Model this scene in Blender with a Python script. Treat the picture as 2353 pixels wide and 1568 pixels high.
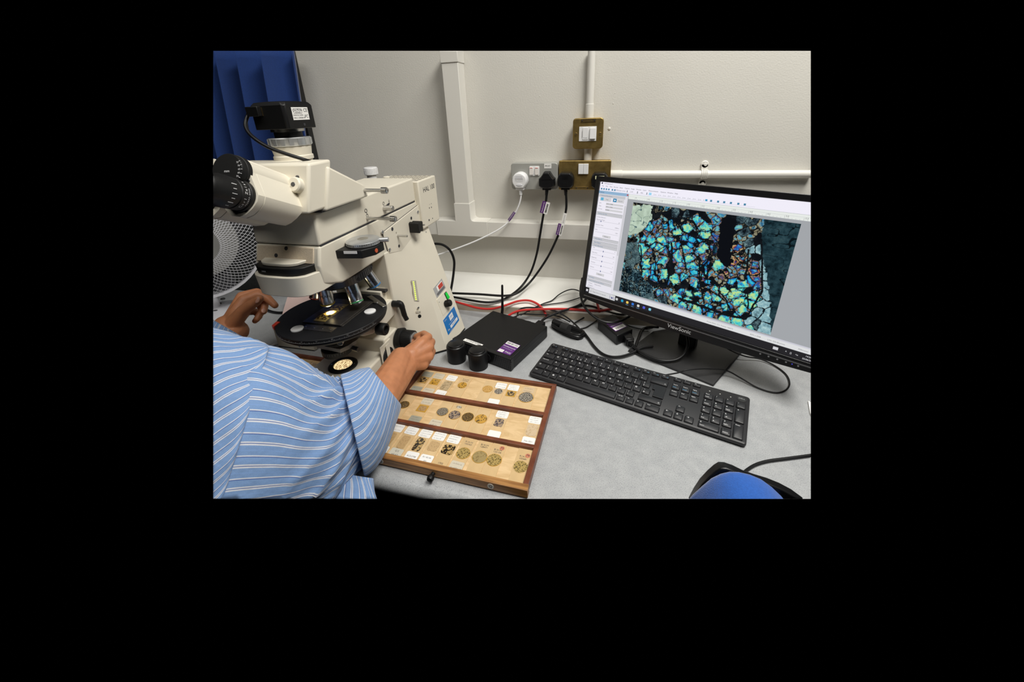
import bpy, bmesh, math, random
import numpy as np
from mathutils import Vector, Matrix

random.seed(7)
rng = np.random.default_rng(7)
scene = bpy.context.scene
for o in list(bpy.data.objects):
    bpy.data.objects.remove(o)
COL = scene.collection

# ------------------------------------------------------------------ camera
F_PX, PX, PY = 903.054, 1176.5, 632.0          # focal length and principal point in the 2353 x 1568 frame
CAM = Vector((0.2820, -1.2304, 0.5751))        # metres; desk top is z = 0, the wall is y = 0
ROT = Matrix(((0.968577, 0.245817, -0.037852), (0.060812, -0.381635, -0.922310), (-0.241165, 0.891027, -0.384592)))                               # world -> view (x right, y down, z forward)
cam_data = bpy.data.cameras.new('camera')
cam_data.sensor_width = 36.0
cam_data.sensor_fit = 'HORIZONTAL'
cam_data.lens = F_PX * 36.0 / 2353.0
cam_data.shift_x = 0.0
cam_data.shift_y = -(784.0 - PY) / 2353.0
cam_data.clip_start = 0.02
cam = bpy.data.objects.new('camera', cam_data)
m3 = ROT.transposed() @ Matrix(((1, 0, 0), (0, -1, 0), (0, 0, -1)))
cam.matrix_world = Matrix.Translation(CAM) @ m3.to_4x4()
COL.objects.link(cam)
scene.camera = cam

# ------------------------------------------------------------------ world, lamps, exposure
world = bpy.data.worlds.new('world')
world.use_nodes = True
world.node_tree.nodes['Background'].inputs[0].default_value = (0, 0, 0, 1)
world.node_tree.nodes['Background'].inputs[1].default_value = 0.0
scene.world = world
scene.view_settings.view_transform = 'Standard'
scene.view_settings.look = 'None'
scene.view_settings.exposure = 0.12
scene.view_settings.gamma = 1.0
scene.view_settings.use_curve_mapping = False

def area(name, loc, size, size_y, power, col, target):
    l = bpy.data.lights.new(name, 'AREA')
    l.shape = 'RECTANGLE'
    l.size = size
    l.size_y = size_y
    l.energy = power
    l.color = col
    o = bpy.data.objects.new(name, l)
    o.location = loc
    d = Vector(target) - Vector(loc)
    o.rotation_euler = d.to_track_quat('-Z', 'Y').to_euler()
    COL.objects.link(o)
    return o

# ceiling fluorescents of the lab, all about 1.8 m above the desk
area('ceiling_lamp', (0.85, -0.85, 1.85), 0.6, 1.2, 42, (1.0, 0.975, 0.92), (0.85, -0.85, 0))
area('ceiling_lamp', (-0.35, -1.3, 1.85), 1.2, 0.6, 10, (1.0, 0.975, 0.92), (-0.35, -1.3, 0))
area('ceiling_lamp', (1.8, -1.7, 1.85), 1.2, 0.6, 4, (1.0, 0.975, 0.92), (1.5, -1.5, 0))

# ------------------------------------------------------------------ geometry helpers
def ray(px, py):
    v = Vector(((px - PX) / F_PX, (py - PY) / F_PX, 1.0))
    return ROT.transposed() @ v
def onZ(px, py, z=0.0):
    d = ray(px, py); return CAM + d * ((z - CAM.z) / d.z)
def onY(px, py, y=0.0):
    d = ray(px, py); return CAM + d * ((y - CAM.y) / d.y)
def onX(px, py, x=0.0):
    d = ray(px, py); return CAM + d * ((x - CAM.x) / d.x)
def onP(px, py, p0, n):
    d = ray(px, py); n = Vector(n); return CAM + d * ((Vector(p0) - CAM).dot(n) / d.dot(n))
def atD(px, py, t):
    return CAM + ray(px, py) * t

WL = {}
def wl(o):
    return WL.get(o.name, Vector((0, 0, 0))) if o else Vector((0, 0, 0))

def basis(axis, hint=None):
    a = Vector(axis).normalized()
    h = Vector(hint) if hint is not None else (Vector((0, 0, 1)) if abs(a.z) < 0.9 else Vector((1, 0, 0)))
    u = h.cross(a).normalized()
    v = a.cross(u).normalized()
    return u, v, a

# the part of the room that is built: what lies inside these four planes (normal, offset)
BUILT = (((-0.06665, 0.10989, -0.99171), -0.72438), ((-0.91702, 0.34354, -0.20262), -0.79781), ((-0.17230, 0.77292, 0.61066), -0.64836), ((0.62512, 0.73493, -0.26288), -0.87916))

class MB:
    def __init__(s):
        s.v = []; s.f = []; s.uv = []
    def add(s, vs, fs, uvs=None):
        n = len(s.v)
        s.v.extend([tuple(p) for p in vs])
        s.f.extend([tuple(i + n for i in f) for f in fs])
        if uvs: s.uv.extend(uvs)
        elif s.uv: s.uv.extend([(0, 0)] * len(vs))
        return s
    def box(s, x0, x1, y0, y1, z0, z1):
        vs = [(x0, y0, z0), (x1, y0, z0), (x1, y1, z0), (x0, y1, z0), (x0, y0, z1), (x1, y0, z1), (x1, y1, z1), (x0, y1, z1)]
        return s.add(vs, [(0, 3, 2, 1), (4, 5, 6, 7), (0, 1, 5, 4), (1, 2, 6, 5), (2, 3, 7, 6), (3, 0, 4, 7)])
    def hexa(s, b, t):
        vs = list(b) + list(t)
        return s.add(vs, [(0, 3, 2, 1), (4, 5, 6, 7), (0, 1, 5, 4), (1, 2, 6, 5), (2, 3, 7, 6), (3, 0, 4, 7)])
    def obox(s, c, ex, ey, ez):          # centre and half-extent vectors
        c = Vector(c); ex = Vector(ex); ey = Vector(ey); ez = Vector(ez)
        b = [c - ex - ey - ez, c + ex - ey - ez, c + ex + ey - ez, c - ex + ey - ez]
        t = [p + 2 * ez for p in b]
        return s.hexa(b, t)
    def prism(s, pts, off):              # polygon of 3D points extruded by a vector
        off = Vector(off); n = len(pts)
        vs = [Vector(p) for p in pts] + [Vector(p) + off for p in pts]
        nrm = Vector((0, 0, 0))
        for i in range(n):
            a, b = vs[i], vs[(i + 1) % n]
            nrm += a.cross(b)
        idx = list(range(n))
        fs = []
        if nrm.dot(off) > 0:
            fs.append(tuple(reversed(idx))); fs.append(tuple(i + n for i in idx))
            fs += [(i, (i + 1) % n, (i + 1) % n + n, i + n) for i in range(n)]
        else:
            fs.append(tuple(idx)); fs.append(tuple(reversed([i + n for i in idx])))
            fs += [((i + 1) % n, i, i + n, (i + 1) % n + n) for i in range(n)]
        return s.add(vs, fs)
    def loft(s, rings, cap=True, closed=True, uvs=None):
        n = len(rings[0]); vs = [p for r in rings for p in r]; fs = []
        m = n if closed else n - 1
        for i in range(len(rings) - 1):
            for j in range(m):
                a = i * n + j; b = i * n + (j + 1) % n
                fs.append((a, b, b + n, a + n))
        if cap and closed:
            fs.append(tuple(reversed(range(n)))); fs.append(tuple(range((len(rings) - 1) * n, len(rings) * n)))
        return s.add(vs, fs, uvs)
    def lathe(s, o, axis, prof, n=28, hint=None, a0=0.0):   # prof: (radius, height) pairs
        u, v, a = basis(axis, hint); o = Vector(o)
        rings = []
        for r, h in prof:
            rings.append([o + a * h + (u * math.cos(a0 + 2 * math.pi * k / n) + v * math.sin(a0 + 2 * math.pi * k / n)) * max(r, 1e-5) for k in range(n)])
        return s.loft(rings)
    def cyl(s, p0, p1, r0, r1=None, n=24, bev=0.0):
        p0 = Vector(p0); p1 = Vector(p1); r1 = r0 if r1 is None else r1
        L = (p1 - p0).length
        pr = [(r0, 0), (r1, L)] if not bev else [(r0 - bev, 0), (r0, bev), (r1, L - bev), (r1 - bev, L)]
        return s.lathe(p0, p1 - p0, pr, n)
    def tube(s, path, r, n=8, cap=True):
        path = [Vector(p) for p in path]
        rr = r if isinstance(r, (list, tuple)) else [r] * len(path)
        rings = []; t0 = None; u = None
        for i, p in enumerate(path):
            t = (path[min(i + 1, len(path) - 1)] - path[max(i - 1, 0)]).normalized()
            if u is None:
                u, v, _ = basis(t)
            else:
                u = (u - t * u.dot(t)).normalized()
                v = t.cross(u)
            rings.append([p + (u * math.cos(2 * math.pi * k / n) + v * math.sin(2 * math.pi * k / n)) * rr[i] for k in range(n)])
        return s.loft(rings, cap)
    def sphere(s, c, r, n=16, m=10, sc=(1, 1, 1)):
        c = Vector(c); rings = []
        for i in range(m + 1):
            th = math.pi * i / m; rings.append([c + Vector((sc[0] * r * max(math.sin(th), 1e-4) * math.cos(2 * math.pi * k / n), sc[1] * r * max(math.sin(th), 1e-4) * math.sin(2 * math.pi * k / n), -sc[2] * r * math.cos(th))) for k in range(n)])
        return s.loft(rings)
    def poly(s, pts):
        return s.add(pts, [tuple(range(len(pts)))])
    def text(s, t, o, xd, yd, size, align='CENTER', valign='CENTER', sx=1.0):
        vs, fs = text_mesh(t, align, valign)
        o = Vector(o); xd = Vector(xd).normalized() * size * sx; yd = Vector(yd).normalized() * size
        return s.add([o + xd * a + yd * b for a, b in vs], fs)
    def build(s, name, mat, parent=None, smooth=40, bevel=0.0, seg=2, trim=False, origin=None, sub=0, kind=None):
        me = bpy.data.meshes.new(name)
        org = wl(parent) if origin is None else Vector(origin)
        me.from_pydata([tuple(Vector(p) - org) for p in s.v], [], s.f)
        if s.uv and len(s.uv) == len(s.v):
            lay = me.uv_layers.new(name='UVMap')
            for l in me.loops:
                lay.data[l.index].uv = s.uv[l.vertex_index]
        me.validate()
        if trim:
            trim_mesh(me, org)
        me.update()
        if smooth:
            me.polygons.foreach_set('use_smooth', [True] * len(me.polygons))
            me.set_sharp_from_angle(angle=math.radians(smooth))
        o = bpy.data.objects.new(name, me)
        if mat: me.materials.append(mat)
        COL.objects.link(o)
        if parent:
            o.parent = parent; o.location = org - wl(parent)
        else:
            o.location = org
        WL[o.name] = org
        if bevel:
            b = o.modifiers.new('bevel', 'BEVEL'); b.width = bevel; b.segments = seg; b.limit_method = 'ANGLE'; b.angle_limit = math.radians(35)
            b.harden_normals = False
        if sub:
            b = o.modifiers.new('sub', 'SUBSURF'); b.levels = sub; b.render_levels = sub
        if kind: o['kind'] = kind
        return o

def trim_mesh(me, org):
    bm = bmesh.new(); bm.from_mesh(me)
    for n, d in BUILT:
        n = Vector(n)
        co = n * d - org
        if all((v.co - co).dot(n) >= 0 for v in bm.verts): continue
        r = bmesh.ops.bisect_plane(bm, geom=bm.verts[:] + bm.edges[:] + bm.faces[:], dist=1e-6, plane_co=co, plane_no=n, clear_inner=True)
        ed = [e for e in r['geom_cut'] if isinstance(e, bmesh.types.BMEdge) and e.is_valid]
        if ed:
            try: bmesh.ops.contextual_create(bm, geom=ed) if len(ed) < 200 else bmesh.ops.holes_fill(bm, edges=ed)
            except Exception: pass
    bm.to_mesh(me); bm.free()

def cut(o, p, n):                       # plane off one corner of a finished part
    bm = bmesh.new(); bm.from_mesh(o.data); org = WL[o.name]; n = Vector(n).normalized()
    r = bmesh.ops.bisect_plane(bm, geom=bm.verts[:] + bm.edges[:] + bm.faces[:], dist=1e-6, plane_co=Vector(p) - org, plane_no=n, clear_outer=True)
    ed = [e for e in r['geom_cut'] if isinstance(e, bmesh.types.BMEdge)]
    if ed: bmesh.ops.contextual_create(bm, geom=ed)
    bm.to_mesh(o.data); bm.free()

_tc = {}
def text_mesh(t, align='CENTER', valign='CENTER'):
    k = (t, align, valign)
    if k not in _tc:
        cu = bpy.data.curves.new('t', 'FONT'); cu.body = t; cu.align_x = align; cu.align_y = valign; cu.size = 1.0; cu.resolution_u = 3
        ob = bpy.data.objects.new('t', cu)
        me = ob.to_mesh()
        _tc[k] = ([(v.co.x, v.co.y) for v in me.vertices], [tuple(p.vertices) for p in me.polygons])
        ob.to_mesh_clear()
        bpy.data.objects.remove(ob); bpy.data.curves.remove(cu)
    return _tc[k]

def thing(name, label, cat, loc, group=None):
    o = bpy.data.objects.new(name, None)
    o.empty_display_size = 0.02
    COL.objects.link(o); o.location = Vector(loc); WL[o.name] = Vector(loc)
    return tag(o, label, cat, group)
def tag(o, label, cat=None, group=None, kind=None):
    if label: o['label'] = label
    if cat: o['category'] = cat
    if group: o['group'] = group
    if kind: o['kind'] = kind
    return o
def lab(o, label):
    o['label'] = label; return o

def smooth_path(pts, n=10):
    P = [Vector(p) for p in pts]; out = []
    for i in range(len(P) - 1):
        p0 = P[max(i - 1, 0)]; p1 = P[i]; p2 = P[i + 1]; p3 = P[min(i + 2, len(P) - 1)]
        for k in range(n):
            t = k / n
            out.append(0.5 * ((2 * p1) + (p2 - p0) * t + (2 * p0 - 5 * p1 + 4 * p2 - p3) * t * t + (3 * p1 - p0 - 3 * p2 + p3) * t ** 3))
    out.append(P[-1]); return out

# ------------------------------------------------------------------ materials
def mat(name, col, rough=0.5, metal=0.0, bump=0.0, bscale=200.0, bdist=0.001, var=0.0, vscale=30.0, spec=0.5, sheen=0.0, coat=0.0, stretch=None, emit=None, estr=1.0, trans=0.0):
    m = bpy.data.materials.new(name); m.use_nodes = True
    nt = m.node_tree; b = nt.nodes['Principled BSDF']
    b.inputs['Base Color'].default_value = (*col, 1); b.inputs['Roughness'].default_value = rough; b.inputs['Metallic'].default_value = metal
    b.inputs['Specular IOR Level'].default_value = spec
    if sheen: b.inputs['Sheen Weight'].default_value = sheen
    if coat: b.inputs['Coat Weight'].default_value = coat
    if trans: b.inputs['Transmission Weight'].default_value = trans
    if emit: b.inputs['Emission Color'].default_value = (*emit, 1); b.inputs['Emission Strength'].default_value = estr
    tc = nt.nodes.new('ShaderNodeTexCoord')
    src = tc.outputs['Object']
    if stretch:
        mp = nt.nodes.new('ShaderNodeMapping'); mp.inputs['Scale'].default_value = stretch
        nt.links.new(src, mp.inputs['Vector']); src = mp.outputs['Vector']
    if var:
        n = nt.nodes.new('ShaderNodeTexNoise'); n.inputs['Scale'].default_value = vscale; n.inputs['Detail'].default_value = 4
        nt.links.new(src, n.inputs['Vector'])
        r = nt.nodes.new('ShaderNodeValToRGB')
        r.color_ramp.elements[0].position = 0.3; r.color_ramp.elements[1].position = 0.7
        r.color_ramp.elements[0].color = (*[max(0, c * (1 - var)) for c in col], 1); r.color_ramp.elements[1].color = (*[min(1, c * (1 + var)) for c in col], 1)
        nt.links.new(n.outputs['Fac'], r.inputs['Fac']); nt.links.new(r.outputs['Color'], b.inputs['Base Color'])
    if bump:
        n = nt.nodes.new('ShaderNodeTexNoise'); n.inputs['Scale'].default_value = bscale; n.inputs['Detail'].default_value = 3
        nt.links.new(src, n.inputs['Vector'])
        bp = nt.nodes.new('ShaderNodeBump'); bp.inputs['Strength'].default_value = bump; bp.inputs['Distance'].default_value = bdist
        nt.links.new(n.outputs['Fac'], bp.inputs['Height']); nt.links.new(bp.outputs['Normal'], b.inputs['Normal'])
    return m
def emat(name, col, s=1.0):
    m = bpy.data.materials.new(name); m.use_nodes = True; nt = m.node_tree
    for n in list(nt.nodes):
        if n.type == 'BSDF_PRINCIPLED': nt.nodes.remove(n)
    e = nt.nodes.new('ShaderNodeEmission'); e.inputs[0].default_value = (*col, 1); e.inputs[1].default_value = s
    nt.links.new(e.outputs[0], nt.nodes['Material Output'].inputs['Surface'])
    return m
def srgb(r, g, b):
    f = lambda c: (c / 255 / 12.92) if c / 255 <= 0.04045 else ((c / 255 + 0.055) / 1.055) ** 2.4
    return (f(r), f(g), f(b))

# ------------------------------------------------------------------ setting
M_wall = mat('wall_paint', (0.66, 0.64, 0.585), 0.55, bump=0.35, bscale=260, bdist=0.0012, var=0.025, vscale=5)
M_trim = mat('gloss_trim_paint', (0.74, 0.72, 0.665), 0.35, bump=0.08, bscale=60, bdist=0.001)
M_sill = mat('sill_paint', (0.88, 0.87, 0.82), 0.4, bump=0.1, bscale=70, bdist=0.001, var=0.02, vscale=12)
M_sillf = mat('sill_edge', (0.42, 0.36, 0.28), 0.6, var=0.12, vscale=20)
M_black = mat('black_plastic', (0.006, 0.006, 0.0065), 0.45, spec=.32, bump=0.05, bscale=900, bdist=0.0003)
M_satin = mat('satin_black', (0.007, 0.007, 0.0075), 0.34, spec=.35)
M_cable = mat('black_cable', (0.006, 0.006, 0.0065), 0.40, spec=.35)
M_white = mat('white_plastic', (0.80, 0.80, 0.80), 0.35)
M_paper = mat('paper', (0.83, 0.82, 0.79), 0.8)
M_cream = mat('cream_enamel', (0.745, 0.695, 0.58), 0.42, bump=0.06, bscale=700, bdist=0.0004)
M_steel = mat('steel', (0.60, 0.59, 0.57), 0.28, 1.0)
M_chrome = mat('chrome', (0.70, 0.70, 0.71), 0.24, 1.0)
M_dsteel = mat('dark_steel', (0.10, 0.10, 0.105), 0.35, 0.9)
M_ink = mat('ink', (0.03, 0.03, 0.035), 0.7)
M_winkk = mat('white_ink', (0.75, 0.75, 0.76), 0.6)
M_purple = mat('purple_print', (0.10, 0.018, 0.17), 0.5)
M_brass = mat('aged_brass', (0.36, 0.25, 0.085), 0.42, 0.85, var=0.22, vscale=60, bump=0.05, bscale=300)
M_red = mat('red_cable', (0.55, 0.03, 0.025), 0.4)

def desk_material():
    m = bpy.data.materials.new('speckled_laminate'); m.use_nodes = True; nt = m.node_tree; b = nt.nodes['Principled BSDF']
    tc = nt.nodes.new('ShaderNodeTexCoord')
    def noise(sc, det, lo, hi, c0, c1):
        n = nt.nodes.new('ShaderNodeTexNoise'); n.inputs['Scale'].default_value = sc; n.inputs['Detail'].default_value = det; n.inputs['Roughness'].default_value = 0.6
        nt.links.new(tc.outputs['Object'], n.inputs['Vector'])
        r = nt.nodes.new('ShaderNodeValToRGB'); r.color_ramp.elements[0].position = lo; r.color_ramp.elements[1].position = hi
        r.color_ramp.elements[0].color = (*c0, 1); r.color_ramp.elements[1].color = (*c1, 1)
        nt.links.new(n.outputs['Fac'], r.inputs['Fac']); return r
    base = noise(45, 4, 0.3, 0.7, (0.355, 0.365, 0.375), (0.425, 0.435, 0.44))
    dark = noise(620, 2, 0.34, 0.47, (0.62, 0.62, 0.63), (1, 1, 1))
    lite = noise(700, 2, 0.60, 0.70, (0, 0, 0), (0.10, 0.10, 0.10))
    mx = nt.nodes.new('ShaderNodeMix'); mx.data_type = 'RGBA'; mx.blend_type = 'MULTIPLY'; mx.inputs[0].default_value = 1.0
    nt.links.new(base.outputs[0], mx.inputs[6]); nt.links.new(dark.outputs[0], mx.inputs[7])
    ad = nt.nodes.new('ShaderNodeMix'); ad.data_type = 'RGBA'; ad.blend_type = 'ADD'; ad.inputs[0].default_value = 1.0
    nt.links.new(mx.outputs[2], ad.inputs[6]); nt.links.new(lite.outputs[0], ad.inputs[7])
    nt.links.new(ad.outputs[2], b.inputs['Base Color']); b.inputs['Roughness'].default_value = 0.38
    return m
M_desk = desk_material()

def structure(name, mb, m, trim=True, **k):
    o = mb.build(name, m, None, trim=trim, **k); o['kind'] = 'structure'; return o

mb = MB(); mb.box(-2.0, 2.6, -3.0, 0.06, 1.88, 1.95); structure('ceiling', mb, mat('ceiling_paint', (.78, .77, .74), .7), trim=False, smooth=0)
mb = MB(); mb.box(-1.7, 1.0, 0.0, 0.06, -0.02, 1.0); structure('wall_back', mb, M_wall, smooth=0)
# wall paint marks: filler blobs and a plugged screw hole
mb = MB()
for px, py, r in ((1400, 296, .0045), (1409, 238, .0018), (1413, 214, .0015), (1163, 462, .002), (1230, 430, .0015), (1090, 300, .0015), (1240, 221, .0016), (1098, 398, .0015), (1409, 226, .0012)):
    p = onY(px, py, 0); mb.sphere(p, r, 10, 6, (1, 0.4, 1))
sp = mb.build('paint_blob', M_wall, bpy.data.objects['wall_back']); sp['kind'] = 'stuff'

# desk with a rolled front edge, one slab; profile swept along x
prof = [(-0.202, -0.035), (-0.202, 0.0)]
for k in range(9):
    a = math.radians(90 * k / 8); prof.append((-0.806 - 0.016 * math.sin(a), -0.016 + 0.016 * math.cos(a)))
prof += [(-0.822, -0.022), (-0.818, -0.03), (-0.80, -0.035)]
mb = MB(); mb.prism([(-1.3, y, z) for y, z in prof], (2.5, 0, 0))
desk = mb.build('desk', M_desk, None, trim=True, smooth=30)
tag(desk, 'grey speckled laminate desk top with a rolled front edge', 'desk')

# painted ledge behind the desk
mb = MB(); mb.prism([(-.745, y, z) for y, z in ((-0.202, -0.03), (0.0, -0.03), (0.0, 0.0435), (-0.198, 0.0275), (-0.202, 0.0265))], (1.9, 0, 0))
structure('trim_1', mb, M_sill, smooth=30)
mb = MB(); mb.box(-.745, 1.15, -0.2032, -0.2019, 0.0, 0.0235)
o = mb.build('edge_strip', M_sillf, bpy.data.objects['trim_1'], trim=True, smooth=0)

# surface trunking
tr = thing('cable_trunking', 'white painted square cable trunking running down the wall and along above the ledge', 'trunking', (-0.195, -0.025, 0.22))
mb = MB(); mb.box(-0.2205, -0.171, -0.05, 0.0, 0.300, 0.9); mb.build('duct', M_trim, tr, trim=True, bevel=0.0012)
mb = MB(); mb.box(-0.2225, -0.1690, -0.0525, 0.0, 0.709, 0.9); mb.build('collar', M_trim, tr, trim=True, bevel=0.0012)
mb = MB()
tee = [(-0.292, .196), (-0.113, .196), (-0.113, .2475), (-0.158, .2475), (-0.165, .2495), (-0.1685, .256), (-0.1685, .306), (-0.2225, .306), (-0.2225, .2475), (-0.292, .2475)]
mb.prism([(a, -0.0525, b) for a, b in tee], (0, 0.0525, 0)); mb.build('tee_joint', M_trim, tr, trim=True, bevel=0.001)
mb = MB(); mb.box(-0.113, 0.95, -0.05, 0.0, 0.1975, 0.246); mb.build('duct', M_trim, tr, trim=True, bevel=0.0012)
mb = MB(); mb.box(-0.74, -0.292, -0.05, 0.0, 0.1975, 0.246); mb.build('duct', M_trim, tr, trim=True, bevel=0.0012)

# conduits
cv = thing('vertical_conduit', 'white painted round conduit dropping vertically into the brass switches', 'conduit', (0.199, -0.014, 0.56))
mb = MB(); mb.cyl((0.199, -0.014, 0.43), (0.199, -0.014, 0.9), 0.0103, n=20); mb.build('pipe', M_trim, cv, trim=True)
mb = MB(); mb.cyl((0.199, -0.014, 0.54), (0.199, -0.014, 0.5855), 0.0118, n=20, bev=.0006); mb.build('coupling', M_trim, cv)
mb = MB(); mb.cyl((0.1985, -0.014, 0.43), (0.1985, -0.014, 0.475), 0.0116, n=20); mb.build('coupling', M_trim, cv)
ch = thing('horizontal_conduit', 'white painted round conduit running sideways from the brass socket above the monitor', 'conduit', (0.27, -0.014, 0.3925))
mb = MB(); mb.cyl((0.262, -0.014, 0.3925), (1.0, -0.014, 0.3925), 0.0103, n=20); mb.build('pipe', M_trim, ch, trim=True)
mb = MB(); mb.cyl((0.262, -0.014, 0.3925), (0.2985, -0.014, 0.3925), 0.0119, n=20, bev=.0006); mb.build('coupling', M_trim, ch)
mb = MB(); cx = 0.520
for k in range(4): mb.cyl((cx - .009 + .0045 * k, -0.014, 0.3925), (cx - .0052 + .0045 * k, -0.014, 0.3925), 0.0127, n=20, bev=.0008)
mb.box(cx - .009, cx + .009, -.016, -.002, .381, .404)
clip = mb.build('saddle_clip', M_trim, ch)
for zz in (0.4175, 0.3655):
    mb = MB(); mb.cyl((cx, 0, zz), (cx, -0.006, zz), 0.0105, n=20, bev=.002); mb.box(cx - .008, cx + .008, -.006, 0, min(zz, .3925), max(zz, .3925)); mb.build('lug', M_trim, clip)
    mb = MB(); mb.cyl((cx + .001, -.006, zz), (cx + .001, -.0095, zz), 0.0042, n=12, bev=.0008); mb.build('screw', M_trim, clip)

# ------------------------------------------------------------------ switch and sockets
def rrect(x0, x1, z0, z1, r, n=5):
    pts = []
    for cx, cz, a0 in ((x1 - r, z0 + r, -90), (x1 - r, z1 - r, 0), (x0 + r, z1 - r, 90), (x0 + r, z0 + r, 180)):
        for k in range(n + 1):
            a = math.radians(a0 + 90 * k / n); pts.append((cx + r * math.cos(a), cz + r * math.sin(a)))
    return pts
def plate(x0, x1, z0, z1, y0, y1, r=0.006, n=5):
    mb = MB(); mb.prism([(a, y0, b) for a, b in rrect(x0, x1, z0, z1, r, n)], (0, y1 - y0, 0)); return mb
def screw(parent, x, y, z, m, r=.0034):
    mb = MB(); mb.cyl((x, y, z), (x, y - .0012, z), r, n=14, bev=.0004); s = mb.build('screw', m, parent)
    mb = MB(); mb.box(x - r * .8, x + r * .8, y - .0014, y - .0011, z - .0005, z + .0005); mb.build('slot', M_ink, s)
M_dbrass = mat('dark_brass', (0.12, 0.08, 0.03), 0.5, 0.7)
M_ibox = mat('metal_back_box', (0.40, 0.40, 0.37), 0.5, 0.3)

sw = thing('fused_switch', 'square brass fused switch with a white rocker above the sockets', 'switch', (0.198, 0, 0.5085))
plate(.158, .2375, .470, .5475, -.034, 0, .008).build('back_box', M_brass, sw, bevel=.001)
plate(.1555, .2400, .4677, .5497, -.041, -.033, .009).build('faceplate', M_brass, sw, bevel=.0022, seg=3)
ins = plate(.1735, .2215, .4885, .5275, -.0424, -.0405, .001).build('insert', M_white, sw, bevel=.0004)
lab(ins, 'white plastic insert')
mb = plate(.2035, .2190, .4945, .5235, -.0466, -.042, .001)
mb.v = [(a, b - (0.0018 if c < .5 and b < -.045 else 0), c) for a, b, c in mb.v]
mb.build('rocker', M_white, sw, bevel=.0008)
fh = plate(.1835, .1985, .4925, .5245, -.0436, -.042, .0008).build('fuse_holder', M_white, sw, bevel=.0004)
mb = MB(); mb.text('FUSE', (.191, -.0438, .497), (1, 0, 0), (0, 0, 1), .005); mb.box(.1822, .1826, -.0438, -.0423, .499, .516); mb.build('print', mat('grey_ink', (.35, .35, .35), .7), fh, smooth=0)
plq = plate(.178, .2185, .5385, .5475, -.0422, -.0405, .0004).build('plaque', M_dbrass, sw)
mb = MB(); mb.text('PARITY', (.198, -.0424, .543), (1, 0, 0), (0, 0, 1), .0062); mb.build('lettering', M_brass, plq, smooth=0)
for sx in (.1815, .2150): screw(plq, sx, -.0422, .543, M_ink, .0017)
for sx in (.1645, .2315): screw(sw, sx, -.041, .508, M_brass, .004)

gs = thing('grey_double_socket', 'grey metal double socket holding a white plug and a black plug', 'socket', (0.042, 0, 0.390))
plate(-.0285, .1125, .3515, .4285, -.036, 0, .008).build('back_box', M_ibox, gs, bevel=.001)
plate(-.0295, .1137, .3503, .4298, -.041, -.035, .009).build('faceplate', M_ibox, gs, bevel=.002, seg=3)
rf = plate(.0275, .0585, .392, .4205, -.0432, -.0405, .003).build('switch_frame', M_white, gs, bevel=.0006)
for sx in (.0345, .0510):
    r_ = plate(sx - .0055, sx + .0055, .3955, .4175, -.0470, -.043, .002).build('rocker', mat('rocker_white', (.78, .74, .70), .4), rf, bevel=.0008)
    mb = MB(); mb.box(sx - .004, sx + .004, -.0475, -.0468, .4152, .4166); mb.build('red_mark', mat('red_mark', (.6, .05, .05), .5), rf)
st = plate(.073, .0945, .4135, .4275, -.0416, -.0408, .0003).build('sticker', M_paper, gs)
mb = MB(); mb.text('PM/07', (.0835, -.0418, .4205), (1, 0, 0), (0, 0, 1), .0062); mb.build('lettering', M_ink, st, smooth=0)

bs = thing('brass_double_socket', 'brass double socket partly hidden behind the monitor corner', 'socket', (0.192, 0, 0.393))
plate(.119, .2645, .353, .4335, -.034, 0, .004).build('back_box', M_brass, bs, bevel=.001)
plate(.1168, .2665, .3510, .4357, -.041, -.033, .004).build('faceplate', M_brass, bs, bevel=.0022, seg=3)
for k in (0, 1):
    plate(.1743 + .0146 * k, .1885 + .0146 * k, .3975, .4265, -.0462, -.0405, .0008).build('rocker', M_white, bs, bevel=.0007)
plq = plate(.1665, .2055, .3525, .3610, -.0422, -.0405, .0004).build('plaque', M_brass, bs, bevel=.0002)
mb = MB(); mb.text('PARITY', (.186, -.0424, .3567), (1, 0, 0), (0, 0, 1), .006); mb.build('lettering', M_dbrass, plq, smooth=0)
for sx in (.1700, .2020): screw(plq, sx, -.0422, .3567, M_ink, .0017)

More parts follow.
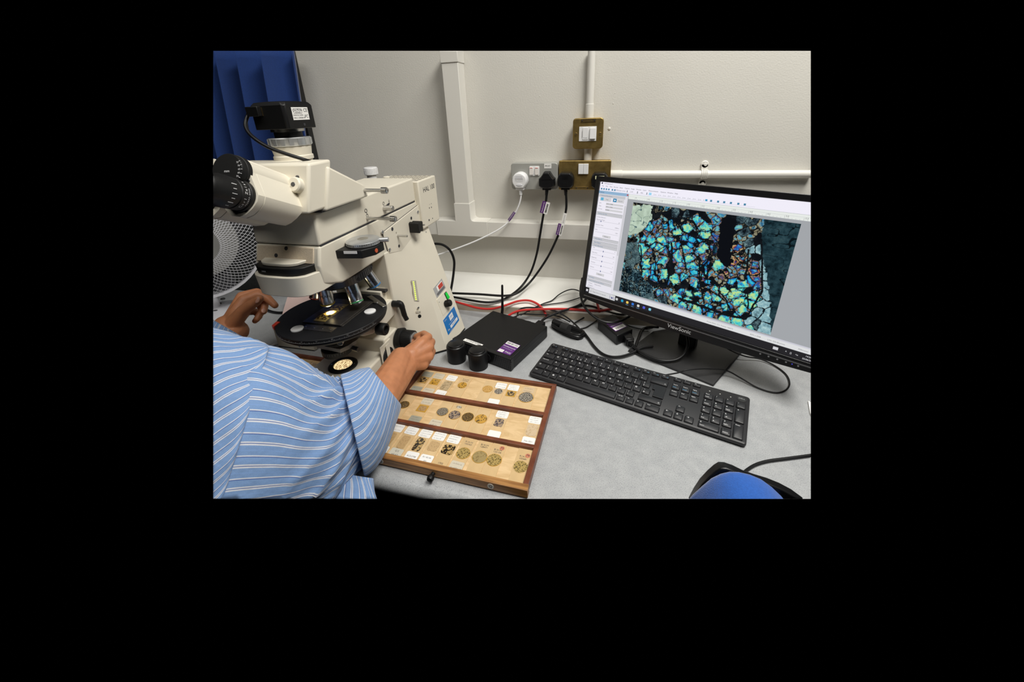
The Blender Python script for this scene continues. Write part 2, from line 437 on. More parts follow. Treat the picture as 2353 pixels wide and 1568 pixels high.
# ------------------------------------------------------------------ plugs with their leads
def plug_outline(kind):
    if kind == 'round':
        pts = [(24 * math.sin(math.radians(a)), 24 * math.cos(math.radians(a))) for a in range(-128, 129, 16)]
        return pts + [(13, -23.5), (-13, -23.5)]
    if kind == 'hex':
        return [(-8, 25), (8, 25), (19, 9), (24, 5), (24, -16), (17, -22), (7, -24), (-7, -24), (-17, -22), (-24, -16), (-24, 5), (-19, 9)]
    return [(-14, 22), (14, 22), (21, 14), (24, 2), (23, -16), (16, -23), (-16, -23), (-23, -16), (-24, 2), (-21, 14)]
def lerp_path(pts, n=10): return smooth_path(pts, n)
def plug(name, kind, cx, cz, m, label, path, r, lead_m, group=None, yf=-.041, dep=.028):
    t = thing(name, label, 'plug', (cx, yf, cz), group)
    o = plug_outline(kind); mb = MB()
    rings = []
    for y, k in ((yf, 1.0), (yf - dep * .62, 1.0), (yf - dep * .92, .93), (yf - dep, .84)):
        rings.append([(cx + a * k * .001, y, cz + b * k * .001) for a, b in o])
    mb.loft(rings); b = mb.build('plug_body', m, t, bevel=.0008)
    mb = MB()
    if kind == 'round':
        mb.prism([(cx + a * .001, yf - dep - .0008, cz + b * .001) for a, b in ((-12, 6), (12, 6), (10, 15), (-10, 15))], (0, .001, 0))
        mb.sphere((cx, yf - dep, cz - .0125), .0105, 18, 8, (1, .12, .42))
        mb.text('FUSED', (cx, yf - dep - .0004, cz), (1, 0, 0), (0, 0, 1), .0085)
        mb.build('relief', mat('plug_relief', (.66, .66, .68), .45), b, smooth=30)
    elif kind == 'hex':
        mb.prism([(cx + a * .001, yf - dep - .0012, cz + b * .001) for a, b in ((-9, 14), (9, 14), (15, 4), (-15, 4))], (0, .002, 0))
        mb.text('FUSED', (cx - .002, yf - dep - .0004, cz - .006), (1, 0, 0), (0, 0, 1), .006)
        mb.build('relief', M_satin, b, smooth=30)
    else:
        for k in range(3): mb.box(cx - .008, cx + .008, yf - dep - .0008, yf - dep + .001, cz + .012 - k * .0035, cz + .0135 - k * .0035)
        mb.box(cx - .007, cx + .007, yf - dep - .0006, yf - dep + .001, cz - .017, cz - .005)
        mb.build('relief', M_satin, b, smooth=30)
    mb = MB(); y2 = yf - dep * .5
    path = [Vector((cx, y2, cz - .024))] + [Vector(p) for p in path]
    mb.box(cx - .0125, cx + .0125, y2 - .008, y2 + .008, cz - .028, cz - .021)
    d = (path[1] - path[0]).normalized()
    for k in range(4): mb.cyl(path[0] + d * (.003 + .0046 * k), path[0] + d * (.0068 + .0046 * k), .0058 - .0004 * k, .0056 - .0004 * k, 12)
    mb.build('strain_relief', m, t)
    mb = MB(); mb.tube(lerp_path(path, 10), r, 10); mb.build('lead', lead_m, t, trim=True)
    return t
def leadtag(parent, p, d, w, h, parts, off=(0, -.004, 0)):
    d = Vector(d).normalized(); side = Vector((0, 1, 0)).cross(d).normalized()
    if side.x < 0: side = -side
    p = Vector(p) + Vector(off)
    for nm, a0, a1, m, txt in parts:
        mb = MB(); c = p + side * ((a0 + a1) / 2)
        mb.obox(c, d * (h / 2), side * ((a1 - a0) / 2), Vector((0, .0006, 0))); o = mb.build(nm, m, parent)
        if txt:
            mb = MB()
            if txt == '|||':
                rr_ = random.Random(3)
                q = -h * .36
                while q < h * .36:
                    w_ = rr_.choice((.0006, .0011, .0016)); mb.obox(c + d * q + Vector((0, -.0008, 0)), d * w_ / 2, side * (a1 - a0) * .22, Vector((0, .0001, 0))); q += w_ + rr_.choice((.0007, .0012))
            else:
                mb.text(txt, c + Vector((0, -.0008, 0)), d if d.z > 0 else -d, -side if d.z > 0 else side, min((a1 - a0) * .85, h * .92 / (len(txt) * .56)))
            mb.build('print', M_ink if m is not M_purple else M_winkk, o, smooth=0)

wp = [onY(1197, 452, -.056), onY(1191, 475, -.058), onY(1177, 500, -.062), onY(1150, 525, -.075), onY(1100, 551, -.10), onY(1050, 571, -.13), onY(1005, 586, -.165), onY(960, 598, -.20)]
white_plug = plug('white_plug', 'round', .0015, .3815, M_white, 'white plug with a thin white lead in the grey socket', wp, .0024, M_white)
leadtag(white_plug, onY(1176, 497, -.066), onY(1188, 481, -.066) - onY(1166, 512, -.066), .01, .034, [('lead_tag', -.004, .004, M_purple, 'HAWKESWORTH')], (0, -.002, 0))
bp = [onY(1254.5, 462, -.058), onY(1247.5, 500, -.060), onY(1241, 540, -.062), onY(1233, 585, -.066), onY(1220, 625, -.075), onZ(1201, 655, .052), onZ(1178, 676, .042), onZ(1152, 690, .0375), onZ(1120, 695, .037), onZ(1080, 690, .0375), onZ(1042, 683, .038), onZ(1000, 676, .038)]
p2 = plug('black_plug', 'hex', .0835, .3815, M_satin, 'angular black plug beside the white plug in the grey socket', bp, .0036, M_cable)
leadtag(p2, onY(1253, 477, -.066), onY(1258, 463, -.066) - onY(1250, 492, -.066), .02, .037, [('lead_tag', -.012, -.001, M_purple, 'Hawkesworth'), ('lead_tag', -.001, .011, M_paper, '|||')])
cp = [onY(1301, 480, -.058), onY(1291, 518, -.062), onY(1281, 545, -.066), onY(1262, 585, -.075), onY(1240, 620, -.085), onZ(1215, 652, .064), onZ(1190, 673, .054), onZ(1160, 680, .049), onZ(1100, 676.5, .047), onZ(1040, 674, .047), onZ(1000, 672, .047)]
p3 = plug('black_plug', 'std', .1395, .3825, M_satin, 'black plug at the left of the brass double socket', cp, .0036, M_cable)
leadtag(p3, onY(1296, 503, -.070), onY(1301, 480, -.068) - onY(1292, 518, -.068), .02, .037, [('lead_tag', -.005, .006, M_paper, 'Important: do not use')])
leadtag(p3, onY(1287, 527, -.072), onY(1291, 512, -.070) - onY(1283, 545, -.070), .02, .036, [('lead_tag', -.009, .0005, M_purple, 'Hawkesworth'), ('lead_tag', .0005, .009, M_paper, '|||')])
p4 = plug('black_plug', 'std', .2365, .3825, M_satin, 'black plug with a pale label behind the monitor corner', [(.24, -.058, .33), (.243, -.062, .28), (.245, -.07, .22), (.246, -.08, .16), (.25, -.10, .08), (.262, -.13, .05), (.30, -.14, .042), (.38, -.13, .040), (.48, -.12, .040)], .0036, M_cable)
mb = MB(); mb.box(.225, .250, -.0705, -.069, .387, .396); q = mb.build('sticker', mat('pale_label', (.72, .72, .45), .7), p4)
mb = MB(); mb.text('PC 1', (.234, -.0708, .3915), (1, 0, 0), (0, 0, 1), .006); mb.build('lettering', M_ink, q, smooth=0)

# ------------------------------------------------------------------ microscope (stands square to the wall, plane of symmetry x = XM)
XM = -0.28
def mx(x): return 2 * XM - x
mic = thing('microscope', 'cream enamel polarising microscope with a round black stage, standing beside the wall', 'microscope', (XM, -0.5, 0))
from mathutils.bvhtree import BVHTree
M_rub = mat('black_rubber', (0.007, 0.007, 0.007), 0.5, spec=.35)
M_creamr = mat('cream_crackle', (0.62, 0.52, 0.39), 0.45, bump=0.5, bscale=900, bdist=0.0010, var=0.12, vscale=600)
M_creamd = mat('cream_in_shade', (0.30, 0.27, 0.22), 0.6)  # darker cream: shade inside the vent slots put into the colour
M_silver = mat('satin_silver', (0.62, 0.63, 0.63), 0.38, 0.75)
M_gold = mat('warm_brass', (0.8, 0.6, 0.3), 0.3, 1.0)

# base
mb = MB(); mb.box(-.345, -.215, -.735, -.553, 0.004, .067)
mb.box(-.349, -.211, -.556, -.47, 0.004, .101)
base = mb.build('base', M_cream, mic, bevel=.004, seg=3)
mb = MB(); mb.box(-.340, -.220, -.730, -.48, 0, .006); mb.build('foot_pad', M_rub, base)

# column: widens to the foot, faces sloping
def col_ring(t):
    z = .004 + (.292 - .004) * t
    L = lambda a, b: a + (b - a) * t
    F = (-.2085, -.499); K = (L(-.119, -.2085), L(-.428, -.375)); B = (L(-.112, -.2085), L(-.314, -.275))
    F2 = (-.2085 + .012 * (1 - t) * .6, -.499 + .004)
    pts = [F, F2, K, B]
    return [Vector((x, y, z)) for x, y in pts] + [Vector((mx(x), y, z)) for x, y in reversed(pts)]
mb = MB(); mb.loft([col_ring(k / 8) for k in range(9)])
column = mb.build('column', M_cream, mic, bevel=.0022, smooth=25)
cv_, cf_ = mb.v, mb.f
mb = MB(); mb.loft([[(p.x, p.y, z) for p in col_ring(0)] for z in (0, .004)]); mb.build('foot_pad', M_rub, column)
_bv = BVHTree.FromPolygons([tuple(v) for v in cv_], cf_)
def hit(bv, px, py):
    loc, nrm, i, d = bv.ray_cast(CAM, ray(px, py).normalized())
    return loc, nrm
def decal(name, quad, bv, m, parent, th=.0006, off=0.0):
    hs = [hit(bv, *q) for q in quad]
    n = sum((h[1] for h in hs), Vector((0, 0, 0))).normalized()
    ps = [h[0] + n * off for h in hs]
    mb = MB(); mb.hexa([p - n * .001 for p in ps], [p + n * th for p in ps])
    return mb.build(name, m, parent, smooth=0), [p + n * th for p in ps], n
def onquad(ps, u, v, n=None, d=0.0):   # ps order: top-left, top-right, bottom-right, bottom-left
    a = ps[0].lerp(ps[1], u); b = ps[3].lerp(ps[2], u); p = a.lerp(b, v)
    return p + (n * d if n else Vector((0, 0, 0)))
def quad_text(name, s, ps, n, u, v, h, m, parent, align='CENTER', mbx=None):
    xd = (ps[1] - ps[0]).normalized(); yd = n.cross(xd).normalized()
    mb = mbx or MB(); mb.text(s, onquad(ps, u, v, n, .0003), xd, yd, h, align)
    if mbx: return None
    return mb.build(name, m, parent, smooth=0)
# light scale with its figures
q, ps, n = decal('light_scale', [(945, 644.5), (955.5, 644.5), (963, 692), (952, 692)], _bv, mat('scale_plate', (.50, .47, .40), .5), column)
mb = MB(); mb2 = MB()
M_led = mat('lit_yellow_diode', (.5, .6, .1), .4, emit=(.62, .72, .12), estr=.9)
for k in range(10):
    v = .05 + .093 * k; c = onquad(ps, .36, v + .035, n, .0004)
    xd = (ps[1] - ps[0]).normalized(); yd = (ps[0] - ps[3]).normalized()
    m_ = MB(); m_.obox(c, xd * .0019, yd * .0017, n * .0006); m_.build('diode', M_led, q)
    mb2.text('%d' % (10 - k), onquad(ps, .78, v + .035, n, .0003), xd, n.cross(xd), .0035)
mb2.build('figures', M_ink, q, smooth=0)
# screw and socket below the scale
for px, py, r, m, nm in ((961, 707.5, .0026, M_steel, 'screw'), (964, 727, .0046, M_rub, 'jack_socket')):
    p, n = hit(_bv, px, py); mb = MB(); mb.cyl(p - n * .001, p + n * .0012, r, n=16, bev=.0003); mb.build(nm, m, column)
q, ps, n = decal('legend_plate', [(956, 714.5), (966.5, 714.5), (967, 719.5), (956.5, 719.5)], _bv, M_cream, column, .0002)
quad_text('lettering', '12V DC', ps, n, .5, .5, .0042, M_ink, q)
# stickers and switch on the right face
q, ps, n = decal('grey_sticker', [(995, 664), (1014.5, 640.5), (1024, 661.5), (1004, 685)], _bv, mat('grey_sticker', (.38, .38, .38), .45), column)
mb = MB(); mb.hexa([onquad(ps, a, b, n, -.0002) for a, b in ((.28, .12), (.90, .12), (.90, .62), (.28, .62))], [onquad(ps, a, b, n, .0003) for a, b in ((.28, .12), (.90, .12), (.90, .62), (.28, .62))]); mb.build('white_field', M_paper, q, smooth=0)
mb = MB(); mb.hexa([onquad(ps, a, b, n, -.0002) for a, b in ((.42, .2), (.88, .2), (.88, .6), (.42, .6))], [onquad(ps, a, b, n, .0005) for a, b in ((.42, .2), (.88, .2), (.88, .6), (.42, .6))]); mb.build('red_field', mat('red_print', (.5, .05, .03), .5), q, smooth=0)
mb = MB()
for b in (.7, .78, .86): mb.hexa([onquad(ps, u, w, n, 0) for u, w in ((.1, b), (.92, b), (.92, b + .04), (.1, b + .04))], [onquad(ps, u, w, n, .0004) for u, w in ((.1, b), (.92, b), (.92, b + .04), (.1, b + .04))])
mb.build('print', M_ink, q, smooth=0)
q, ps, n = decal('switch_plate', [(1003, 690), (1026, 665), (1038, 702), (1017.5, 726)], _bv, M_cream, column, .0012)
swp = q
xd = (ps[1] - ps[0]).normalized(); yd = n.cross(xd)
c = onquad(ps, .80, .28, n, .001); mb = MB(); mb.obox(c, xd * .0065, yd * .0105, n * .0008); fr = mb.build('switch_bezel', M_rub, swp, bevel=.001)
M_green = mat('lit_green_rocker', (.01, .35, .04), .25, emit=(.0, .42, .03), estr=.55)
mb = MB(); mb.hexa([c + xd * a * .005 + yd * b * .009 for a, b in ((-1, -1), (1, -1), (1, 1), (-1, 1))], [c + xd * a * .0047 + yd * b * .0085 + n * (.0045 if b < 0 else .0022) for a, b in ((-1, -1), (1, -1), (1, 1), (-1, 1))]); mb.build('power_rocker', M_green, swp, bevel=.0006)
c = onquad(ps, .48, .58, n, .001); mb = MB()
mb.lathe(c, n, [(.0075, 0), (.0092, .002), (.0088, .0155), (.0078, .017), (.001, .017)], 20); kn = mb.build('dimmer_knob', M_rub, swp)
mb = MB()
for k in range(20):
    a = 2 * math.pi * k / 20; d = xd * math.cos(a) + yd * math.sin(a); mb.obox(c + d * .0090 + n * .009, d * .0005, n.cross(d) * .0005, n * .006)
mb.build('ribs', M_rub, kn, smooth=0)
p, n2 = hit(_bv, 1008.5, 695); mb = MB(); mb.cyl(p, p + n2 * .0016, .0011, n=10); mb.build('indicator_dot', M_ink, swp)
q, ps, n = decal('blue_label', [(1018, 737), (1043, 704.5), (1055, 736), (1030, 770.5)], _bv, mat('blue_label', (.01, .17, .50), .4), column)
mb = MB(); Q_ = lambda pts, h: mb.hexa([onquad(ps, a, b, n, -.0002) for a, b in pts], [onquad(ps, a, b, n, h) for a, b in pts])
Q_(((.40, .10), (.72, .10), (.72, .42), (.56, .48), (.40, .42)), .0003) if False else Q_(((.42, .12), (.72, .12), (.72, .46), (.42, .46)), .0003)
Q_(((.30, .68), (.92, .68), (.92, .86), (.30, .86)), .0003)
wf = mb.build('white_field', M_winkk, q, smooth=0)
mb = MB(); xd = (ps[1] - ps[0]).normalized(); yd = n.cross(xd)
mb.text('ZEISS', onquad(ps, .57, .28, n, .0005), xd, yd, .0058); mb.text('EQ 41767', onquad(ps, .61, .77, n, .0005), xd, yd, .0062); mb.build('lettering', mat('blue_ink', (.01, .12, .4), .5), wf, smooth=0)
mb = MB(); mb.text('Service', onquad(ps, .14, .12, n, .0003), xd, yd, .0045); mb.text('Test by qualified engineer', onquad(ps, .5, .56, n, .0003), xd, yd, .0036); mb.text('No.', onquad(ps, .15, .78, n, .0003), xd, yd, .0075); mb.text('www.zeiss.co.uk', onquad(ps, .3, .95, n, .0003), xd, yd, .0032)
mb.build('print', M_winkk, q, smooth=0)

# limb
lp = [(-.684, .3695), (-.322, .3715), (-.277, .267), (-.382, .262), (-.482, .2857), (-.645, .2845), (-.690, .300), (-.695, .338)]
mb = MB(); mb.prism([(-.349, y, z) for y, z in lp], (.138, 0, 0)); limb = mb.build('limb', M_cream, mic, bevel=.004, seg=3)
q1_ = Vector((-.2105, -.6935, .3375)); q2_ = Vector((-.2105, -.6496, .2835)); q3_ = onZ(742, 669, .288); nq_ = (q2_ - q1_).cross(q3_ - q1_); nq_ = nq_ if nq_.x > 0 else -nq_
cut(limb, q1_, nq_)
mb = MB(); mb.hexa([(-.344, -.6965, .341), (-.222, -.6965, .341), (-.222, -.69, .341), (-.344, -.69, .341)], [(-.342, -.6865, .3675), (-.222, -.6865, .3675), (-.222, -.68, .3675), (-.342, -.68, .3675)])
fp = mb.build('front_panel', M_creamr, limb, bevel=.0012); lab(fp, 'rough textured cream front panel')
pn_ = Vector((0, -.0265, .010)).normalized()
for px, py in ((657.5, 571), (634.5, 587)):
    p = onP(px, py, (-.28, -.6965, .341), pn_); mb = MB(); mb.cyl(p - pn_ * .003, p + pn_ * .0004, .0036, n=16); mb.build('socket_hole', M_ink, limb)
# rounded fascia with black grip band and lip
def arc(x0, x1, y0, bul, n=14):
    out = []
    for k in range(n + 1):
        u = k / n; out.append((x0 + (x1 - x0) * u, y0 - bul * (1 - (2 * u - 1) ** 4) ** .6 if 0 < u < 1 else y0))
    return out
def dish(name, x0, x1, y0, bul, z0, z1, m, parent, bev=.0015, k=1.0):
    mb = MB(); a = arc(x0, x1, y0, bul); pts = [(x, y, z0) for x, y in a] + [(x1, -.60, z0), (x0, -.60, z0)]
    b = arc(x0 - .002, x1 + .002, y0, bul * k); pt2 = [(x, y, z1) for x, y in b] + [(x1, -.60, z1), (x0, -.60, z1)]
    mb.loft([[Vector(p) for p in pts], [Vector(p) for p in pt2]]); return mb.build(name, m, parent, bevel=bev, smooth=35)
dish('fascia', -.341, -.2165, -.692, .036, .2885, .3265, M_cream, mic, k=1.06)
dish('grip_band', -.337, -.221, -.692, .033, .3265, .341, M_rub, mic)
dish('lip', -.325, -.237, -.692, .026, .341, .3475, M_cream, mic)
mb = MB(); mb.text('MAX', (-.30, -.7265, .3345), (1, 0, 0), (0, 0, 1), .004); mb.build('lettering', M_winkk, bpy.data.objects['grip_band'], smooth=0)

# tube lens box
bp_ = [(-.684, .3703), (-.322, .3723), (-.322, .4300), (-.679, .4270)]
mb = MB(); mb.prism([(-.349, y, z) for y, z in bp_], (.1385, 0, 0)); tb = mb.build('tube_lens_box', M_cream, mic, bevel=.004, seg=3)
mb = MB(); mb.prism([(-.348, y, z) for y, z in [(-.6805, .3685), (-.326, .3705), (-.326, .374), (-.6805, .372)]], (.1365, 0, 0)); mb.build('seam', M_ink, tb, smooth=0)
p = onZ(888, 407, .430); mb = MB(); mb.lathe((p.x, p.y, .4285), (0, 0, 1), [(.0085, 0), (.0085, .002), (.006, .0035), (.001, .0036)], 18); mb.build('top_button', M_cream, tb)

# viewing head
mb = MB()
pA = [(-.683, .5105), (-.708, .4335), (-.655, .4335), (-.628, .5105)]
mb.prism([(-.3655, y, z) for y, z in pA], (.171, 0, 0))
pB = [(-.645, .5015), (-.672, .4300), (-.546, .4295), (-.5536, .4545)]
vs = [(-.362, y, z) for y, z in pB]; ve = [(-.1900, y, z) for y, z in pB]
mb.loft([[Vector(p) for p in vs], [Vector(p) for p in ve]])
head = mb.build('viewing_head', M_cream, mic, bevel=.0045, seg=3)
mb = MB(); mb.box(-.36, -.20, -.672, -.55, .4275, .4305); mb.build('seam', M_ink, head, smooth=0)
# binocular: two prism housings hung from a hinge, turned a little towards the window
D_ = Vector((.144, -.9092, .3907)); E_ = Vector((.9877, .1564, 0)); N_ = Vector((-.0611, .3859, .9205)); H0 = Vector((-.235, -.7424, .4931)); BK = .92
def bp3(e, n, s): return H0 + (E_ * e + N_ * n + D_ * s) * BK
house = [(.004, .0235), (.016, .0115), (.0356, -.0345), (.0340, -.0445), (.0265, -.0550), (.0170, -.0630), (.0056, -.0672), (-.0075, -.0655), (-.0180, -.0560), (-.0235, -.0400), (-.0235, .0), (-.010, .0215)]
def back_s(e, n): return -.060 + max(0, -.0345 - n) * .5 + (.0356 - e) * -.30
for sx in (1, -1):
    fe = (lambda e: e) if sx > 0 else (lambda e: -.046 - e)
    ol = house if sx > 0 else list(reversed(house))
    mb = MB(); rings = []
    for k, sh in ((0.0, 1.0), (.80, 1.0), (.803, .985), (.825, .985), (.828, 1.0), (1.0, 1.0)):
        ring = []
        for e, n in ol:
            sb = back_s(e, n); en = (e * sh if k not in (0.0, 1.0) else e, n * sh if n < 0 else n)
            ss = sb + (.050 - sb) * k if k < .8 else .050 - (1 - k) * .075
            ring.append(bp3(fe(en[0]), en[1], ss))
        rings.append(ring)
    mb.loft(rings); tube_ = mb.build('eyepiece_tube', M_cream, mic, bevel=.0012, smooth=32, trim=True)
    ec = (.0075, -.0360); e0 = bp3(fe(ec[0]), ec[1], .050)
    mb = MB(); mb.lathe(e0, D_, [(0.0223, -0.0019), (0.0223, 0.0057), (0.0211, 0.0066), (0.0211, 0.0209), (0.0201, 0.0218), (0.0201, 0.0238), (0.0215, 0.0247), (0.0215, 0.0418), (0.0195, 0.0475), (0.0195, 0.0608), (0.0171, 0.0646), (0.0123, 0.0627)], 36); ep = mb.build('eyepiece', M_rub, tube_, trim=True)
    if sx > 0:
        mb = MB()
        def wrap(t, h, size, a0, r):
            for i, ch in enumerate(t):
                a = a0 + i * size * .66 / r
                rad = E_ * math.cos(a) + N_ * math.sin(a); tan = -E_ * math.sin(a) + N_ * math.cos(a)
                if ch != ' ': mb.text(ch, e0 + D_ * h + rad * (r + .0004), tan, -D_ if False else D_ * 1.0 if tan.cross(D_).dot(rad) > 0 else -D_, size)
        wrap('Carl Zeiss', .0157, .0062, -.95, .0211); wrap('455043-0000', .0100, .0036, -.80, .0211)
        for k in range(6):
            a = -1.1 + k * .30; rad = E_ * math.cos(a) + N_ * math.sin(a); mb.obox(e0 + D_ * .035 + rad * .0216, D_ * (.004 if k % 2 else .0025), D_.cross(rad) * .0004, rad * .0003)
        mb.build('lettering', M_winkk, ep, smooth=0, trim=True)
        for e, n in ((.0188, -.0131), (.0163, -.0567)):
            p = bp3(e, n, .050); mb = MB(); mb.cyl(p - D_ * .001, p + D_ * .0012, .0032, n=14, bev=.0003); mb.build('screw', M_dsteel, tube_)
mb = MB(); mb.cyl(bp3(-.002, 0, -.090), bp3(-.002, 0, .050), .0205, n=36); mb.build('hinge_barrel', M_cream, mic)
mb = MB(); mb.lathe(bp3(-.002, 0, .045), D_, [(0.0223, 0.0000), (0.0233, 0.0009), (0.0233, 0.0085), (0.0224, 0.0090), (0.0224, 0.0171), (0.0214, 0.0185), (0.0009, 0.0185)], 40); dial = mb.build('spacing_dial', M_rub, mic); lab(dial, 'black spacing dial between the eyepieces')
mb = MB(); cd = bp3(-.002, 0, .0656)
mb.text('mm', cd + N_ * -.002, E_, N_, .0052)
for k in range(5):
    a = .55 - .27 * k; rad = E_ * math.cos(a) + N_ * math.sin(a); mb.text(str(75 - 5 * k), cd + rad * .018, E_, N_, .0034); mb.obox(cd + rad * .0215, rad * .001, D_.cross(rad) * .0003, D_ * .0003)
mb.build('lettering', M_winkk, dial, smooth=0)
mb = MB(); pc_ = onY(674, 424, -.703); mb.cyl(pc_ + Vector((0, .02, -.008)), pc_ + D_ * .0005, .0125, n=28, bev=.002); mb.build('pivot_cap', M_cream, mic)
p = pc_ + D_ * .0008; mb = MB(); mb.cyl(p - D_ * .001, p + D_ * .0008, .0036, n=14, bev=.0003); mb.build('screw', M_dsteel, mic)
p = onY(683, 408, -.6905); mb = MB(); mb.cyl(p + Vector((0, .010, 0)), p + Vector((0, -.0004, 0)), .0034, n=14, bev=.0003); mb.build('screw', M_dsteel, mic)

# trinocular port
ZP = Vector((XM - .002, -.615, 0))
mb = MB(); mb.lathe(ZP + Vector((0, 0, .496)), (0, 0, 1), [(.030, 0), (.030, .012), (.0325, .0145), (.0325, .0205), (.0305, .022), (.0325, .036), (.031, .0375), (.001, .0375)], 40); port = mb.build('camera_port', M_cream, mic)
mb = MB(); mb.lathe(ZP + Vector((0, 0, .5335)), (0, 0, 1), [(.0335, 0), (.0345, .0015), (.0345, .0125), (.033, .014), (.02, .0142)], 48); ring = mb.build('knurled_ring', M_silver, port)
mb = MB()
for k in range(16):
    a = 2 * math.pi * k / 16; d = Vector((math.cos(a), math.sin(a), 0)); mb.obox(ZP + d * .0343 + Vector((0, 0, .5405)), d * .001, Vector((-d.y, d.x, 0)) * .0032, Vector((0, 0, .0055)))
mb.build('flutes', M_silver, ring, smooth=0)
mb = MB(); mb.lathe(ZP + Vector((0, 0, .546)), (0, 0, 1), [(.0225, 0), (.0225, .0105), (.021, .011), (.001, .011)], 32); mb.build('adapter', M_rub, port)

# lamp housing
lh = MB(); lh.box(-.335, -.200, -.3185, -.2155, .2965, .4205); hal = lh.build('lamp_housing', M_cream, mic, bevel=.003, seg=3)
mb = MB()
for i in range(9):
    for j in range(5):
        x = -.325 + i * .0135; y = -.3105 + j * .019; mb.box(x, x + .0095, y, y + .011, .4200, .4209)
mb.build('vent_slots', M_creamd, hal, smooth=0, kind='stuff')
mb = MB(); mb.text('HAL 100', (-.1997, -.262, .394), (0, 1, 0), (0, 0, 1), .019); mb.build('lettering', M_ink, hal, smooth=0)
mb = MB()
for px, py, r in ((986.5, 478, .0018), (991.5, 476.5, .0018), (986, 506, .0028), (994, 502, .0016), (991, 468, .001), (987, 470, .0008)):
    p = onX(px, py, -.1999); mb.cyl(p, p + Vector((.0004, 0, 0)), r, n=10)
mb.build('holes', M_ink, hal, kind='stuff')
mb = MB(); mb.box(-.33, -.214, -.335, -.316, .285, .415); mb.build('mount_flange', M_cream, mic, bevel=.002)
# ribbed knob behind the left shoulder of the box
kp = Vector((-.385, -.44, 0)); kz = onX(852, 392, kp.x); kp.y = kz.y; kp.z = kz.z - .012
mb = MB(); mb.cyl(kp - Vector((0, 0, .08)), kp, .013, n=24); mb.cyl(kp, kp + Vector((0, 0, .021)), .0185, n=40, bev=.002); kb_ = mb.build('white_knob', M_white, mic); lab(kb_, 'white ribbed knob')
mb = MB()
for k in range(28):
    a = 2 * math.pi * k / 28; d = Vector((math.cos(a), math.sin(a), 0)); mb.obox(kp + d * .0185 + Vector((0, 0, .0095)), d * .0006, Vector((-d.y, d.x, 0)) * .0009, Vector((0, 0, .0075)))
mb.build('ribs', M_white, kb_, smooth=0)

# side plate with screws, lever and pins
pl = [(-.4935, .3385), (-.311, .3610), (-.2785, .2685), (-.382, .2630), (-.4825, .2860)]
mb = MB(); cy_ = sum(y for y, z in pl) / 5; cz_ = sum(z for y, z in pl) / 5; mb.prism([(-.2105, cy_ + (y - cy_) * 1.007, cz_ + (z - cz_) * 1.013) for y, z in pl], (.0012, 0, 0)); mb.build('plate_gap', M_ink, mic, smooth=0)
mb = MB(); mb.prism([(-.2105, y, z) for y, z in pl], (.003, 0, 0)); sp = mb.build('side_plate', M_cream, mic, bevel=.0012)
XS = -.2073
for px, py in ((878, 533), (961, 488), (978, 535), (895.5, 575)):
    pass
for px, py in ((879, 533.5), (960, 487), (978, 535), (895, 574)):
    p = onX(px, py, XS); mb = MB(); mb.lathe(p, (1, 0, 0), [(.0042, -.001), (.0042, .001), (.003, .0022), (.001, .0024)], 16); s_ = mb.build('screw', M_chrome, sp)
for px, py, r in ((901.5, 526.5, .0042), (945, 501.5, .0038), (917, 565.5, .0036)):
    p = onX(px, py, XS); mb = MB(); mb.cyl(p - Vector((.001, 0, 0)), p + Vector((.0004, 0, 0)), r, n=16); mb.build('screw_hole', M_ink, sp)
def alongx(px, py, x0, px2):
    b = onX(px, py, x0); f = lambda t: (lambda q: PX + F_PX * q.x / q.z)(ROT @ (b + Vector((t, 0, 0)) - CAM))
    lo, hi = 0.0, .2
    for _ in range(40):
        m_ = (lo + hi) / 2
        if f(m_) < px2: lo = m_
        else: hi = m_
    return b, b + Vector((lo, 0, 0))
def rod(name, px, py, x0, px2, r, m, parent, knob=0.0, kr=0.0):
    b, e = alongx(px, py, x0, px2); mb = MB(); mb.cyl(b - Vector((.004, 0, 0)), e, r, n=16, bev=.0004); o = mb.build(name, m, parent)
    if knob:
        mb = MB(); pr = [(kr * .8, 0), (kr, .001)]
        for k in range(3): pr += [(kr, .001 + knob * (k + .7) / 4), (kr * .86, .001 + knob * (k + .75) / 4), (kr * .86, .001 + knob * (k + .95) / 4), (kr, .001 + knob * (k + 1) / 4)]
        pr += [(kr, knob), (kr * .8, knob + .001), (.001, knob + .001)]
        mb.lathe(e - Vector((knob, 0, 0)), (1, 0, 0), pr, 24); mb.build('rod_knob', M_steel, o)
    return b, e
rod('push_rod', 835, 437.5, -.192, 889, .0032, M_steel, mic, .012, .0062)
rod('push_rod', 843, 501.5, -.2105, 909, .0032, M_steel, mic, .012, .0062)
rod('push_pin', 913.5, 542, XS, 936, .0028, M_steel, mic)
rod('selector_rod', 882, 478.5, -.2105, 903, .0058, M_steel, mic)
p = onX(889, 473, -.2101); mb = MB(); mb.prism([p + Vector((.0004, a, b)) for a, b in ((-.009, -.003), (.011, .001), (.011, .005), (-.009, .001))], (.0006, 0, 0)); mb.build('slot', M_ink, tb)
mb = MB()
for px, py, s, t in ((841, 485, .012, 'O'), (843, 491, .008, 'I'), (844, 496, .01, 'O'), (881.5, 468, .010, 'O'), (893, 457, .008, '..'), (894, 462, .009, 'v')):
    p = onX(px, py, -.2100); mb.text(t, p, (0, 1, 0), (0, 0, 1), s)
mb.build('engraving', M_ink, tb, smooth=0, kind='stuff')
mb = MB(); p = onX(911, 536, XS); mb.text('F', p + Vector((.0002, 0, 0)), (0, 1, 0), (0, 0, 1), .007); p = onX(954, 510, XS); mb.text('A', p + Vector((.0002, 0, 0)), (0, 1, 0), (0, 0, 1), .007); mb.build('engraving', M_ink, sp, smooth=0, kind='stuff')
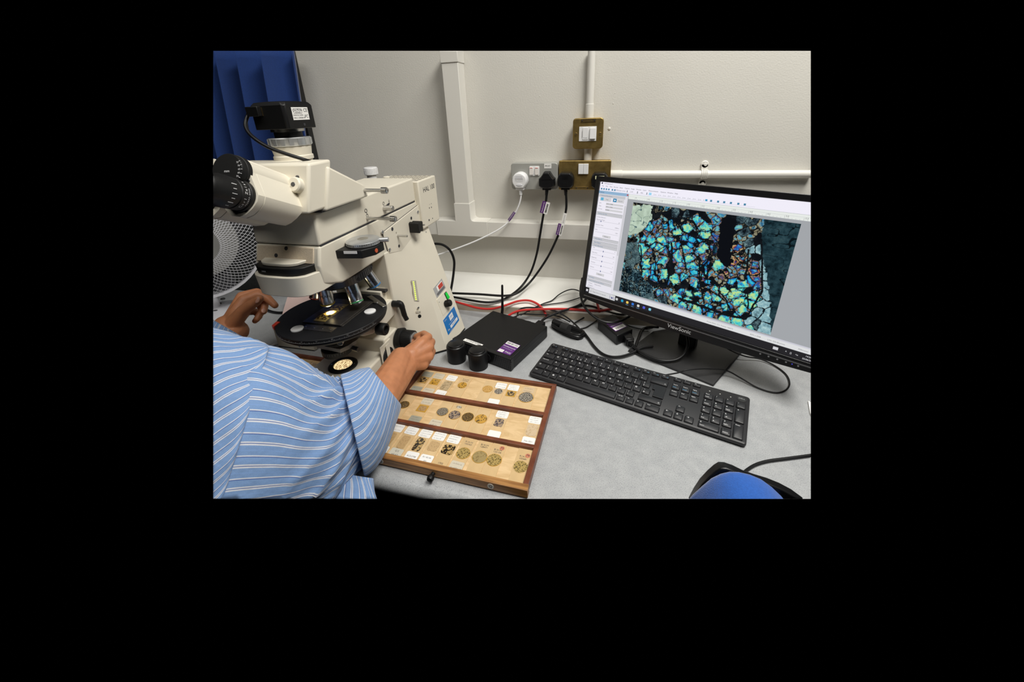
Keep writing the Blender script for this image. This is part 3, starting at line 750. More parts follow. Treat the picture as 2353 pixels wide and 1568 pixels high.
# black clamp block with its pin
b = onX(944, 522, XS); b2 = Vector((.026, 0, 0))
mb = MB(); mb.prism([b + Vector((0, y, z)) for y, z in ((-.009, .012), (-.003, .0145), (.006, .010), (.013, .013), (.016, .010), (.014, -.012), (.009, -.013), (.003, -.010), (-.004, -.014), (-.009, -.012))], b2); cb = mb.build('filter_slider', M_rub, mic, bevel=.0012)
rod('push_pin', 962, 516.5, -.20, 976, .0022, M_steel, mic)

# analyser slide with graduated wheel
zt = .350
mb = MB(); mb.prism([(x, y, zt - .016) for x, y in ((-.2115, -.648), (-.162, -.640), (-.1475, -.618), (-.1475, -.588), (-.2115, -.570))], (0, 0, .016)); an = mb.build('analyser_slide', M_rub, mic, bevel=.0012)
dc = Vector((-.181, -.603, zt + .001))
mb = MB(); mb.lathe(dc, (0, 0, 1), [(.0295, 0), (.0315, .0005), (.0320, .0065), (.0305, .0072), (.0305, .0080), (.028, .0092), (.001, .0092)], 48); wh = mb.build('graduated_wheel', M_silver, an)
mb = MB(); mb.lathe(dc + Vector((0, 0, .0091)), (0, 0, 1), [(.010, 0), (.010, .0006), (.001, .0006)], 28); mb.build('wheel_hub', M_steel, wh)
mb = MB()
for k in range(48):
    a = 2 * math.pi * k / 48; d = Vector((math.cos(a), math.sin(a), 0)); L = .0022 if k % 4 else .0042
    mb.obox(dc + d * .0321 + Vector((0, 0, .0062 - L / 2)), d * .0002, Vector((-d.y, d.x, 0)) * .0003, Vector((0, 0, L / 2)))
mb.build('graduations', M_ink, wh, smooth=0)
mb = MB(); mb.cyl(dc + Vector((.028, .012, .004)), dc + Vector((.044, .018, .004)), .0048, n=18, bev=.0006); mb.build('clamp_knob', M_silver, an)
p = onX(859, 567, -.150); mb = MB(); mb.cyl(Vector((-.151, p.y + .002, zt - .008)), Vector((-.1468, p.y + .002, zt - .008)), .0042, n=16); mb.build('red_dot', mat('red_dot', (.55, .09, .03), .5), an)
mb = MB(); mb.prism([(-.195, -.6455, zt - .006), (-.170, -.6418, zt - .006), (-.170, -.6418, zt - .001), (-.195, -.6455, zt - .001)], (0, -.001, 0)); mb.build('index_plate', M_winkk, an, smooth=0)

# nosepiece and objectives
NC = Vector((XM, -.566, .266)); NA = Vector((0, -.14, 1)).normalized()
mb = MB(); mb.lathe(NC, NA, [(.030, -.014), (.060, -.006), (.067, .000), (.067, .016), (.05, .026), (.001, .026)], 48); nose = mb.build('nosepiece', M_dsteel, mic)
mb = MB()
for k in range(72):
    a = 2 * math.pi * k / 72; u, v, w = basis(NA); d = u * math.cos(a) + v * math.sin(a); mb.obox(NC + NA * .008 + d * .067, d * .0006, NA.cross(d) * .0013, NA * .007)
mb.build('knurling', M_dsteel, nose, smooth=0, kind='stuff')
for k in range(8):
    a = 2 * math.pi * (k + .5) / 8; u, v, w = basis(NA); d = u * math.cos(a) + v * math.sin(a); mb = MB(); mb.cyl(NC + NA * .006 + d * .066, NC + NA * .006 + d * .0682, .0032, n=12); mb.build('grub_screw', M_ink, nose)
def objective(top, tip, r, band, name_txt):
    top = Vector(top); tip = Vector(tip); d = (tip - top); L = d.length
    mb = MB(); mb.lathe(top, d, [(r * .95, -.006), (r, 0), (r, L * .80), (r * .97, L * .81), (r * .97, L * .83), (r, L * .84), (r * .98, L * .90), (r * .70, L * .97), (r * .40, L), (.001, L)], 32); o = mb.build('objective', M_chrome, mic)
    mb = MB(); mb.lathe(top + d * .835, d, [(r * 1.015, 0), (r * 1.015, L * .055), (r * .9, L * .06)], 32); lab(mb.build('colour_band', mat(band[0], band[1], .4), o), band[2])
    mb = MB(); u = Vector((0.55, -.83, 0)); u = (u - d.normalized() * u.dot(d.normalized())).normalized(); mb.text(name_txt, top + d * .42 + u * (r + .0003), d.normalized().cross(u) * -1, -d.normalized(), r * .55); mb.build('lettering', M_ink, o, smooth=0)
    return o
objective((XM, -.622, .262), (XM, -.622, .2175), .0142, ('yellow_band', (.65, .45, .02), 'yellow band'), 'PLAN')
objective((-.238, -.594, .262), (-.2235, -.603, .2150), .0135, ('green_band', (.05, .30, .10), 'green band'), 'PLAN')
objective((-.2290, -.548, .266), (-.2150, -.541, .228), .0125, ('blue_band', (.02, .20, .5), 'blue band'), 'PLAN')
objective((-.325, -.590, .256), (-.333, -.597, .214), .0122, ('red_band', (.4, .03, .03), 'red band'), 'PLAN')

# stage
SC = Vector((XM + .002, -.616, 0)); ZS = .197
M_stage = mat('stage_black', (.008, .008, .009), .55, spec=.3)
def stage_pts(r, z, notch=True):
    pts = []
    for k in range(96):
        a = 2 * math.pi * k / 96; rr = r
        for a0 in (math.radians(20), math.radians(200)):
            d = abs((a - a0 + math.pi) % (2 * math.pi) - math.pi)
            if notch and d < .55: rr = r - .013 * (1 - (d / .55) ** 6) if d < .55 else r
        pts.append(Vector((SC.x + rr * math.cos(a), SC.y + rr * math.sin(a), z)))
    return pts
mb = MB(); mb.loft([stage_pts(.080, ZS - .024, False), stage_pts(.1000, ZS - .019, False), stage_pts(.1065, ZS - .013, False), stage_pts(.1065, ZS - .0085, False)]); st = mb.build('stage_body', M_stage, mic, smooth=30)
mb = MB(); mb.lathe(SC + Vector((0, 0, ZS - .0085)), (0, 0, 1), [(.105, 0), (.1085, .0008), (.1085, .0075), (.1075, .0085), (.001, .0085)], 96); sr = mb.build('rotating_stage', M_stage, mic)
mb = MB()
for k in range(180):
    a = math.radians(-175 + k * 1.0 * 170 / 180); d = Vector((math.cos(a), math.sin(a), 0)); L = .0016 if k % 5 else .003
    mb.obox(SC + d * .1087 + Vector((0, 0, ZS - .0078 + L / 2)), d * .0002, Vector((-d.y, d.x, 0)) * .00025, Vector((0, 0, L / 2)))
for k in range(12):
    a = math.radians(-170 + k * 14.5); d = Vector((math.cos(a), math.sin(a), 0)); mb.text(str(k * 10), SC + d * .1089 + Vector((0, 0, ZS - .0032)), (-d.y, d.x, 0), (0, 0, 1), .0036)
mb.build('degree_scale', mat('scale_grey', (.22, .22, .22), .6), sr, smooth=0, kind='stuff')
for (x, y), nm in (((-.2015, -.597), 'stage_button'), ((-.3037, -.689), 'stage_button')):
    mb = MB(); mb.lathe((x, y, ZS), (0, 0, 1), [(.0118, 0), (.0118, .0022), (.0108, .003), (.001, .0031)], 28); mb.build(nm, M_white, sr)
mb = MB(); mb.prism([(x, y, ZS - .006) for x, y in ((-.3655, -.688), (-.3575, -.692), (-.360, -.672), (-.369, -.672))], (0, 0, .0075)); lab(mb.build('red_marker', mat('red_marker', (.6, .05, .02), .4), sr), 'red marker')
M_stpl = mat('worn_stage_plate', (.12, .11, .10), .28, .8, var=.2, vscale=80)
mb = MB(); mb.box(-.3135, -.219, -.664, -.556, ZS, ZS + .0018); sp_ = mb.build('slide_plate', M_stpl, sr, bevel=.0004)
mb = MB(); mb.box(-.262, -.2225, -.665, -.560, ZS + .0018, ZS + .0042); mb.build('slide_guide', M_stpl, sr, bevel=.0005)
mb = MB(); mb.box(-.298, -.2275, -.688, -.670, ZS, ZS + .0012); pl_ = mb.build('vernier_plate', M_stpl, sr)
for k in range(4):
    mb = MB(); mb.cyl((-.292 + .019 * k, -.679, ZS + .001), (-.292 + .019 * k, -.679, ZS + .0021), .0018, n=10); mb.build('screw', M_steel, pl_)
mb = MB(); mb.prism([(x, y, ZS) for x, y in ((-.25, -.535), (-.185, -.575), (-.181, -.567), (-.243, -.526))], (0, 0, .002)); cl_ = mb.build('clip_arm', M_steel, sr, bevel=.0004)
mb = MB(); mb.lathe((-.212, -.5585, ZS + .002), (0, 0, 1), [(.005, 0), (.005, .002), (.001, .0022)], 16); mb.build('screw', M_steel, cl_)
mb = MB(); mb.box(-.262, -.214, -.515, -.503, .201, .207); mb.build('stage_rail', M_dsteel, mic, bevel=.0008)
# stage carrier on the column
mb = MB(); mb.prism([(-.350, y, z) for y, z in ((-.494, .1775), (-.494, .137), (-.538, .132), (-.545, .138), (-.590, .138), (-.620, .150), (-.620, .168), (-.545, .172), (-.535, .1775))], (.140, 0, 0)); car = mb.build('stage_carrier', M_cream, mic, bevel=.0025)
mb = MB(); mb.box(-.342, -.2225, -.520, -.494, .175, .205); mb.build('stage_bracket', M_cream, mic, bevel=.002)
# clamp lever
b = onX(902, 698, -.2105); mb = MB(); mb.cyl(b, b + Vector((.022, 0, 0)), .0078, n=18, bev=.001)
e = onX(935, 735, -.182); s0 = b + Vector((.016, 0, 0))
mb.tube(smooth_path([s0 + Vector((-.004, 0, .002)), s0 + Vector((.004, .002, 0)), s0.lerp(e, .35) + Vector((.003, 0, .003)), s0.lerp(e, .7), e], 5), [.0072] * 4 + [.0068] * 6 + [.0062] * 6 + [.0056] * 5, 12); mb.build('clamp_lever', M_rub, mic)
# condenser focus knob
b = onX(838, 752, -.232); e = Vector((-.1925, b.y, b.z))
mb = MB(); mb.cyl(b, e, .0048, n=16); cs_ = mb.build('condenser_shaft', M_steel, mic)
mb = MB(); mb.lathe(e - Vector((.007, 0, 0)), (1, 0, 0), [(.0115, 0), (.0135, .001), (.0135, .019), (.0125, .0205), (.0085, .0205), (.0085, .012), (.001, .012)], 28); mb.build('condenser_knob', M_rub, cs_)
# condenser
PW = onZ(775, 803, .100); PW.z = 0
CC = Vector((-.290, -.595, 0))
mb = MB(); mb.lathe(CC + Vector((0, 0, .120)), (0, 0, 1), [(.036, 0), (.042, .004), (.042, .026), (.038, .032), (.038, .058), (.001, .058)], 40); con = mb.build('condenser', M_satin, mic)
mb = MB(); mb.prism([onZ(px, py, .122) for px, py in ((726, 792), (781, 803), (801, 794), (818, 781), (740, 768))], (0, 0, -.0095)); mb.build('condenser_plate', mat('grey_metal', (.33, .32, .30), .45, .4), con, bevel=.0008)
mb = MB(); mb.lathe(PW + Vector((0, 0, .093)), (0, 0, 1), [(.026, 0), (.032, .002), (.032, .0155), (.024, .0165), (.001, .0165)], 40); pz = mb.build('polariser_wheel', M_satin, con)
mb = MB()
for k in range(14):
    a = math.radians(-150 + k * 10); d = Vector((math.cos(a), math.sin(a), 0)); mb.obox(PW + Vector((0, 0, .104)) + d * .0322, d * .0002, Vector((-d.y, d.x, 0)) * .0003, Vector((0, 0, .0022)))
mb.build('graduations', mat('dim_white', (.2, .2, .2), .6), pz, smooth=0, kind='stuff')
mb = MB(); mb.tube([onZ(765, 806, .103), onZ(750, 822, .096)], .0009, 8); mb.build('polariser_lever', M_steel, pz)
mb = MB(); mb.cyl(onZ(800, 798, .110), onZ(812, 801, .110), .003, n=12); a_ = onZ(811, 800, .110); mb.cyl(a_, a_ + (onZ(824, 804, .110) - a_), .0055, n=16, bev=.0006); mb.build('centring_screw', M_dsteel, con)
a_ = atD(785, 782, .795); mb = MB(); mb.cyl(a_, a_ + Vector((.004, -.011, 0)), .0062, n=18, bev=.0008); mb.build('centring_screw', M_steel, con)
a_ = atD(697, 789, .835); mb = MB(); mb.cyl(a_, a_ + Vector((-.002, -.010, -.001)), .0048, n=18, bev=.0008); mb.cyl(a_, a_ + Vector((.03, .02, .005)), .003, n=10); mb.build('centring_screw', M_steel, con)
# field lens in the base
FL = Vector((XM, -.621, .067))
mb = MB(); mb.lathe(FL, (0, 0, 1), [(.031, -.002), (.031, .0022), (.0285, .004), (.0205, .004), (.0195, .0015), (.001, .0012)], 48); fl = mb.build('field_lens_mount', M_rub, mic)
M_glow = bpy.data.materials.new('lit_ribbed_lens'); M_glow.use_nodes = True
nt = M_glow.node_tree; b_ = nt.nodes['Principled BSDF']; tc = nt.nodes.new('ShaderNodeTexCoord'); w_ = nt.nodes.new('ShaderNodeTexNoise'); w_.inputs['Scale'].default_value = 420; w_.inputs['Detail'].default_value = 2
mp_ = nt.nodes.new('ShaderNodeMapping'); mp_.inputs['Scale'].default_value = (1, .35, 1); nt.links.new(tc.outputs['Object'], mp_.inputs['Vector']); nt.links.new(mp_.outputs['Vector'], w_.inputs['Vector'])
cr = nt.nodes.new('ShaderNodeValToRGB'); cr.color_ramp.elements[0].position = .34; cr.color_ramp.elements[0].color = (.20, .10, .03, 1); cr.color_ramp.elements[1].position = .62; cr.color_ramp.elements[1].color = (1.0, .78, .42, 1)
nt.links.new(w_.outputs['Fac'], cr.inputs['Fac']); nt.links.new(cr.outputs['Color'], b_.inputs['Emission Color']); b_.inputs['Emission Strength'].default_value = 1.1; b_.inputs['Base Color'].default_value = (.5, .4, .3, 1); b_.inputs['Roughness'].default_value = .15
mb = MB(); mb.sphere(FL + Vector((0, 0, .002)), .0195, 32, 10, (1, 1, .28)); lab(mb.build('field_lens', M_glow, fl, smooth=60), 'glowing warm field lens')
for a in (.3, 3.4):
    mb = MB(); mb.cyl(FL + Vector((.025 * math.cos(a), .025 * math.sin(a), .0035)), FL + Vector((.025 * math.cos(a), .025 * math.sin(a), .0046)), .0017, n=10); mb.build('screw', M_steel, fl)
# focus drive
for sx in (1, -1):
    b = onX(917, 777, -.2085); X_ = Vector((sx, 0, 0)); b = Vector((XM + sx * (b.x - XM), b.y, b.z))
    mb = MB(); mb.lathe(b - X_ * .001, X_, [(.0245, 0), (.0262, .001), (.0262, .013), (.0245, .0145), (.0215, .0150), (.0215, .040), (.0205, .0415), (.016, .0415)], 40); fk = mb.build('coarse_focus_knob', M_rub, mic)
    mb = MB()
    for k in range(36):
        a = 2 * math.pi * k / 36; d = Vector((0, math.cos(a), math.sin(a))); mb.obox(b + X_ * .027 + d * .0215, X_ * .012, d * .0006, X_.cross(d) * .0010)
    mb.build('ribs', M_rub, fk, smooth=0)
    mb = MB(); mb.lathe(b + X_ * .040, X_, [(.0185, 0), (.0185, .0022), (.010, .0024)], 36); mb.build('focus_dial', M_silver, fk)
    mb = MB(); mb.lathe(b + X_ * .041, X_, [(.0085, 0), (.0085, .010), (.0075, .011), (.001, .011)], 24); mb.build('fine_focus_knob', M_rub, fk)
    FOC = b if sx > 0 else FOC
# thumb-wheel plates on the base flank
mb = MB(); mb.box(-.2115, -.2085, -.578, -.535, .026, .094); tp = mb.build('thumbwheel_plate', M_cream, mic, bevel=.001)
mb = MB(); mb.cyl((-.2145, -.556, .060), (-.2105 + .006, -.556, .060), .019, n=36); tw = mb.build('thumbwheel', M_rub, tp)
mb = MB()
for k in range(30):
    a = 2 * math.pi * k / 30; mb.obox(Vector((-.2075, -.556 + .019 * math.cos(a), .060 + .019 * math.sin(a))), Vector((.003, 0, 0)), Vector((0, math.cos(a), math.sin(a))) * .0007, Vector((0, -math.sin(a), math.cos(a))) * .001)
mb.build('ribs', M_ink, tw, smooth=0)
mb = MB(); mb.box(-.2052, -.2042, -.563, -.549, .030, .090); mb.build('wheel_cover', M_cream, tp, bevel=.0004)
mb = MB(); mb.box(-.216, -.2132, -.640, -.612, .030, .056); q = mb.build('base_lug', M_cream, mic, bevel=.001)
mb = MB(); mb.cyl((-.2135, -.622, .046), (-.2122, -.622, .046), .0042, n=14); mb.build('screw', M_dsteel, q)
# beige lead box behind: separate power pack seen under the stage
pk = thing('power_pack', 'beige box lying on the desk under the left rim of the black stage', 'box', (-.53, -.46, 0))
mb = MB(); mb.box(-.592, -.472, -.498, -.39, .001, .058); bx_ = mb.build('casing', M_cream, pk, bevel=.002)
mb = MB(); mb.box(-.59, -.474, -.4985, -.392, 0, .002); mb.build('foot_pad', M_rub, pk)
mb = MB(); p = onY(655, 777, -.4985); mb.text('AXIO', p, (1, 0, .0), (0, 0, 1), .008); mb.build('lettering', M_ink, bx_, smooth=0)

# added spot hidden at the objective tip, shining down to brighten the slide
l = bpy.data.lights.new('slide_fill_lamp', 'SPOT'); l.energy = 1.0; l.color = (1, .72, .34); l.spot_size = math.radians(50); l.spot_blend = .6; l.shadow_soft_size = .012
o = bpy.data.objects.new('slide_fill_lamp', l); o.location = (XM, -.622, .2085); o.rotation_euler = (0, 0, 0); COL.objects.link(o)

# glass slide on the stage
gl = thing('glass_slide', 'lit glass slide under the yellow banded objective on the black stage', 'slide', (XM, -.61, ZS + .002))
M_lit = bpy.data.materials.new('lit_section'); M_lit.use_nodes = True; nt = M_lit.node_tree; b_ = nt.nodes['Principled BSDF']
tc = nt.nodes.new('ShaderNodeTexCoord'); n_ = nt.nodes.new('ShaderNodeTexNoise'); n_.inputs['Scale'].default_value = 160; n_.inputs['Detail'].default_value = 4; nt.links.new(tc.outputs['Object'], n_.inputs['Vector'])
cr = nt.nodes.new('ShaderNodeValToRGB'); cr.color_ramp.elements[0].position = .45; cr.color_ramp.elements[0].color = (.06, .035, .01, 1); cr.color_ramp.elements[1].position = .62; cr.color_ramp.elements[1].color = (.8, .58, .16, 1)
nt.links.new(n_.outputs['Fac'], cr.inputs['Fac']); nt.links.new(cr.outputs['Color'], b_.inputs['Base Color']); b_.inputs['Roughness'].default_value = .12
mb = MB(); mb.box(-.2935, -.2655, -.656, -.580, ZS + .0019, ZS + .0031); g = mb.build('glass', mat('amber_glass', (.35, .26, .09), .08, coat=1.0), gl)
mb = MB(); mb.box(-.2925, -.2665, -.650, -.590, ZS + .0031, ZS + .0034); mb.build('rock_section', M_lit, gl)
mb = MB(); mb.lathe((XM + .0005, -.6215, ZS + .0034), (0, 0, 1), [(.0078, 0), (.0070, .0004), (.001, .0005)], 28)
lab(mb.build('lit_field', emat('lamp_spot_glow', (1.0, .86, .5), 14.0), gl), 'bright lamp lit spot')  # self-glowing disc stands in for lamplight coming up through the slide

# ------------------------------------------------------------------ camera on the port
cm = thing('microscope_camera', 'black square camera screwed on top of the cream microscope tube', 'camera', (XM - .002, -.615, .558))
ZC = .5615
mb = MB(); mb.lathe(ZP + Vector((0, 0, .5565)), (0, 0, 1), [(.0225, 0), (.0265, .0005), (.0265, .0055), (.001, .006)], 36); mb.build('mount_ring', M_steel, cm)
hx = .035
cs_ = [Vector((ZP.x + hx * 1.414 * math.cos(math.radians(45 + 90 * k)), ZP.y + hx * 1.414 * math.sin(math.radians(45 + 90 * k)), 0)) for k in range(4)]
def camring(z, k=1.0, ins=0.0):
    out = []
    for a in range(4):
        for f in ((-.12, 0), (.12, 0)):
            pass
    c = Vector((ZP.x, ZP.y, 0)); r = hx - ins; ux = Vector((1, 0, 0)); uy = Vector((0, 1, 0)); ch = .012
    p2d = [(-r + ch, -r), (r - ch, -r), (r, -r + ch), (r, r - ch), (r - ch, r), (-r + ch, r), (-r, r - ch), (-r, -r + ch)]
    return [c + ux * a + uy * b + Vector((0, 0, z)) for a, b in p2d]
# the body stands cornerwise to the camera: rotate 45 degrees
def rot45(p):
    d = p - Vector((ZP.x, ZP.y, 0)); c, s_ = math.cos(PHC), math.sin(PHC)
    return Vector((ZP.x + d.x * c - d.y * s_, ZP.y + d.x * s_ + d.y * c, p.z))
PHC = math.radians(0)
mb = MB(); hh = .0345
def sqr(z, r, ch):
    p2d = [(-r + ch, -r), (r - ch, -r), (r, -r + ch), (r, r - ch), (r - ch, r), (-r + ch, r), (-r, r - ch), (-r, -r + ch)]
    return [rot45(Vector((ZP.x + a, ZP.y + b, z))) for a, b in p2d]
mb.loft([sqr(ZC, hh, .0035), sqr(ZC + .037, hh, .0035), sqr(ZC + .042, hh - .003, .005), sqr(ZC + .0435, hh - .012, .01)]); cb = mb.build('camera_body', M_black, cm, bevel=.0012, smooth=30)
fr_ = rot45(Vector((ZP.x + hh, ZP.y, ZC))); nx = (rot45(Vector((ZP.x + 1, ZP.y, 0))) - Vector((ZP.x, ZP.y, 0))); ny = (rot45(Vector((ZP.x, ZP.y - 1, 0))) - Vector((ZP.x, ZP.y, 0)))
# faces seen: +x side (label) and -y side (lead)
sx_ = Vector((0, 1, 0)) if PHC == 0 else None
def bface(nrm, tan, u, z, d=0.0): return Vector((ZP.x, ZP.y, ZC)) + nrm * (hh + d) + tan * u + Vector((0, 0, z))
nA = nx; tA = Vector((-nx.y, nx.x, 0)); nB = ny; tB = Vector((-ny.y, ny.x, 0))
mb = MB(); mb.hexa([bface(nA, tA, a, b, -.001) for a, b in ((-.019, .0135), (.019, .0135), (.019, .0335), (-.019, .0335))], [bface(nA, tA, a, b, .0004) for a, b in ((-.019, .0135), (.019, .0135), (.019, .0335), (-.019, .0335))]); lb = mb.build('label', M_paper, cb, smooth=0)
mb = MB()
mb.text('CAUTION', bface(nA, tA, -.006, .0285, .0006), tA, (0, 0, 1), .0048); mb.text('See Manual', bface(nA, tA, -.006, .0255, .0006), tA, (0, 0, 1), .0026)
mb.text('MADE IN CHINA', bface(nA, tA, -.006, .0210, .0006), tA, (0, 0, 1), .0031); mb.text('S/N: C 2204260149', bface(nA, tA, -.004, .0168, .0006), tA, (0, 0, 1), .0033)
mb.text('CE', bface(nA, tA, .0125, .0285, .0006), tA, (0, 0, 1), .0078); mb.text('FC', bface(nA, tA, .0128, .0188, .0006), tA, (0, 0, 1), .0072)
for (u0, z0), (u1, z1) in (((-.0155, .0308), (.0035, .0312)), ((-.0155, .0238), (.0035, .0242)), ((-.0155, .0238), (-.0151, .0312)), ((.0031, .0238), (.0035, .0312))):
    mb.poly([bface(nA, tA, u0, z0, .0006), bface(nA, tA, u1, z0, .0006), bface(nA, tA, u1, z1, .0006), bface(nA, tA, u0, z1, .0006)])
mb.build('print', M_ink, lb, smooth=0)
p = bface(nA, tA, .004, .006); mb = MB(); mb.cyl(p - nA * .002, p + nA * .0003, .0024, n=14); mb.build('screw_hole', M_ink, cb)
# usb plug and lead
pB = bface(nB, tB, -.012, .0325)
mb = MB(); mb.obox(bface(nB, tB, -.0225, .029, .004), tB * .012, nB * .0045, Vector((0, 0, .0075))); up = mb.build('lead_plug', M_black, cm, bevel=.001)
mb = MB(); mb.obox(bface(nB, tB, -.0095, .0285, .0004), tB * .0004, nB * .0004, Vector((0, 0, .0066))); mb.build('gold_contact', M_gold, up)
path = [bface(nB, tB, -.033, .029, .004)]
for px, py, d in ((570, 264, .66), (564, 285, .655), (571, 304, .65), (590, 322, .645), (620, 340, .645), (655, 353, .65), (690, 364, .66), (712, 371, .675), (730, 373, .72), (750, 385, .80)):
    path.append(atD(px, py, d))
mb = MB(); mb.tube(smooth_path(path, 8), .0030, 10); mb.build('lead', M_cable, cm)

# ------------------------------------------------------------------ slide tray and its thin sections
M_ply = bpy.data.materials.new('birch_board'); M_ply.use_nodes = True
nt = M_ply.node_tree; b_ = nt.nodes['Principled BSDF']; tc = nt.nodes.new('ShaderNodeTexCoord'); mp_ = nt.nodes.new('ShaderNodeMapping'); mp_.inputs['Scale'].default_value = (1, 3.0, 1); mp_.inputs['Rotation'].default_value = (0, 0, .25)
n_ = nt.nodes.new('ShaderNodeTexNoise'); n_.inputs['Scale'].default_value = 14; n_.inputs['Detail'].default_value = 6; n_.inputs['Distortion'].default_value = 2.2
nt.links.new(tc.outputs['Object'], mp_.inputs['Vector']); nt.links.new(mp_.outputs['Vector'], n_.inputs['Vector'])
cr = nt.nodes.new('ShaderNodeValToRGB'); cr.color_ramp.elements[0].position = .35; cr.color_ramp.elements[0].color = (.60, .405, .195, 1); cr.color_ramp.elements[1].position = .62; cr.color_ramp.elements[1].color = (.74, .53, .29, 1)
nt.links.new(n_.outputs['Fac'], cr.inputs['Fac']); nt.links.new(cr.outputs['Color'], b_.inputs['Base Color']); b_.inputs['Roughness'].default_value = .5
def wood(name, c0, c1, sc, rough=.4, rot=0.0):
    m = bpy.data.materials.new(name); m.use_nodes = True; nt = m.node_tree; b = nt.nodes['Principled BSDF']
    tc = nt.nodes.new('ShaderNodeTexCoord'); mp = nt.nodes.new('ShaderNodeMapping'); mp.inputs['Scale'].default_value = sc; mp.inputs['Rotation'].default_value = (0, 0, rot); nt.links.new(tc.outputs['Object'], mp.inputs['Vector'])
    n = nt.nodes.new('ShaderNodeTexNoise'); n.inputs['Scale'].default_value = 40; n.inputs['Detail'].default_value = 5; nt.links.new(mp.outputs['Vector'], n.inputs['Vector'])
    r = nt.nodes.new('ShaderNodeValToRGB'); r.color_ramp.elements[0].position = .35; r.color_ramp.elements[1].position = .65; r.color_ramp.elements[0].color = (*c0, 1); r.color_ramp.elements[1].color = (*c1, 1)
    nt.links.new(n.outputs['Fac'], r.inputs['Fac']); nt.links.new(r.outputs['Color'], b.inputs['Base Color']); b.inputs['Roughness'].default_value = rough; return m
M_mah = wood('mahogany', (.115, .030, .013), (.19, .058, .026), (1, 1, 1))
M_oakx = wood('varnished_oak', (.22, .095, .028), (.40, .20, .065), (.35, 6, 6))
TA = -.0308
def traypt(o):
    ox, oy = o; c, s = math.cos(TA), math.sin(TA)
    return lambda a, b, z: Vector((ox + c * a - s * b, oy + s * a + c * b, z))
def tray_box(T, mb, a0, a1, b0, b1, z0, z1):
    mb.hexa([T(a0, b0, z0), T(a1, b0, z0), T(a1, b1, z0), T(a0, b1, z0)], [T(a0, b0, z1), T(a1, b0, z1), T(a1, b1, z1), T(a0, b1, z1)]); return mb
def make_tray(origin, label, group=None, W=.326, D=.270, trim=False):
    T = traypt(origin); t = thing('slide_tray', label, 'tray', T(-W / 2, -D / 2, 0), group)
    tray_box(T, MB(), -W + .004, -.004, -D + .006, -.004, .006, .0115).build('base_board', M_ply, t, trim=trim, smooth=0)
    for nm, a0, a1, b0, b1, m in (('back_rail', -W, 0, -.0075, 0, M_mah), ('side_rail', -W, -W + .009, -D + .012, -.0075, M_mah), ('side_rail', -.009, 0, -D + .012, -.0075, M_mah), ('divider', -W + .009, -.009, -.0985, -.090, M_mah), ('divider', -W + .009, -.009, -.183, -.1755, M_mah), ('front_rail', -W, .001, -D, -D + .012, M_oakx)):
        tray_box(T, MB(), a0, a1, b0, b1, .0035 if nm != 'divider' else .0115, .0200 if nm != 'divider' else .0192).build(nm, m, t, bevel=.0006, trim=trim)
    mb = MB(); p = T(-W / 2 - .001, -D, .0115); d = Vector((math.sin(TA), -math.cos(TA), 0)); mb.lathe(p, d, [(.0035, -.002), (.0035, .005), (.0055, .007), (.0062, .011), (.005, .0145), (.001, .015)], 20); mb.build('knob', M_black, t, trim=trim)
    for sx, ch in ((-1, 'Q'), (1, 'Q')):
        p = T(-W / 2 - .001 + sx * .103, -D, .0115); mb = MB(); mb.cyl(p, p + d * .0006, .0056, n=24); q = mb.build('paper_disc', mat('old_paper', (.55, .52, .46), .7), t, trim=trim)
        mb = MB(); mb.text(ch, p + d * .0008, (math.cos(TA), math.sin(TA), 0), (0, 0, 1), .0072); mb.build('lettering', M_ink, q, smooth=0, trim=trim)
    return t, T
tray, TT = make_tray((.1838, -.5313), 'long wooden tray of rock slides in front of the two black canisters')

M_gls = mat('slide_glass', (.645, .455, .235), .06, var=.06, vscale=40, coat=.6)
def rockmat(name, base, dark, k, sc=500, light=None):
    m = bpy.data.materials.new(name); m.use_nodes = True; nt = m.node_tree; b = nt.nodes['Principled BSDF']
    tc = nt.nodes.new('ShaderNodeTexCoord'); n = nt.nodes.new('ShaderNodeTexNoise'); n.inputs['Scale'].default_value = sc; n.inputs['Detail'].default_value = 3; n.inputs['Roughness'].default_value = .65; nt.links.new(tc.outputs['Object'], n.inputs['Vector'])
    r = nt.nodes.new('ShaderNodeValToRGB'); r.color_ramp.elements[0].position = k - .035; r.color_ramp.elements[1].position = k + .035; r.color_ramp.elements[0].color = (*dark, 1); r.color_ramp.elements[1].color = (*base, 1)
    if light:
        e = r.color_ramp.elements.new(min(.98, k + .14)); e.color = (*light, 1)
    nt.links.new(n.outputs['Fac'], r.inputs['Fac']); nt.links.new(r.outputs['Color'], b.inputs['Base Color']); b.inputs['Roughness'].default_value = .12; b.inputs['Coat Weight'].default_value = .4
    return m
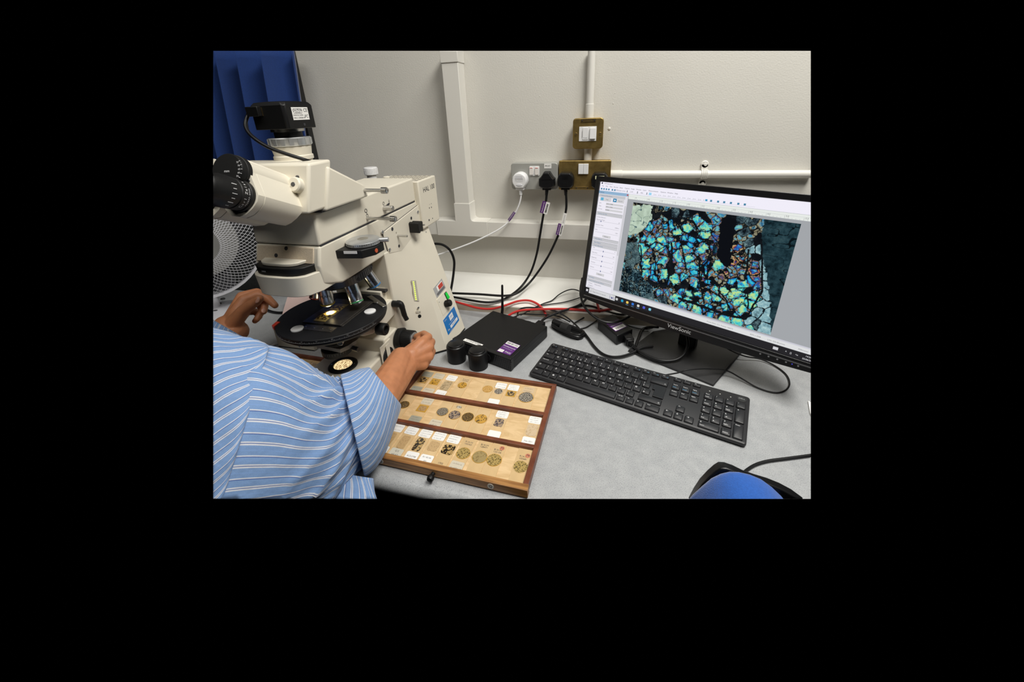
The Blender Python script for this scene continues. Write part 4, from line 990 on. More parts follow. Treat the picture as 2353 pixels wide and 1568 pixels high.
RK = {
 'blackwhite': rockmat('rock_black_grains', (.32, .28, .22), (.012, .010, .012), .50, 650, (.62, .55, .45)),
 'blackpatch': rockmat('rock_black_patches', (.50, .33, .13), (.015, .012, .010), .53, 260),
 'orange': rockmat('rock_orange_flecks', (.48, .25, .05), (.20, .09, .02), .42, 700, (.66, .40, .12)),
 'amberblack': rockmat('rock_amber_black', (.55, .30, .04), (.014, .010, .008), .45, 240),
 'grey': rockmat('rock_grey', (.16, .135, .10), (.05, .042, .035), .44, 600, (.30, .26, .20)),
 'brown': rockmat('rock_brown', (.10, .055, .015), (.045, .025, .010), .46, 500, (.22, .14, .04)),
 'purpleblack': rockmat('rock_grey_black', (.30, .23, .19), (.035, .025, .030), .49, 320, (.40, .27, .13)),
 'tan': rockmat('rock_tan', (.42, .28, .13), (.26, .15, .05), .44, 420),
 'speck': rockmat('rock_specked', (.52, .35, .17), (.12, .07, .035), .38, 480),
 'olive': rockmat('rock_olive', (.35, .25, .085), (.085, .06, .03), .44, 420, (.46, .33, .12)),
 'honey': rockmat('rock_honey', (.36, .27, .12), (.24, .17, .07), .45, 260),
 'pale': rockmat('rock_pale', (.60, .46, .30), (.50, .36, .20), .45, 300),
 'veil': rockmat('rock_veined', (.46, .34, .19), (.28, .20, .10), .46, 200),
}
M_amber = mat('mounting_resin', (.50, .28, .045), .2)
M_sqw = mat('white_label', (.82, .81, .78), .75)
M_sqb = mat('cream_label', (.58, .52, .40), .75)
M_sqg = mat('grey_label', (.33, .32, .25), .75)
M_pink = mat('pink_disc', (.55, .20, .11), .7)
M_hand = mat('pencil_ink', (.10, .09, .09), .8)
GLID = 'rock thin sections in the slide tray'
def scribble(mb, F, a0, a1, b0, b1, z, rows, sd, words=None):
    # pen strokes: the handwriting is too small to read, only its rhythm shows; words gives a line that can be read
    r = random.Random(sd); rows = max(rows, len(words) if words else 0)
    for k in range(rows):
        y = b1 - (b1 - b0) * (k + .55) / rows; h = min(.0022, (b1 - b0) / rows * .36)
        if words and k < len(words):
            sz = min(.0052, (b1 - b0) / rows * .8, (a1 - a0) / (len(words[k]) * .58)); mb.text(words[k], F((a0 + a1) / 2, y, z), F(1, 0, 0) - F(0, 0, 0), F(0, 1, 0) - F(0, 0, 0), sz); continue
        x = a0 + r.uniform(0, .002); e = a1 - r.uniform(0, .005); x0 = None
        while x < e:
            nx = x + r.uniform(.0005, .0011); up = r.uniform(.3, 1.0) * h * (1.7 if r.random() < .15 else 1)
            if r.random() > .13:
                mb.poly([F(x, y - h * .4, z), F(x + .00028, y - h * .4, z), F(nx + .00028, y - h * .4 + up, z), F(nx, y - h * .4 + up, z)])
            x = nx + r.uniform(-.0001, .0002)
def make_slide(T, x, y, label, sect, shape, top=None, bot=None, toptxt=None, bottxt=None, marks=None, disc=None, w=.026, h=.0745, ang=0.0, ring=None, sec_off=0.0, sec=None, z0=.0116, trim=False, group=GLID, wide=None, tw=None, bw=None):
    c, s = math.cos(ang), math.sin(ang)
    F = lambda a, b, z: T(x + c * a - s * b, y + s * a + c * b, z)
    t = thing('rock_slide', label, 'slide', F(0, 0, z0), group)
    ww = wide or w
    mb = MB(); mb.hexa([F(-ww / 2, -h / 2, z0), F(ww / 2, -h / 2, z0), F(ww / 2, h / 2, z0), F(-ww / 2, h / 2, z0)], [F(-ww / 2, -h / 2, z0 + .0011), F(ww / 2, -h / 2, z0 + .0011), F(ww / 2, h / 2, z0 + .0011), F(-ww / 2, h / 2, z0 + .0011)])
    mb.build('glass', M_gls, t, smooth=0, trim=trim)
    z = z0 + .0011
    so = sec_off
    def blob(r, zz0, zz1, wob, sd, n=40, asp=1.0):
        rr = random.Random(sd); ph = [rr.uniform(0, 6.28) for _ in range(4)]
        pts = []
        for k in range(n):
            a = 2 * math.pi * k / n; q = r * (1 + wob * (math.sin(3 * a + ph[0]) * .5 + math.sin(5 * a + ph[1]) * .35 + math.sin(9 * a + ph[2]) * .25))
            pts.append((q * math.cos(a), q * math.sin(a) * asp))
        m_ = MB(); m_.loft([[F(a, b + so, zz0) for a, b in pts], [F(a, b + so, zz1) for a, b in pts]]); return m_
    if shape == 'round':
        r = sec or .0125
        blob(r, z, z + .0003, .015, hash(label) % 97 if False else len(label)).build('resin_edge', ring or M_amber, t, smooth=0, trim=trim)
        blob(r * .93, z + .0003, z + .0006, .03, len(label) + 3).build('rock_section', RK[sect], t, smooth=0, trim=trim)
    elif shape == 'square':
        sw_, sh_ = sec or (.021, .021)
        mb = MB(); mb.hexa([F(a, b + so, z) for a, b in ((-sw_ / 2, -sh_ / 2), (sw_ / 2, -sh_ / 2), (sw_ / 2, sh_ / 2), (-sw_ / 2, sh_ / 2))], [F(a, b + so, z + .0003) for a, b in ((-sw_ / 2, -sh_ / 2), (sw_ / 2, -sh_ / 2), (sw_ / 2, sh_ / 2), (-sw_ / 2, sh_ / 2))])
        if ring: mb.build('cover_square', ring, t, smooth=0, trim=trim)
        k = .8 if ring else 1.0
        rr = random.Random(len(label)); pts = []
        for q in range(28):
            a = 2 * math.pi * q / 28; e = 1 / max(abs(math.cos(a)), abs(math.sin(a))) ** .8
            pts.append((sw_ / 2 * k * math.cos(a) * e * rr.uniform(.86, 1.0), sh_ / 2 * k * math.sin(a) * e * rr.uniform(.86, 1.0)))
        m_ = MB(); m_.loft([[F(a, b + so, z + .0003) for a, b in pts], [F(a, b + so, z + .0005) for a, b in pts]]); m_.build('rock_section', RK[sect], t, smooth=0, trim=trim)
    def paper(nm, m, y0, y1, rows, sd, wl_=.0245, words=None):
        mb = MB(); P_ = ((-wl_ / 2, y0 + .002), (-wl_ / 2 + .002, y0), (wl_ / 2 - .002, y0), (wl_ / 2, y0 + .002), (wl_ / 2, y1 - .002), (wl_ / 2 - .002, y1), (-wl_ / 2 + .002, y1), (-wl_ / 2, y1 - .002))
        mb.loft([[F(a, b, z) for a, b in P_], [F(a, b, z + .0003) for a, b in P_]]); o = mb.build(nm, m, t, smooth=0, trim=trim)
        if rows:
            mb = MB(); scribble(mb, F, -wl_ / 2 + .002, wl_ / 2 - .002, y0 + .001, y1 - .001, z + .0004, rows, sd, words); mb.build('handwriting', M_hand, o, smooth=0, trim=trim)
    sd = len(label) * 7
    if top: paper('paper_label', top, h / 2 - .0195, h / 2 - .0005, toptxt or 0, sd, words=tw)
    if bot: paper('paper_label', bot, -h / 2 + .0005, -h / 2 + .0195, bottxt or 0, sd + 1, words=bw)
    if marks:
        mb = MB(); ex = F(1, 0, 0) - F(0, 0, 0); ey = F(0, 1, 0) - F(0, 0, 0)
        for i, ln in enumerate(marks[0]): mb.text(ln, F(0, marks[1] + .0035 - i * .0050, z + .0002), ex, ey, .0050)
        mb.build('ink_number', M_hand if len(marks) > 2 else M_ink, t, smooth=0, trim=trim)
    if disc:
        mb = MB(); mb.cyl(F(disc[0], disc[1], z), F(disc[0], disc[1], z + .0003), .0046, n=24); q = mb.build('paper_disc', disc[3] if len(disc) > 3 else M_pink, t, smooth=0, trim=trim)
        mb = MB(); mb.text(disc[2], F(disc[0], disc[1], z + .0005), F(1, 0, 0) - F(0, 0, 0), F(0, 1, 0) - F(0, 0, 0), .0062); mb.build('handwriting', M_ink, q, smooth=0, trim=trim)
    return t
R1, R2, R3 = -.052, -.137, -.2205
S = lambda *a, **k: make_slide(TT, *a, **k)
S(-.3010, R1, 'slide with a dark ragged patch and black bordered labels, beside the wrist', 'blackpatch', 'square', M_sqg, M_sqg, 2, 2, ring=mat('resin_amber_dull', (.42, .25, .07), .25), sec=(.021, .022), sec_off=.006)
S(-.2715, R1, 'slide with an orange square and black crystals under a pale cream label', 'amberblack', 'square', M_sqb, M_sqb, 2, 2, ring=M_amber, sec=(.021, .021), sec_off=.006)
S(-.2405, R1, 'slide with a grey veined oblong under a white label, tilted in the back row', 'veil', 'square', M_sqw, M_sqw, 2, 1, sec=(.022, .034), sec_off=-.001, ang=-.05)
S(-.2060, R1, 'slide with a small black ragged speck in an amber round and pencilled numbers', 'amberblack', 'round', marks=(['R1A1H', '102363'], .026, 1), sec=.0105, sec_off=.009, ang=-.03)
S(-.1460, R1, 'slide with a bright orange round section alone in the back row', 'orange', 'round', sec=.0115, sec_off=.010)
S(-.1200, R1, 'narrow slide with a grey peppered section between two white labels', 'blackwhite', 'round', M_sqw, M_sqw, 2, 0, sec=.0095, sec_off=.008, w=.023, ring=RK['pale'])
S(-.0915, R1, 'slide with a black clump on a yellow square below a rounded white label', 'blackpatch', 'square', M_sqw, None, 3, 0, ring=M_amber, sec=(.021, .019), sec_off=.007)
S(-.0570, R1, 'slide with the largest black and white round section below a faded label', 'blackwhite', 'round', mat('faded_label', (.60, .45, .28), .75), None, 2, 0, sec=.0165, sec_off=.003, wide=.034)
S(-.3010, R2, 'slide with a dark brown round section at the shirt cuff end of the middle row', 'brown', 'round', sec=.0115, sec_off=.006)
S(-.2575, R2, 'slide with a small tan square between a buff label and a green label', 'tan', 'square', M_sqb, M_sqg, 2, 3, ring=M_amber, sec=(.022, .020), sec_off=.005)
S(-.2125, R2, 'slide with a plain grey round section and a faint label along its near end', 'grey', 'round', None, M_sqb, 0, 2, sec=.0125, sec_off=.006)
S(-.1845, R2, 'slide with a round paper number above a mottled grey and black section', 'purpleblack', 'round', disc=(.0, .0265, '2782', M_sqb), sec=.0128, sec_off=.003)
S(-.1560, R2, 'slide with a dark brown round section beside the mottled grey one', 'brown', 'round', sec=.0126, sec_off=.004)
S(-.1285, R2, 'slide with a yellow round section broken by black crystals', 'amberblack', 'round', sec=.0126, sec_off=.0055)
S(-.0905, R2, 'slide with a speckled brown square between two white labels in the middle row', 'purpleblack', 'square', M_sqw, M_sqw, 3, 0, sec=(.019, .022), sec_off=.004)
S(-.0235, R2, 'clear slide with white labels at both ends, against the bare end rail', 'pale', 'square', M_sqw, M_sqw, 3, 1, sec=(.022, .032), sec_off=.0, bw=['No 031'])
S(-.2790, R3, 'slide half hidden by the shirt cuff in the front row', 'speck', 'square', M_sqw, M_sqw, 2, 1, sec=(.017, .033))
S(-.2490, R3, 'slide with a brown streaked oblong and a rounded buff label at its near end', 'speck', 'square', M_sqw, mat('stone_label', (.60, .57, .47), .75), 3, 2, sec=(.018, .034), sec_off=-.002, ang=-.03, bw=['Q.2', 'HS-67'])
S(-.2180, R3, 'slide with a black mottled oblong between two rounded white labels', 'blackpatch', 'square', M_sqw, M_sqw, 3, 1, sec=(.018, .034), sec_off=.0, bw=['KCU/98'])
S(-.1895, R3, 'slide with a pale pinkish section and red pencil on its lower white label', 'speck', 'square', M_sqw, M_sqw, 3, 2, sec=(.021, .024), sec_off=.003, bw=['R1 42-56', 'E0'])
S(-.1600, R3, 'slide with large black crystals, an upside down number and a white label', 'blackpatch', 'square', M_sqw, None, 3, 0, sec=(.024, .024), sec_off=.002, marks=(['1702'], -.0325), ang=-.02)
S(-.1300, R3, 'slide with a green black round section above a torn paper label', 'olive', 'round', None, M_sqb, 0, 2, marks=(['R1A1H', '102363'], .024, 1), sec=.0130, sec_off=.001, ang=-.035, ring=M_amber)
S(-.0985, R3, 'slide with a milky honey coloured round section in the front row', 'honey', 'round', marks=(['B1A1H', '128471'], .0245), sec=.0138, sec_off=.0005)
S(-.0715, R3, 'slide with a pink numbered disc above a golden round section, beside the honey one', 'olive', 'round', marks=(['B1A1H', '133104'], .0195), disc=(.006, .0285, '73'), sec=.0135, sec_off=.0005)
S(-.0230, R3, 'slide with a pink numbered disc in the front corner of the tray', 'olive', 'round', marks=(['R1A1H', '103681'], .0165), disc=(.0065, .0235, '79'), sec=.0132, sec_off=-.002, ring=M_gls)

tray2, T2 = make_tray((-.362, -.5445), 'wooden slide tray half hidden behind the striped sleeve and microscope base', W=.20, D=.13, trim=True)
for k, (xx, sct) in enumerate(((-.170, 'tan'), (-.142, 'grey'), (-.113, 'brown'), (-.080, 'blackpatch'), (-.051, 'purpleblack'), (-.024, 'blackpatch'))):
    make_slide(T2, xx, -.050, ['numbered slide nearest the sleeve end of the half hidden tray', 'numbered slide second from the sleeve in the half hidden tray', 'numbered slide third from the sleeve in the half hidden tray', 'slide with a dark section fourth from the sleeve in the half hidden tray', 'slide with a mottled dark section fifth from the sleeve in the half hidden tray', 'slide nearest the microscope base in the half hidden tray'][k], sct, 'round', marks=(['B1B1H', '102366'], .025), sec=.0125, sec_off=-.006, trim=True, group='rock slides in the half hidden tray')

# ------------------------------------------------------------------ round black canisters
def canister(px, py, label):
    p = onZ(px, py, 0.0)
    t = thing('canister', label, 'canister', (p.x, p.y, 0), 'round black canisters')
    mb = MB(); mb.lathe((p.x, p.y, 0), (0, 0, 1), [(.0222, 0), (.0232, .001), (.0235, .040), (.0228, .043), (.001, .043)], 40); mb.build('body', M_black, t)
    mb = MB(); mb.lathe((p.x, p.y, .0425), (0, 0, 1), [(.0225, 0), (.0225, .0015), (.0205, .0035), (.0192, .0036), (.0192, .0062), (.018, .0072), (.001, .0074)], 40); mb.build('lid', M_satin, t)
canister(1050.5, 827, 'round black canister touching the foot of the microscope column')
canister(1100, 842, 'round black canister against the front grille of the small black computer')

# ------------------------------------------------------------------ small computer
PA = -.3387; PO = Vector((-.1038, -.4218, 0)); pc_, ps_ = math.cos(PA), math.sin(PA)
def pcp(a, b, z): return Vector((PO.x + pc_ * a - ps_ * b, PO.y + ps_ * a + pc_ * b, z))
def pbox(mb, a0, a1, b0, b1, z0, z1):
    mb.hexa([pcp(a0, b0, z0), pcp(a1, b0, z0), pcp(a1, b1, z0), pcp(a0, b1, z0)], [pcp(a0, b0, z1), pcp(a1, b0, z1), pcp(a1, b1, z1), pcp(a0, b1, z1)]); return mb
pcx = thing('mini_computer', 'small flat black desktop computer with purple and white stickers beside the keyboard', 'computer', pcp(.091, .089, 0))
exp_, eyp = pcp(1, 0, 0) - pcp(0, 0, 0), pcp(0, 1, 0) - pcp(0, 0, 0)
pbox(MB(), 0, .182, .010, .178, .003, .0355).build('case', M_black, pcx, bevel=.0015)
pbox(MB(), -.0005, .1825, -.001, .0115, .002, .0362).build('front_bezel', M_satin, pcx, bevel=.0015)
pbox(MB(), .1815, .1826, .016, .174, .0205, .0214).build('side_seam', M_ink, pcx)
for k in range(4): pbox(MB(), .02 + (k % 2) * .12, .04 + (k % 2) * .12, .02 + (k // 2) * .12, .04 + (k // 2) * .12, 0, .0035).build('foot', M_rub, pcx)
mb = MB()
for i in range(30):
    for j in range(5):
        a = .008 + i * .0058
        if abs(a - .113) < .012 and j < 6: continue
        a0 = a + j * .0016; pbox(mb, a0, a0 + .0030, -.0014, -.0008, .006 + j * .0054, .0098 + j * .0054)
mb.build('grille_slots', M_ink, pcx, smooth=0, kind='stuff')
p = pcp(.113, -.001, .018); mb = MB(); mb.lathe(p, -eyp, [(.0098, -.001), (.0098, .0008), (.0086, .0008), (.0086, .0002), (.001, .0002)], 32); pbn = mb.build('badge_ring', mat('gunmetal', (.10, .10, .11), .3, .8), pcx)
mb = MB(); mb.text('DELL', p - eyp * .0011, exp_, (0, 0, 1), .0062); mb.build('lettering', M_steel, pbn, smooth=0)
st = pbox(MB(), .030, .088, .006, .0165, .0362, .0366); st = st.build('white_sticker', M_paper, pcx, smooth=0)
mb = MB(); mb.text('GEOLENG13', pcp(.060, .0125, .0368), -exp_, -eyp, .0082); mb.build('lettering', M_ink, st, smooth=0)
q0, q1, q2, q3 = [Vector((onZ(px, py, .0364))) for px, py in ((1167.5, 783.5), (1196, 794.5), (1172, 817.5), (1141, 807))]
def quadp(u, v, z): return (q0.lerp(q1, u)).lerp(q3.lerp(q2, u), v) * 1.0 + Vector((0, 0, z - .0364))
def qplate(nm, m, u0, u1, v0, v1, z0, z1, parent):
    mb = MB(); mb.hexa([quadp(a, b, z0) for a, b in ((u0, v1), (u1, v1), (u1, v0), (u0, v0))], [quadp(a, b, z1) for a, b in ((u0, v1), (u1, v1), (u1, v0), (u0, v0))]); return mb.build(nm, m, parent, smooth=0)
stk = qplate('purple_sticker', M_purple, 0, 1, 0, 1, .036, .0367, pcx)
wf = qplate('white_field', M_paper, .02, .98, .03, .27, .0367, .0369, stk)
mb = MB(); ud = (q1 - q0).normalized(); vd = Vector((0, 0, 1)).cross(ud)
a = .08
rr_ = random.Random(5)
while a < .9:
    w_ = rr_.choice((.012, .02, .03)); mb.hexa([quadp(x_, y_, .0369) for x_, y_ in ((a, .22), (a + w_, .22), (a + w_, .07), (a, .07))], [quadp(x_, y_, .037) for x_, y_ in ((a, .22), (a + w_, .22), (a + w_, .07), (a, .07))]); a += w_ + rr_.choice((.015, .025))
mb.build('barcode', M_ink, wf, smooth=0, kind='stuff')
wf2 = qplate('white_field', M_paper, .03, .40, .76, .96, .0367, .0369, stk)
mb = MB(); mb.text('EC 07/23', quadp(.215, .86, .037), ud, vd, .0032); mb.build('lettering', M_ink, wf2, smooth=0)
mb = MB(); mb.text('Hawkesworth', quadp(.49, .44, .0369), ud, vd, .0066); mb.text('ELECTRICAL SAFETY TEST', quadp(.49, .60, .0369), ud, vd, .0024); mb.text('PASS', quadp(.72, .86, .0369), ud, vd, .0082); mb.build('lettering', M_winkk, stk, smooth=0)
# aerial
b0 = onZ(1148, 714, .030); mb = MB(); mb.cyl(pcp(.025, .178, .025), pcp(.025, .188, .025), .004, n=16)
base_a = pcp(.025, .187, .025)
top_y = base_a.y + .004; ta_ = onY(1154, 655, top_y); ba_ = onY(1154.5, 712, top_y)
mb.tube([base_a, ba_.lerp(ta_, .02), ba_.lerp(ta_, .1)], .0042, 12)
mb.tube([ba_, ba_.lerp(ta_, .3), ba_.lerp(ta_, .97), ta_], [.0042, .0036, .0031, .0022], 14); mb.build('aerial', M_black, pcx)
for k, (a_, w_, h_) in enumerate(((.062, .010, .010), (.085, .014, .008), (.108, .012, .008), (.137, .022, .012))):
    mb = MB(); mb.hexa([pcp(a_, .176, .016), pcp(a_ + w_, .176, .016), pcp(a_ + w_, .196 + (k == 3) * .012, .016), pcp(a_, .196 + (k == 3) * .012, .016)], [pcp(a_, .176, .016 + h_), pcp(a_ + w_, .176, .016 + h_), pcp(a_ + w_, .196 + (k == 3) * .012, .016 + h_), pcp(a_, .196 + (k == 3) * .012, .016 + h_)]); mb.build('rear_plug', M_black, pcx, bevel=.001)

# ------------------------------------------------------------------ keyboard
KA = -.2901; KO = Vector((.1491, -.3714, 0)); kc, ks = math.cos(KA), math.sin(KA); KSL = (.026 - .014) / .127
def kp3(a, b, z=0.0):     # a along, b depth (negative towards the user), z above the sloping top face
    return Vector((KO.x + kc * a - ks * b, KO.y + ks * a + kc * b, .0225 + KSL * b + z))
M_kb = mat('keyboard_shell', (.020, .020, .022), .45, bump=.05, bscale=900, bdist=.0003)
M_key = mat('keycap', (.016, .016, .018), .40, bump=.06, bscale=1200, bdist=.0003)
M_kbl = mat('blue_legend', (.05, .30, .55), .6)
kb = thing('keyboard', 'black full size keyboard with white legends in front of the monitor', 'keyboard', kp3(.221, -.0635, -.02))
W_, D2 = .442, .127
def kring(z, ins, zb=None):
    pts = rrect(ins, W_ - ins, -D2 + ins, -ins, .006, 4)
    return [kp3(a, b, z) if zb is None else Vector((kp3(a, b).x, kp3(a, b).y, zb + max(0, (b + D2)) * .055)) for a, b in pts]
mb = MB(); mb.loft([kring(0, .002, .003), kring(0, 0, .0045), kring(-.003, 0), kring(-.001, .0006), kring(0, .002)])
kbody = mb.build('shell', M_kb, kb, smooth=35)
for a, b in ((.02, -.012), (.42, -.012), (.02, -.115), (.42, -.115)):
    p = kp3(a, b); mb = MB(); mb.cyl((p.x, p.y, 0), (p.x, p.y, .009), .008, n=12); mb.build('foot', M_rub, kb)
kx_, ky_ = (kp3(1, 0) - kp3(0, 0)).normalized(), (kp3(0, 1) - kp3(0, 0)).normalized(); kz_ = kx_.cross(ky_)
_keymesh = {}
def key(cx, cy, w, h=.0165, legend=None, sub=None, third=None, iso=False, big=None):
    org = kp3(cx, cy)
    k_ = (round(w, 4), round(h, 4), iso)
    if k_ not in _keymesh:
        mb = MB()
        def ol(ins, z, dy=0.0):
            if iso:
                x0, x1, y0, y1 = -w / 2 + ins, w / 2 - ins, -h / 2 + ins, h / 2 - ins; st = .0048
                p = [(x0 + st, y0), (x1, y0), (x1, y1), (x0, y1), (x0, y1 - .0165 + 2 * ins), (x0 + st, y1 - .0165 + 2 * ins)]
            else:
                p = rrect(-w / 2 + ins, w / 2 - ins, -h / 2 + ins, h / 2 - ins, .0015, 2)
            return [org + kx_ * a + ky_ * (b + dy) + kz_ * z for a, b in p]
        if iso:
            mb.prism(ol(.0004, .0003), kz_ * .0035)
        else:
            mb.loft([ol(0, .0003), ol(.0004, .0020), ol(.0010, .0034), ol(.0018, .0038)])
        o = mb.build('key', M_key, kb, smooth=0 if iso else 30, origin=org, bevel=.0007 if iso else 0); _keymesh[k_] = o.data
    else:
        o = bpy.data.objects.new('key', _keymesh[k_]); COL.objects.link(o); o.parent = kb; o.location = org - wl(kb); WL[o.name] = org
    def leg(t, u, v, size, m, al='LEFT'):
        mb = MB(); mb.text(t, org + kx_ * u + ky_ * v + kz_ * .00395, kx_, ky_, size, al); mb.build('legend', m, o, smooth=0)
    x0 = -w / 2 + .0028; y1 = h / 2 - .0045
    if legend == 'WIN':
        mb = MB()
        for a, b in ((-.0019, -.0019), (.0002, -.0019), (-.0019, .0002), (.0002, .0002)): mb.poly([org + kx_ * (a + c_ - .001) + ky_ * (b + d_ + .0015) + kz_ * .00395 for c_, d_ in ((0, 0), (.0017, 0), (.0017, .0017), (0, .0017))])
        mb.build('legend', M_winkk, o, smooth=0); return
    if legend:
        sz = big or (.0062 if len(legend) == 1 else .0036)
        if h < .012: leg(legend, x0, .0015, .0030, M_winkk)
        else: leg(legend, x0, y1, sz, M_winkk)
    if sub:
        blue = sub[0] == '~'; t = sub.strip('~')
        if h < .012: leg(t, w / 2 - .0022, -.0018, .0034, M_kbl, 'RIGHT')
        else: leg(t, x0, -h / 2 + .0048, .0052 if len(t) == 1 else .0034, M_kbl if blue else M_winkk)
    if third: leg(third, w / 2 - .0028, -h / 2 + .0048, .0045, M_winkk, 'RIGHT')
P_ = .0188; KW = .0162
# function row
y = -.0132
key(.0135, y, .0152, .0098, 'Esc', '~a')
for i, s_ in enumerate(('F1', 'F2', 'F3', 'F4')): key(.0420 + .0203 * i, y, .0165, .0098, s_, '~x' if i == 0 else None)
for i, s_ in enumerate(('F5', 'F6', 'F7', 'F8')): key(.1315 + .0203 * i, y, .0165, .0098, s_)
for i, s_ in enumerate(('F9', 'F10', 'F11', 'F12')): key(.2195 + .0203 * i, y, .0165, .0098, s_, ('~p', '~pn', '~>o', '~>|')[i])
for i, s_ in enumerate(('<x', '<', '<))')): key(.3053 + .0192 * i, y + .002, .0155, .0098, s_)
y = -.0340
for i, (a, b) in enumerate((('`', '|'), ('!', '1'), ('"', '2'), ('#', '3'), ('$', '4'), ('%', '5'), ('^', '6'), ('&', '7'), ('*', '8'), ('(', '9'), (')', '0'), ('_', '-'), ('+', '='))):
    key(.0137 + P_ * i, y, KW, .0166, a, b, '€' if b == '4' else None, big=.0046)
key(.2720, y, .0358, .0166, None, None, '←') 
y = -.0537
key(.0190, y, .0262, .0166, 'Tab')
for i, s_ in enumerate('QWERTYUIOP'): key(.0422 + P_ * i, y, KW, .0166, s_)
key(.2305, y, KW, .0166, '{', '[', big=.005); key(.2493, y, KW, .0166, '}', ']', big=.005)
key(.2765, -.0638, .0262, .0368, None, iso=True)
y = -.0735
key(.0215, y, .0308, .0166, 'Caps Lock')
for i, s_ in enumerate('ASDFGHJKL'): key(.0468 + P_ * i, y, KW, .0166, s_)
for i, (a, b) in enumerate(((':', ';'), ('@', "'"), ('~', '#'))): key(.2160 + P_ * i, y, KW, .0166, a, b, big=.005)
y = -.0935
key(.0168, y, .0218, .0166, '⇧')
key(.0375, y, KW, .0166, '|', '\\', big=.005)
for i, s_ in enumerate('ZXCVBNM'): key(.0563 + P_ * i, y, KW, .0166, s_)
for i, (a, b) in enumerate((('<', ','), ('>', '.'), ('?', '/'))): key(.1885 + P_ * i, y, KW, .0166, a, b, big=.005)
key(.2660, y, .0460, .0166, None, None, '⇧')
y = -.1135
key(.0178, y, .0235, .0166, 'Ctrl'); key(.0385, y, KW, .0166, 'Fn'); key(.0575, y, KW, .0166, 'WIN'); key(.0768, y, .0178, .0166, 'Alt')
key(.1448, y, .1125, .0166, None)
key(.2115, y, .0172, .0166, 'Alt Gr'); key(.2305, y, KW, .0166, 'Fn'); key(.2495, y, KW, .0166, '='); key(.2757, y, .0275, .0166, 'Ctrl')
for i, (a, b) in enumerate((('Insert', '~Print'), ('Home', '~Scroll'), ('PgUp', '~Pause'))): key(.3058 + .0192 * i, -.0340, .0165, .0166, a, b)
for i, a in enumerate(('Delete', 'End', 'PgDn')): key(.3058 + .0192 * i, -.0545, .0165, .0166, a)
key(.3250, -.0935, .0165, .0166, '↑')
for i, a in enumerate(('←', '↓', '→')): key(.3058 + .0192 * i, -.1135, .0165, .0166, a)
nx0, nd = .3688, .0194
for r_, row in enumerate(((('Num', 'Lock'), ('/', None), ('*', None), ('-', None)), (('7', 'Home'), ('8', '↑'), ('9', 'PgUp')), (('4', '←'), ('5', None), ('6', '→')), (('1', 'End'), ('2', '↓'), ('3', 'PgDn')))):
    for i, (a, b) in enumerate(row): key(nx0 + nd * i, -.0340 - .0200 * r_, .0168, .0166, a, b, big=.0034 if a == 'Num' else .005)
key(nx0 + nd * .5, -.1140, .0362, .0166, '0', 'Insert', big=.005); key(nx0 + 2 * nd, -.1140, .0168, .0166, '.', 'Delete', big=.005)
key(nx0 + 3 * nd, -.0640, .0168, .0366, '+', big=.006); key(nx0 + 3 * nd, -.1040, .0168, .0366, 'Enter')
for i in range(3):
    p = kp3(.3690 + .0194 * i, -.0158); mb = MB(); mb.cyl(p, p + kz_ * .0005, .0012, n=10); mb.build('indicator_light', mat('grey_led', (.45, .45, .42), .5), kb)
p = kp3(.4275, -.0120, .0001); mb = MB(); mb.lathe(p, kz_, [(.0088, 0), (.0088, .0004), (.0078, .0004), (.0078, .0001), (.001, .0001)], 36, hint=ky_); bd = mb.build('badge', mat('dark_badge', (.07, .07, .07), .3, .6), kb)
mb = MB(); mb.text('DELL', p + kz_ * .0005, kx_, ky_, .0052); mb.build('lettering', M_silver, bd, smooth=0)

# ------------------------------------------------------------------ monitor
MBL = Vector((.2186, -.2264, .1045)); MYA, MTI = -.5088, .1801; SW_, SH_ = .531, .299
mr = Vector((math.cos(MYA), math.sin(MYA), 0)); mu = Vector((-math.sin(MYA) * math.sin(MTI), math.cos(MYA) * math.sin(MTI), math.cos(MTI))); mn = mr.cross(mu)   # mn points towards the viewer
def sp3(u, v, d=0.0): return MBL + mr * u + mu * v + mn * d
mon = thing('monitor', 'black monitor on a stand showing a blue rock section in capture software', 'monitor', (.475, -.31, 0))
def mring(ins, d, b0=-.020):
    pts = rrect(-.0125 + ins, SW_ + .0125 - ins, b0 + ins, SH_ + .0135 - ins, .004, 3); return [sp3(a, b, d) for a, b in pts]
M_bez = mat('monitor_bezel', (.009, .009, .010), .28)
mb = MB(); mb.loft([mring(.05, -.050), mring(.012, -.035), mring(0, -.022), mring(0, -.001), mring(.0006, .0)]); mb.build('housing', M_bez, mon, smooth=35, trim=True)
def mbar(mb, u0, u1, v0, v1, d0, d1):
    mb.hexa([sp3(u0, v0, d0), sp3(u1, v0, d0), sp3(u1, v1, d0), sp3(u0, v1, d0)], [sp3(u0, v0, d1), sp3(u1, v0, d1), sp3(u1, v1, d1), sp3(u0, v1, d1)]); return mb
mb = MB(); mbar(mb, -.0125, SW_ + .0125, SH_ + .0005, SH_ + .0135, .001, .0045); mb.build('bezel', M_bez, mon, trim=True, bevel=.0008)
mb = MB(); mbar(mb, -.0125, -.0005, -.012, SH_ + .0005, .001, .0045); mb.build('bezel', M_bez, mon, trim=True, bevel=.0008)
mb = MB(); mbar(mb, SW_ + .0005, SW_ + .0125, -.012, SH_ + .0005, .001, .0045); mb.build('bezel', M_bez, mon, trim=True, bevel=.0008)
mb = MB(); mbar(mb, -.0125, SW_ + .0125, -.0075, -.0005, .001, .0035); mb.build('bezel', M_bez, mon, trim=True, bevel=.0006)
mb = MB(); n_ = 24; pts = []
for k in range(n_ + 1):
    u = k / n_; pts.append((-.0125 + (SW_ + .025) * u, -.0165 - .0105 * (1 - (2 * u - 1) ** 2)))
